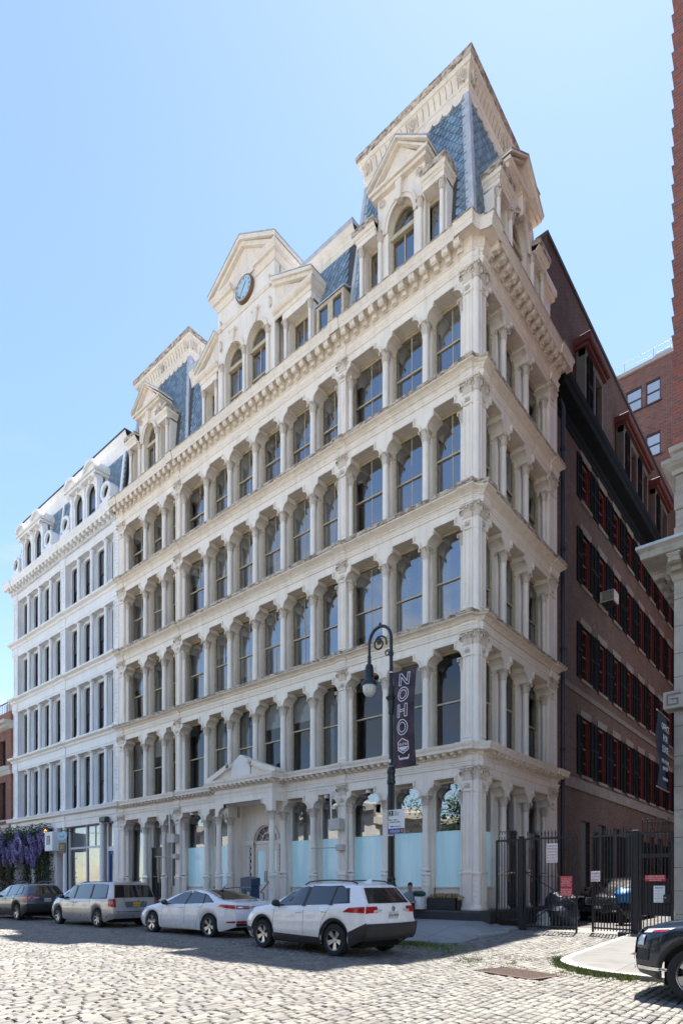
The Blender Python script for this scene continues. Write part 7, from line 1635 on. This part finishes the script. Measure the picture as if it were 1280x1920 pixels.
def plate(name, label, x0, x1, z0, z1, mat, lines, ink, y=YG-.05):
    s_ = thing(name, ((x0+x1)/2,y,z0), label, 'sign'); put('panel', MB().cbox(x0,x1,y-.006,y,z0,z1,.003).mesh('panel', mat), s_); n = len(lines); h = (z1-z0)*.92/n
    for k, ln in enumerate(lines):
        me = tmesh(ln, h*.92, ink, ext=.001); w_ = max(v.co.x for v in me.vertices)-min(v.co.x for v in me.vertices) if me.vertices else 1
        put('lettering', me, s_, M=Matrix.Translation(((x0+x1)/2, y-.009, z1-(z1-z0)*.05-h*(k+.85))) @ RX @ Matrix.Diagonal((min(1.,(x1-x0)*.88/w_),1,1,1)))
plate('notice_sign', 'white notice with red lettering high on the left gate leaf', 2.14, 2.48, 2.28, 2.86, SIGNW, ['STANDPIPE &','SPRINKLER','SIAMESE FOR','643 BROADWAY','IS LOCATED AT','END OF ALLEY'], SIGNR)
plate('notice_sign', 'red notice with white lettering low on the left gate leaf', 2.56, 2.92, 1.26, 1.86, SIGNR, ['THE ALLEY GATE','WILL BE CLOSED','BETWEEN','THE HOURS OF','8 P.M. - 8 A.M.','','PLEASE SEE THE','SECURITY GUARD','AT 643 BROADWAY','FOR ACCESS'], SIGNW)
plate('notice_sign', 'small white notice with red lettering on the middle gate leaf', 3.44, 3.70, 1.70, 2.0, SIGNW, ['NO PARKING','ACTIVE','DRIVEWAY'], SIGNR, YG-.0)
plate('notice_sign', 'red combination auto sprinkler sign on the narrow gate', 4.90, 5.42, 1.70, 1.86, SIGNR, ['COMBINATION AUTO.','SPRINKLER-STANDPIPE','FOR BUILDING'], SIGNW)
plate('paper_notice', 'printed white paper taped to the narrow gate below the red sign', 5.12, 5.40, 1.12, 1.58, SIGNW, ['PERMIT','-----------','-----------','------','-----------','--------'], INK)
# covered bundle behind the fence
TP = thing('tarp_bundle', (2.1,1.6,.2), 'dark blue tarpaulin bundle with pale bags behind the left gate leaf', 'bundle')
def lump(c, r, seed, n=14, m=10):
    random.seed(seed); mb = MB(); mb.ball((0,0,0), (1,1,1), n, m); ph = [random.uniform(0, 6) for _ in range(6)]
    mb.v = [(c[0]+x*r[0]*(1+.16*math.sin(5*y+ph[0])+.12*math.sin(7*z+ph[1])), c[1]+y*r[1]*(1+.15*math.sin(6*z+ph[2])), c[2]+max(-.9,z)*r[2]*(1+.14*math.sin(5*x+ph[3]))) for x, y, z in mb.v]; return mb
put('tarpaulin', lump((2.05,1.7,.78), (.52,.5,.62), 3).mesh('tarpaulin', pm('navy_tarp', (.02,.032,.055), .45, var=.4, bmp=.3, bscale=9)), TP)
put('pale_bag', lump((1.65,1.35,.45), (.22,.2,.36), 5).mesh('pale_bag', pm('pale_plastic', (.42,.44,.47), .4, var=.2)), TP)
CV = thing('covered_scooter', (3.2,4.6,.2), 'scooter under a bright blue cover behind the middle gate leaf', 'scooter')
random.seed(11); put('cover', lump((3.22,4.6,1.22), (.30,.42,.30), 8).mesh('cover', pm('bright_blue_cover', (.03,.20,.48), .5, var=.3), smooth=1.), CV); put('wheel', MB().lathe([(.18,-.05),(.27,-.05),(.27,.05),(.18,.05)], 20, Matrix.Translation((3.22,4.2,.47)) @ Matrix.Rotation(PI/2, 4, 'Y')).mesh('wheel', RUB), CV); put('scooter_body', lump((3.22,4.65,.72), (.22,.5,.32), 9).mesh('scooter_body', BLK, smooth=1.), CV)
random.seed(21)
# ---------------------------------------------------------------- seated man
MN = thing('person', (-2.3,-.55,.76), 'man in grey t-shirt and dark trousers seated on the iron step looking down', 'person')
def skin(joints, edges, name):
    me = bpy.data.meshes.new('tmp'); me.from_pydata([j[0] for j in joints], edges, []); ob = bpy.data.objects.new('tmp', me); C.objects.link(ob)
    md = ob.modifiers.new('s', 'SKIN'); sub_ = ob.modifiers.new('d', 'SUBSURF'); sub_.levels = 2; sub_.render_levels = 2
    for i, j in enumerate(joints): me.skin_vertices[0].data[i].radius = j[1] if hasattr(j[1], '__len__') else (j[1], j[1])
    me.skin_vertices[0].data[0].use_root = True
    dg = bpy.context.evaluated_depsgraph_get(); out = bpy.data.meshes.new_from_object(ob.evaluated_get(dg)); out.name = name
    bpy.data.objects.remove(ob); return out
J = [((0,0,.12),(.16,.13)),((0,.0,.30),(.155,.11)),((0,-.03,.46),(.18,.115)),((0,-.05,.565),(.10,.08)),((0,-.075,.63),.055),((0,-.11,.72),(.075,.09)),((0,-.10,.80),(.072,.085)),
     ((.11,-.06,.08),.10),((.15,-.44,.10),.075),((.16,-.46,-.10),.062),((.16,-.42,-.36),.042),((.17,-.55,-.40),(.04,.03)),
     ((-.11,-.06,.08),.10),((-.14,-.44,.10),.075),((-.15,-.46,-.10),.062),((-.15,-.42,-.36),.042),((-.16,-.55,-.40),(.04,.03)),
     ((.19,-.03,.50),.065),((.26,-.10,.30),.05),((.16,-.30,.20),.038),((.09,-.40,.20),.034),((-.19,-.03,.50),.065),((-.26,-.10,.30),.05),((-.15,-.30,.22),.038),((-.07,-.40,.22),.034)]
E_ = [(0,1),(1,2),(2,3),(3,4),(4,5),(5,6),(0,7),(7,8),(8,9),(9,10),(10,11),(0,12),(12,13),(13,14),(14,15),(15,16),(2,17),(17,18),(18,19),(19,20),(2,21),(21,22),(22,23),(23,24)]
bodym = skin(J, E_, 'body'); SKN = pm('skin', (.36,.21,.15), .6, var=.06); TEE = pm('grey_tee', (.20,.24,.28), .85, var=.12, scale=20); PANT = pm('dark_trousers', (.012,.014,.02), .85); SHOE = pm('dark_shoes', (.03,.03,.03), .6)
for m_ in (SKN, TEE, PANT, SHOE): bodym.materials.append(m_)
for pl in bodym.polygons:
    c_ = pl.center; pl.use_smooth = True
    if c_.z > .60: k = 0
    elif c_.z < -.34: k = 3
    elif c_.z < .17 and not (abs(c_.y+.35) < .12 and c_.z > .15 and abs(c_.x) < .2 and c_.z > .19): k = 2
    elif c_.y < -.13 and c_.z < .30 and c_.z > .155: k = 0
    else: k = 1
    pl.material_index = k
PMx = Matrix.Translation((-2.32,-.42,.80)) @ Matrix.Rotation(.25, 4, 'Z') @ Matrix.Diagonal((1.02,1.02,1.0,1))
po_ = put('body', bodym, MN, M=PMx)
mb = MB(); mb.ball((0,-.085,.815), (.083,.098,.085), 14, 10); mb.v = [(x, y, z if not (y < -.13 and z < .80) else .80+(z-.80)*.2) for x, y, z in mb.v]; put('hair', mb.mesh('hair', pm('black_hair', (.008,.007,.007), .5), smooth=1.), MN, M=PMx)
mb = MB(); mb.ball((0,-.205,.735), (.014,.02,.022), 8, 6)
for s_ in (-1, 1): mb.ball((s_*.078,-.10,.75), (.014,.02,.03), 8, 6)
put('face', mb.mesh('face', SKN, smooth=1.), MN, M=PMx)
mb = MB()
for s_ in (-1, 1): mb.ball((s_*.03,-.190,.758), (.010,.006,.006), 6, 4)
mb.box(-.022,.022,-.203,-.198,.690,.695); put('eyes_and_mouth', mb.mesh('eyes_and_mouth', INK), MN, M=PMx)
mb = MB()
for s_ in (-1, 1):
    for k in range(4): mb.tube([(s_*.075-.0+(k-1.5)*.016,-.42,.215),(s_*.06+(k-1.5)*.015,-.465,.215),(s_*.04+(k-1.5)*.014,-.485,.19)], [.010,.009,.007], 6)
    mb.tube([(s_*.05,-.40,.225),(s_*.02,-.43,.235),(s_*.005,-.455,.235)], [.011,.010,.008], 6)
put('fingers', mb.mesh('fingers', SKN, smooth=1.), MN, M=PMx)
PH = thing('phone', (-1.8,-.9,1.02), 'dark phone held in the seated man\'s hands', 'phone'); put('case', MB().cbox(-.035,.035,-.50,-.49,.17,.31,.003).mesh('case', BLK), PH, M=PMx); put('screen', MB().box(-.031,.031,-.489,-.488,.175,.305).mesh('screen', pm('phone_screen', (.02,.022,.03), .5)), PH, M=PMx)
# ---------------------------------------------------------------- wisteria over the left shop
m_lf, t, b = nodes('vine_leaf'); L(t, ramp(t, rnd(t), [(0,(.012,.030,.012)),(.6,(.03,.065,.022)),(1,(.07,.12,.035))]), b.inputs['Base Color']); b.inputs['Roughness'].default_value = .55
m_bl, t, b = nodes('violet_petal'); L(t, ramp(t, rnd(t), [(0,(.13,.10,.28)),(.6,(.26,.22,.46)),(1,(.50,.45,.68))]), b.inputs['Base Color']); b.inputs['Roughness'].default_value = .6
VN = thing('wisteria', (-33.5,-.5,.5), 'violet wisteria garland with dark leaves draped over the left shopfront', 'plant')
mb = MB()
def lf(x, y, z, s_):
    a, e = random.random()*2*PI, random.uniform(-.9,.9); d = Vector((math.cos(a), math.sin(a), e)).normalized(); u = d.cross(Vector((random.random(),random.random(),1))).normalized()
    p0 = Vector((x,y,z)); mb.add([p0, p0+d*s_*.5+u*s_*.3, p0+d*s_, p0+d*s_*.5-u*s_*.3], [(0,1,2,3)])
for q in range(15000):
    r_ = random.random()
    if r_ < .45: lf(random.uniform(-38.2,-30.3), random.gauss(-.35,.22), min(5.6, random.gauss(4.75,.42)), random.uniform(.09,.18))
    else:
        c_ = random.choice((-37.6,-36.2,-33.9,-31.8,-30.6)); w_ = random.uniform(1.0, 4.6); lf(c_+random.gauss(0,.26), random.gauss(-.32,.15), w_, random.uniform(.09,.17))
put('foliage', mb.mesh('foliage', m_lf), VN)
RCM = []
for k in range(5):
    random.seed(40+k); mb = MB()
    for q in range(110):
        z = -random.random()**.8; r_ = .13*(1-(-z))**.6+.02; a = random.random()*2*PI; x, y = r_*math.cos(a), r_*math.sin(a); s_ = random.uniform(.03,.05)
        mb.add([(x-s_,y,z*.75-s_),(x+s_,y+s_*.5,z*.75-s_*.4),(x+s_*.4,y-s_*.5,z*.75+s_),(x-s_*.3,y+s_,z*.75+s_*.3)], [(0,1,2),(0,3,1),(0,2,3),(1,3,2)])
    RCM.append(mb.mesh('flower_cluster', m_bl))
random.seed(77)
for q in range(60):
    u = random.random(); x = random.uniform(-38.1,-30.3); z = random.gauss(4.7,.42)-.5*(abs(((x+34.2)/1.9) % 2-1) < .5)
    put('flower_cluster', RCM[q % 5], VN, (x, random.uniform(-.85,-.45), min(z, 5.35)), random.random()*6, random.uniform(.7,1.5))
for c_ in (-37.6,-36.2,-33.9,-31.8,-30.6): put('stem', MB().tube([(c_,-.2,.3),(c_+.06,-.25,2.),(c_-.05,-.3,3.6),(c_+.3,-.35,4.8)], [.05,.045,.04,.03], 7).mesh('stem', pm('vine_bark', (.09,.065,.045), .9)), VN)
WR = thing('flower_hoop', (-33.4,-.9,4.4), 'pale round hoop set with violet blossoms on the wisteria', 'decoration')
put('hoop', MB().tube([(-33.6+.52*math.cos(a),-.95,4.25+.52*math.sin(a)) for a in np.linspace(0, 2*PI, 25)], .05, 8).mesh('hoop', pm('lilac_hoop', (.48,.44,.60), .7)), WR)
for q in range(10): a = q*.63; put('flower_cluster', RCM[q % 5], WR, (-33.6+.5*math.cos(a), -1.0, 4.4+.5*math.sin(a)), q, .5)
PT = thing('pink_pot', (-37.3,-1.1,.4), 'terracotta pot of pink flowers at the foot of the wisteria', 'plant')
put('pot', MB().lathe([(.16,.35),(.26,.85),(.29,.86),(.29,.92),(.24,.93)], 16, Matrix.Translation((-36.9,-1.1,0))).mesh('pot', pm('terracotta', (.36,.14,.07), .8)), PT)
mb = MB()
for q in range(260):
    x, y, z = -36.9+random.gauss(0,.24), -1.1+random.gauss(0,.2), random.gauss(1.35,.26); lf_s = .07
    mb.add([(x,y,z),(x+lf_s,y,z+lf_s*.5),(x,y+lf_s,z+lf_s),(x-lf_s*.5,y,z+lf_s)], [(0,1,2,3)])
put('blossom', mb.mesh('blossom', pm('pink_blossom', (.62,.30,.34), .7, rand=.4)), PT)
# small shop things on the white building
AM = thing('amber_beacon', (-30.6,-.35,4.9), 'glowing amber lamp above the wisteria on the white building', 'lamp')
put('bracket', MB().cbox(-30.95,-30.5,-.3,-.02,4.9,5.3,.02).mesh('bracket', BLACKM), AM); put('lamp_lens', MB().lathe([(0,-.06),(.11,-.05),(.14,.0),(.14,.06)], 14, Matrix.Translation((-30.85,-.34,5.1)) @ Matrix.Rotation(PI/2, 4, 'X') @ Matrix.Scale(-1, 4, (0,0,1))).mesh('lamp_lens', pm('amber_glow', (.8,.35,.03), .4, emit=((1,.42,.05), 2.2))), AM)
VB = thing('vent_box', (-28.9,-.3,4.2), 'white boxed wall unit with dark grille beside the shop signs', 'vent'); put('box', MB().cbox(-29.95,-28.9,-.75,.0,3.75,4.95,.02).mesh('box', WHITE), VB); put('grille', MB().box(-29.7,-29.2,-.76,-.75,4.15,4.7).mesh('grille', BLK), VB)
for k in range(6): put('slat', MB().box(-29.7,-29.2,-.775,-.76,4.2+k*.08,4.22+k*.08).mesh('slat', WHITE), VB)
OS = thing('oval_sign', (-27.2,-.9,4.5), 'pale blue oval sign hanging over the shop window', 'sign'); sxc, syc = -27.0, -1.0
OVL = MB().prism(arc(sxc,4.53,.62,.24,0,345,23), syc-.02, syc+.02).mesh('board', pm('sky_blue_sign', (.22,.48,.62), .5)); put('board', OVL, OS); txt(OS,'the shop',.18,sxc,4.47,syc-.026,NAVYI,'CENTER'); put('arm', MB().tube([(sxc-.5,0,4.88),(sxc,syc-.1,4.88),(sxc+.6,syc-.1,4.88)], .018, 6).mesh('arm', BLACKM), OS)
NS = thing('number_sign', (-27.,-1.,3.9), 'black scalloped sign reading 202 in gold below the oval sign', 'sign'); put('board', MB().prism([(sxc-.42,3.62),(sxc-.34,3.52),(sxc+.34,3.52),(sxc+.42,3.62),(sxc+.42,4.06),(sxc+.34,4.16),(sxc-.34,4.16),(sxc-.42,4.06)], syc-.02, syc+.02).mesh('board', INK), NS); txt(NS,'202',.30,sxc,3.80,syc-.026,GOLD,'CENTER'); put('flourish', MB().tube([(sxc-.25,syc-.03,3.66),(sxc,syc-.03,3.72),(sxc+.25,syc-.03,3.64)], .014, 5).mesh('flourish', GOLD), NS)
FL = thing('flood_light', (-23.2,-.4,5.5), 'black flood light over the blue door', 'lamp'); put('housing', MB().cbox(-23.7,-23.1,-.42,-.12,5.2,5.5,.03).mesh('housing', BLACKM), FL); put('bracket', MB().box(-23.45,-23.35,-.15,.05,5.3,5.55).mesh('bracket', BLACKM), FL)
# ================================================================ the other side of the street (mirrored in the glass, fronts made pale and low to bounce more light)
PALEFRONT = pm('pale_bounce_front', (.80,.76,.69), .8)
def across(x0, x1, h, mat, lab, col2):
    o = thing('opposite_building', ((x0+x1)/2,-27,0), lab, 'building'); n = max(2, int((x1-x0)/2.6)); rw = []; z = 1.0
    while z+3.2 < h-1: rw.append((z, z+2.3)); z += 3.9
    wn = [(x0+(x1-x0)*(k+.28)/n, x0+(x1-x0)*(k+.72)/n) for k in range(n)]
    mb = MB(); z = 0
    for zb, zt in rw:
        mb.box(x0,x1,-25.2,-24.8,z,zb); x = x0
        for a, b in wn: mb.box(x,a,-25.2,-24.8,zb,zt); x = b
        mb.box(x,x1,-25.2,-24.8,zb,zt); z = zt
    mb.box(x0,x1,-25.2,-24.8,z,h); mb.box(x0,x1,-36,-25.6,0,h-.3); put('wall', mb.mesh('wall', mat), o)
    mb = MB(); mb.box(x0,x1,-25.2,-24.3,h-.7,h-.2); mb.box(x0,x1,-25.2,-24.5,h-1.1,h-.7); put('cornice', mb.mesh('cornice', col2), o)
    for zb, zt in rw:
        for a, b in wn: put('window', MB().box(a,b,-25.1,-25.05,zb,zt).mesh('window', CGLASS), o)
across(-60,-38,9.0,PALEFRONT,'pale painted row seen only as a reflection at the far left panes',STONE); across(-38,-22,9.,PALEFRONT,'pale stone front across the street, seen mirrored in upper windows',STONE); across(-22,-8,7.6,PALEFRONT,'low painted shop row across the street, seen mirrored in glass',TRIM); across(-8,8,8.4,PALEFRONT,'buff front opposite the entrance, seen mirrored in the second-floor panes',TRIM); across(8,28,8.,PALEFRONT,'pale stone corner house opposite the alley, seen mirrored only',STONE)
def street_tree(x, y, h, lab, seed):
    random.seed(seed); o = thing('street_tree', (x,y,0), lab, 'tree'); put('trunk', MB().tube([(x,y,0),(x+.1,y,h*.25),(x,y+.1,h*.5),(x+.1,y,h*.8)], [.2,.16,.12,.05], 8).mesh('trunk', pm('bark', (.10,.08,.06), .9)), o); mb = MB()
    cl = [(x+random.gauss(0,1.5), y+random.gauss(0,1.2), h*.62+random.gauss(0,h*.17)) for _ in range(24)]
    for q in range(5000):
        c_ = random.choice(cl); p0 = Vector((c_[0]+random.gauss(0,.6), c_[1]+random.gauss(0,.6), c_[2]+random.gauss(0,.5))); d = Vector((random.gauss(0,1),random.gauss(0,1),random.gauss(0,.6))).normalized()*random.uniform(.18,.3); u = d.cross(Vector((0,.3,1))).normalized()*.09
        mb.add([p0, p0+d*.5+u, p0+d, p0+d*.5-u], [(0,1,2,3)])
    put('crown', mb.mesh('crown', pm('tree_leaf', (.06,.12,.03), .6, rand=.4)), o)
street_tree(-2.2,-22.4,10.5,'tall leafy tree across the street mirrored by the lamp post',9); street_tree(5.5,-22.2,9.5,'tree across the street mirrored behind the planter',10); street_tree(-6,-22.6,10.5,'leafy tree across the street mirrored in the frosted shop windows',5); street_tree(-14,-22.8,9.5,'tree across the street mirrored left of the entrance',6); street_tree(1.5,-22.6,11.,'tree across the street mirrored in the corner shop window',8)
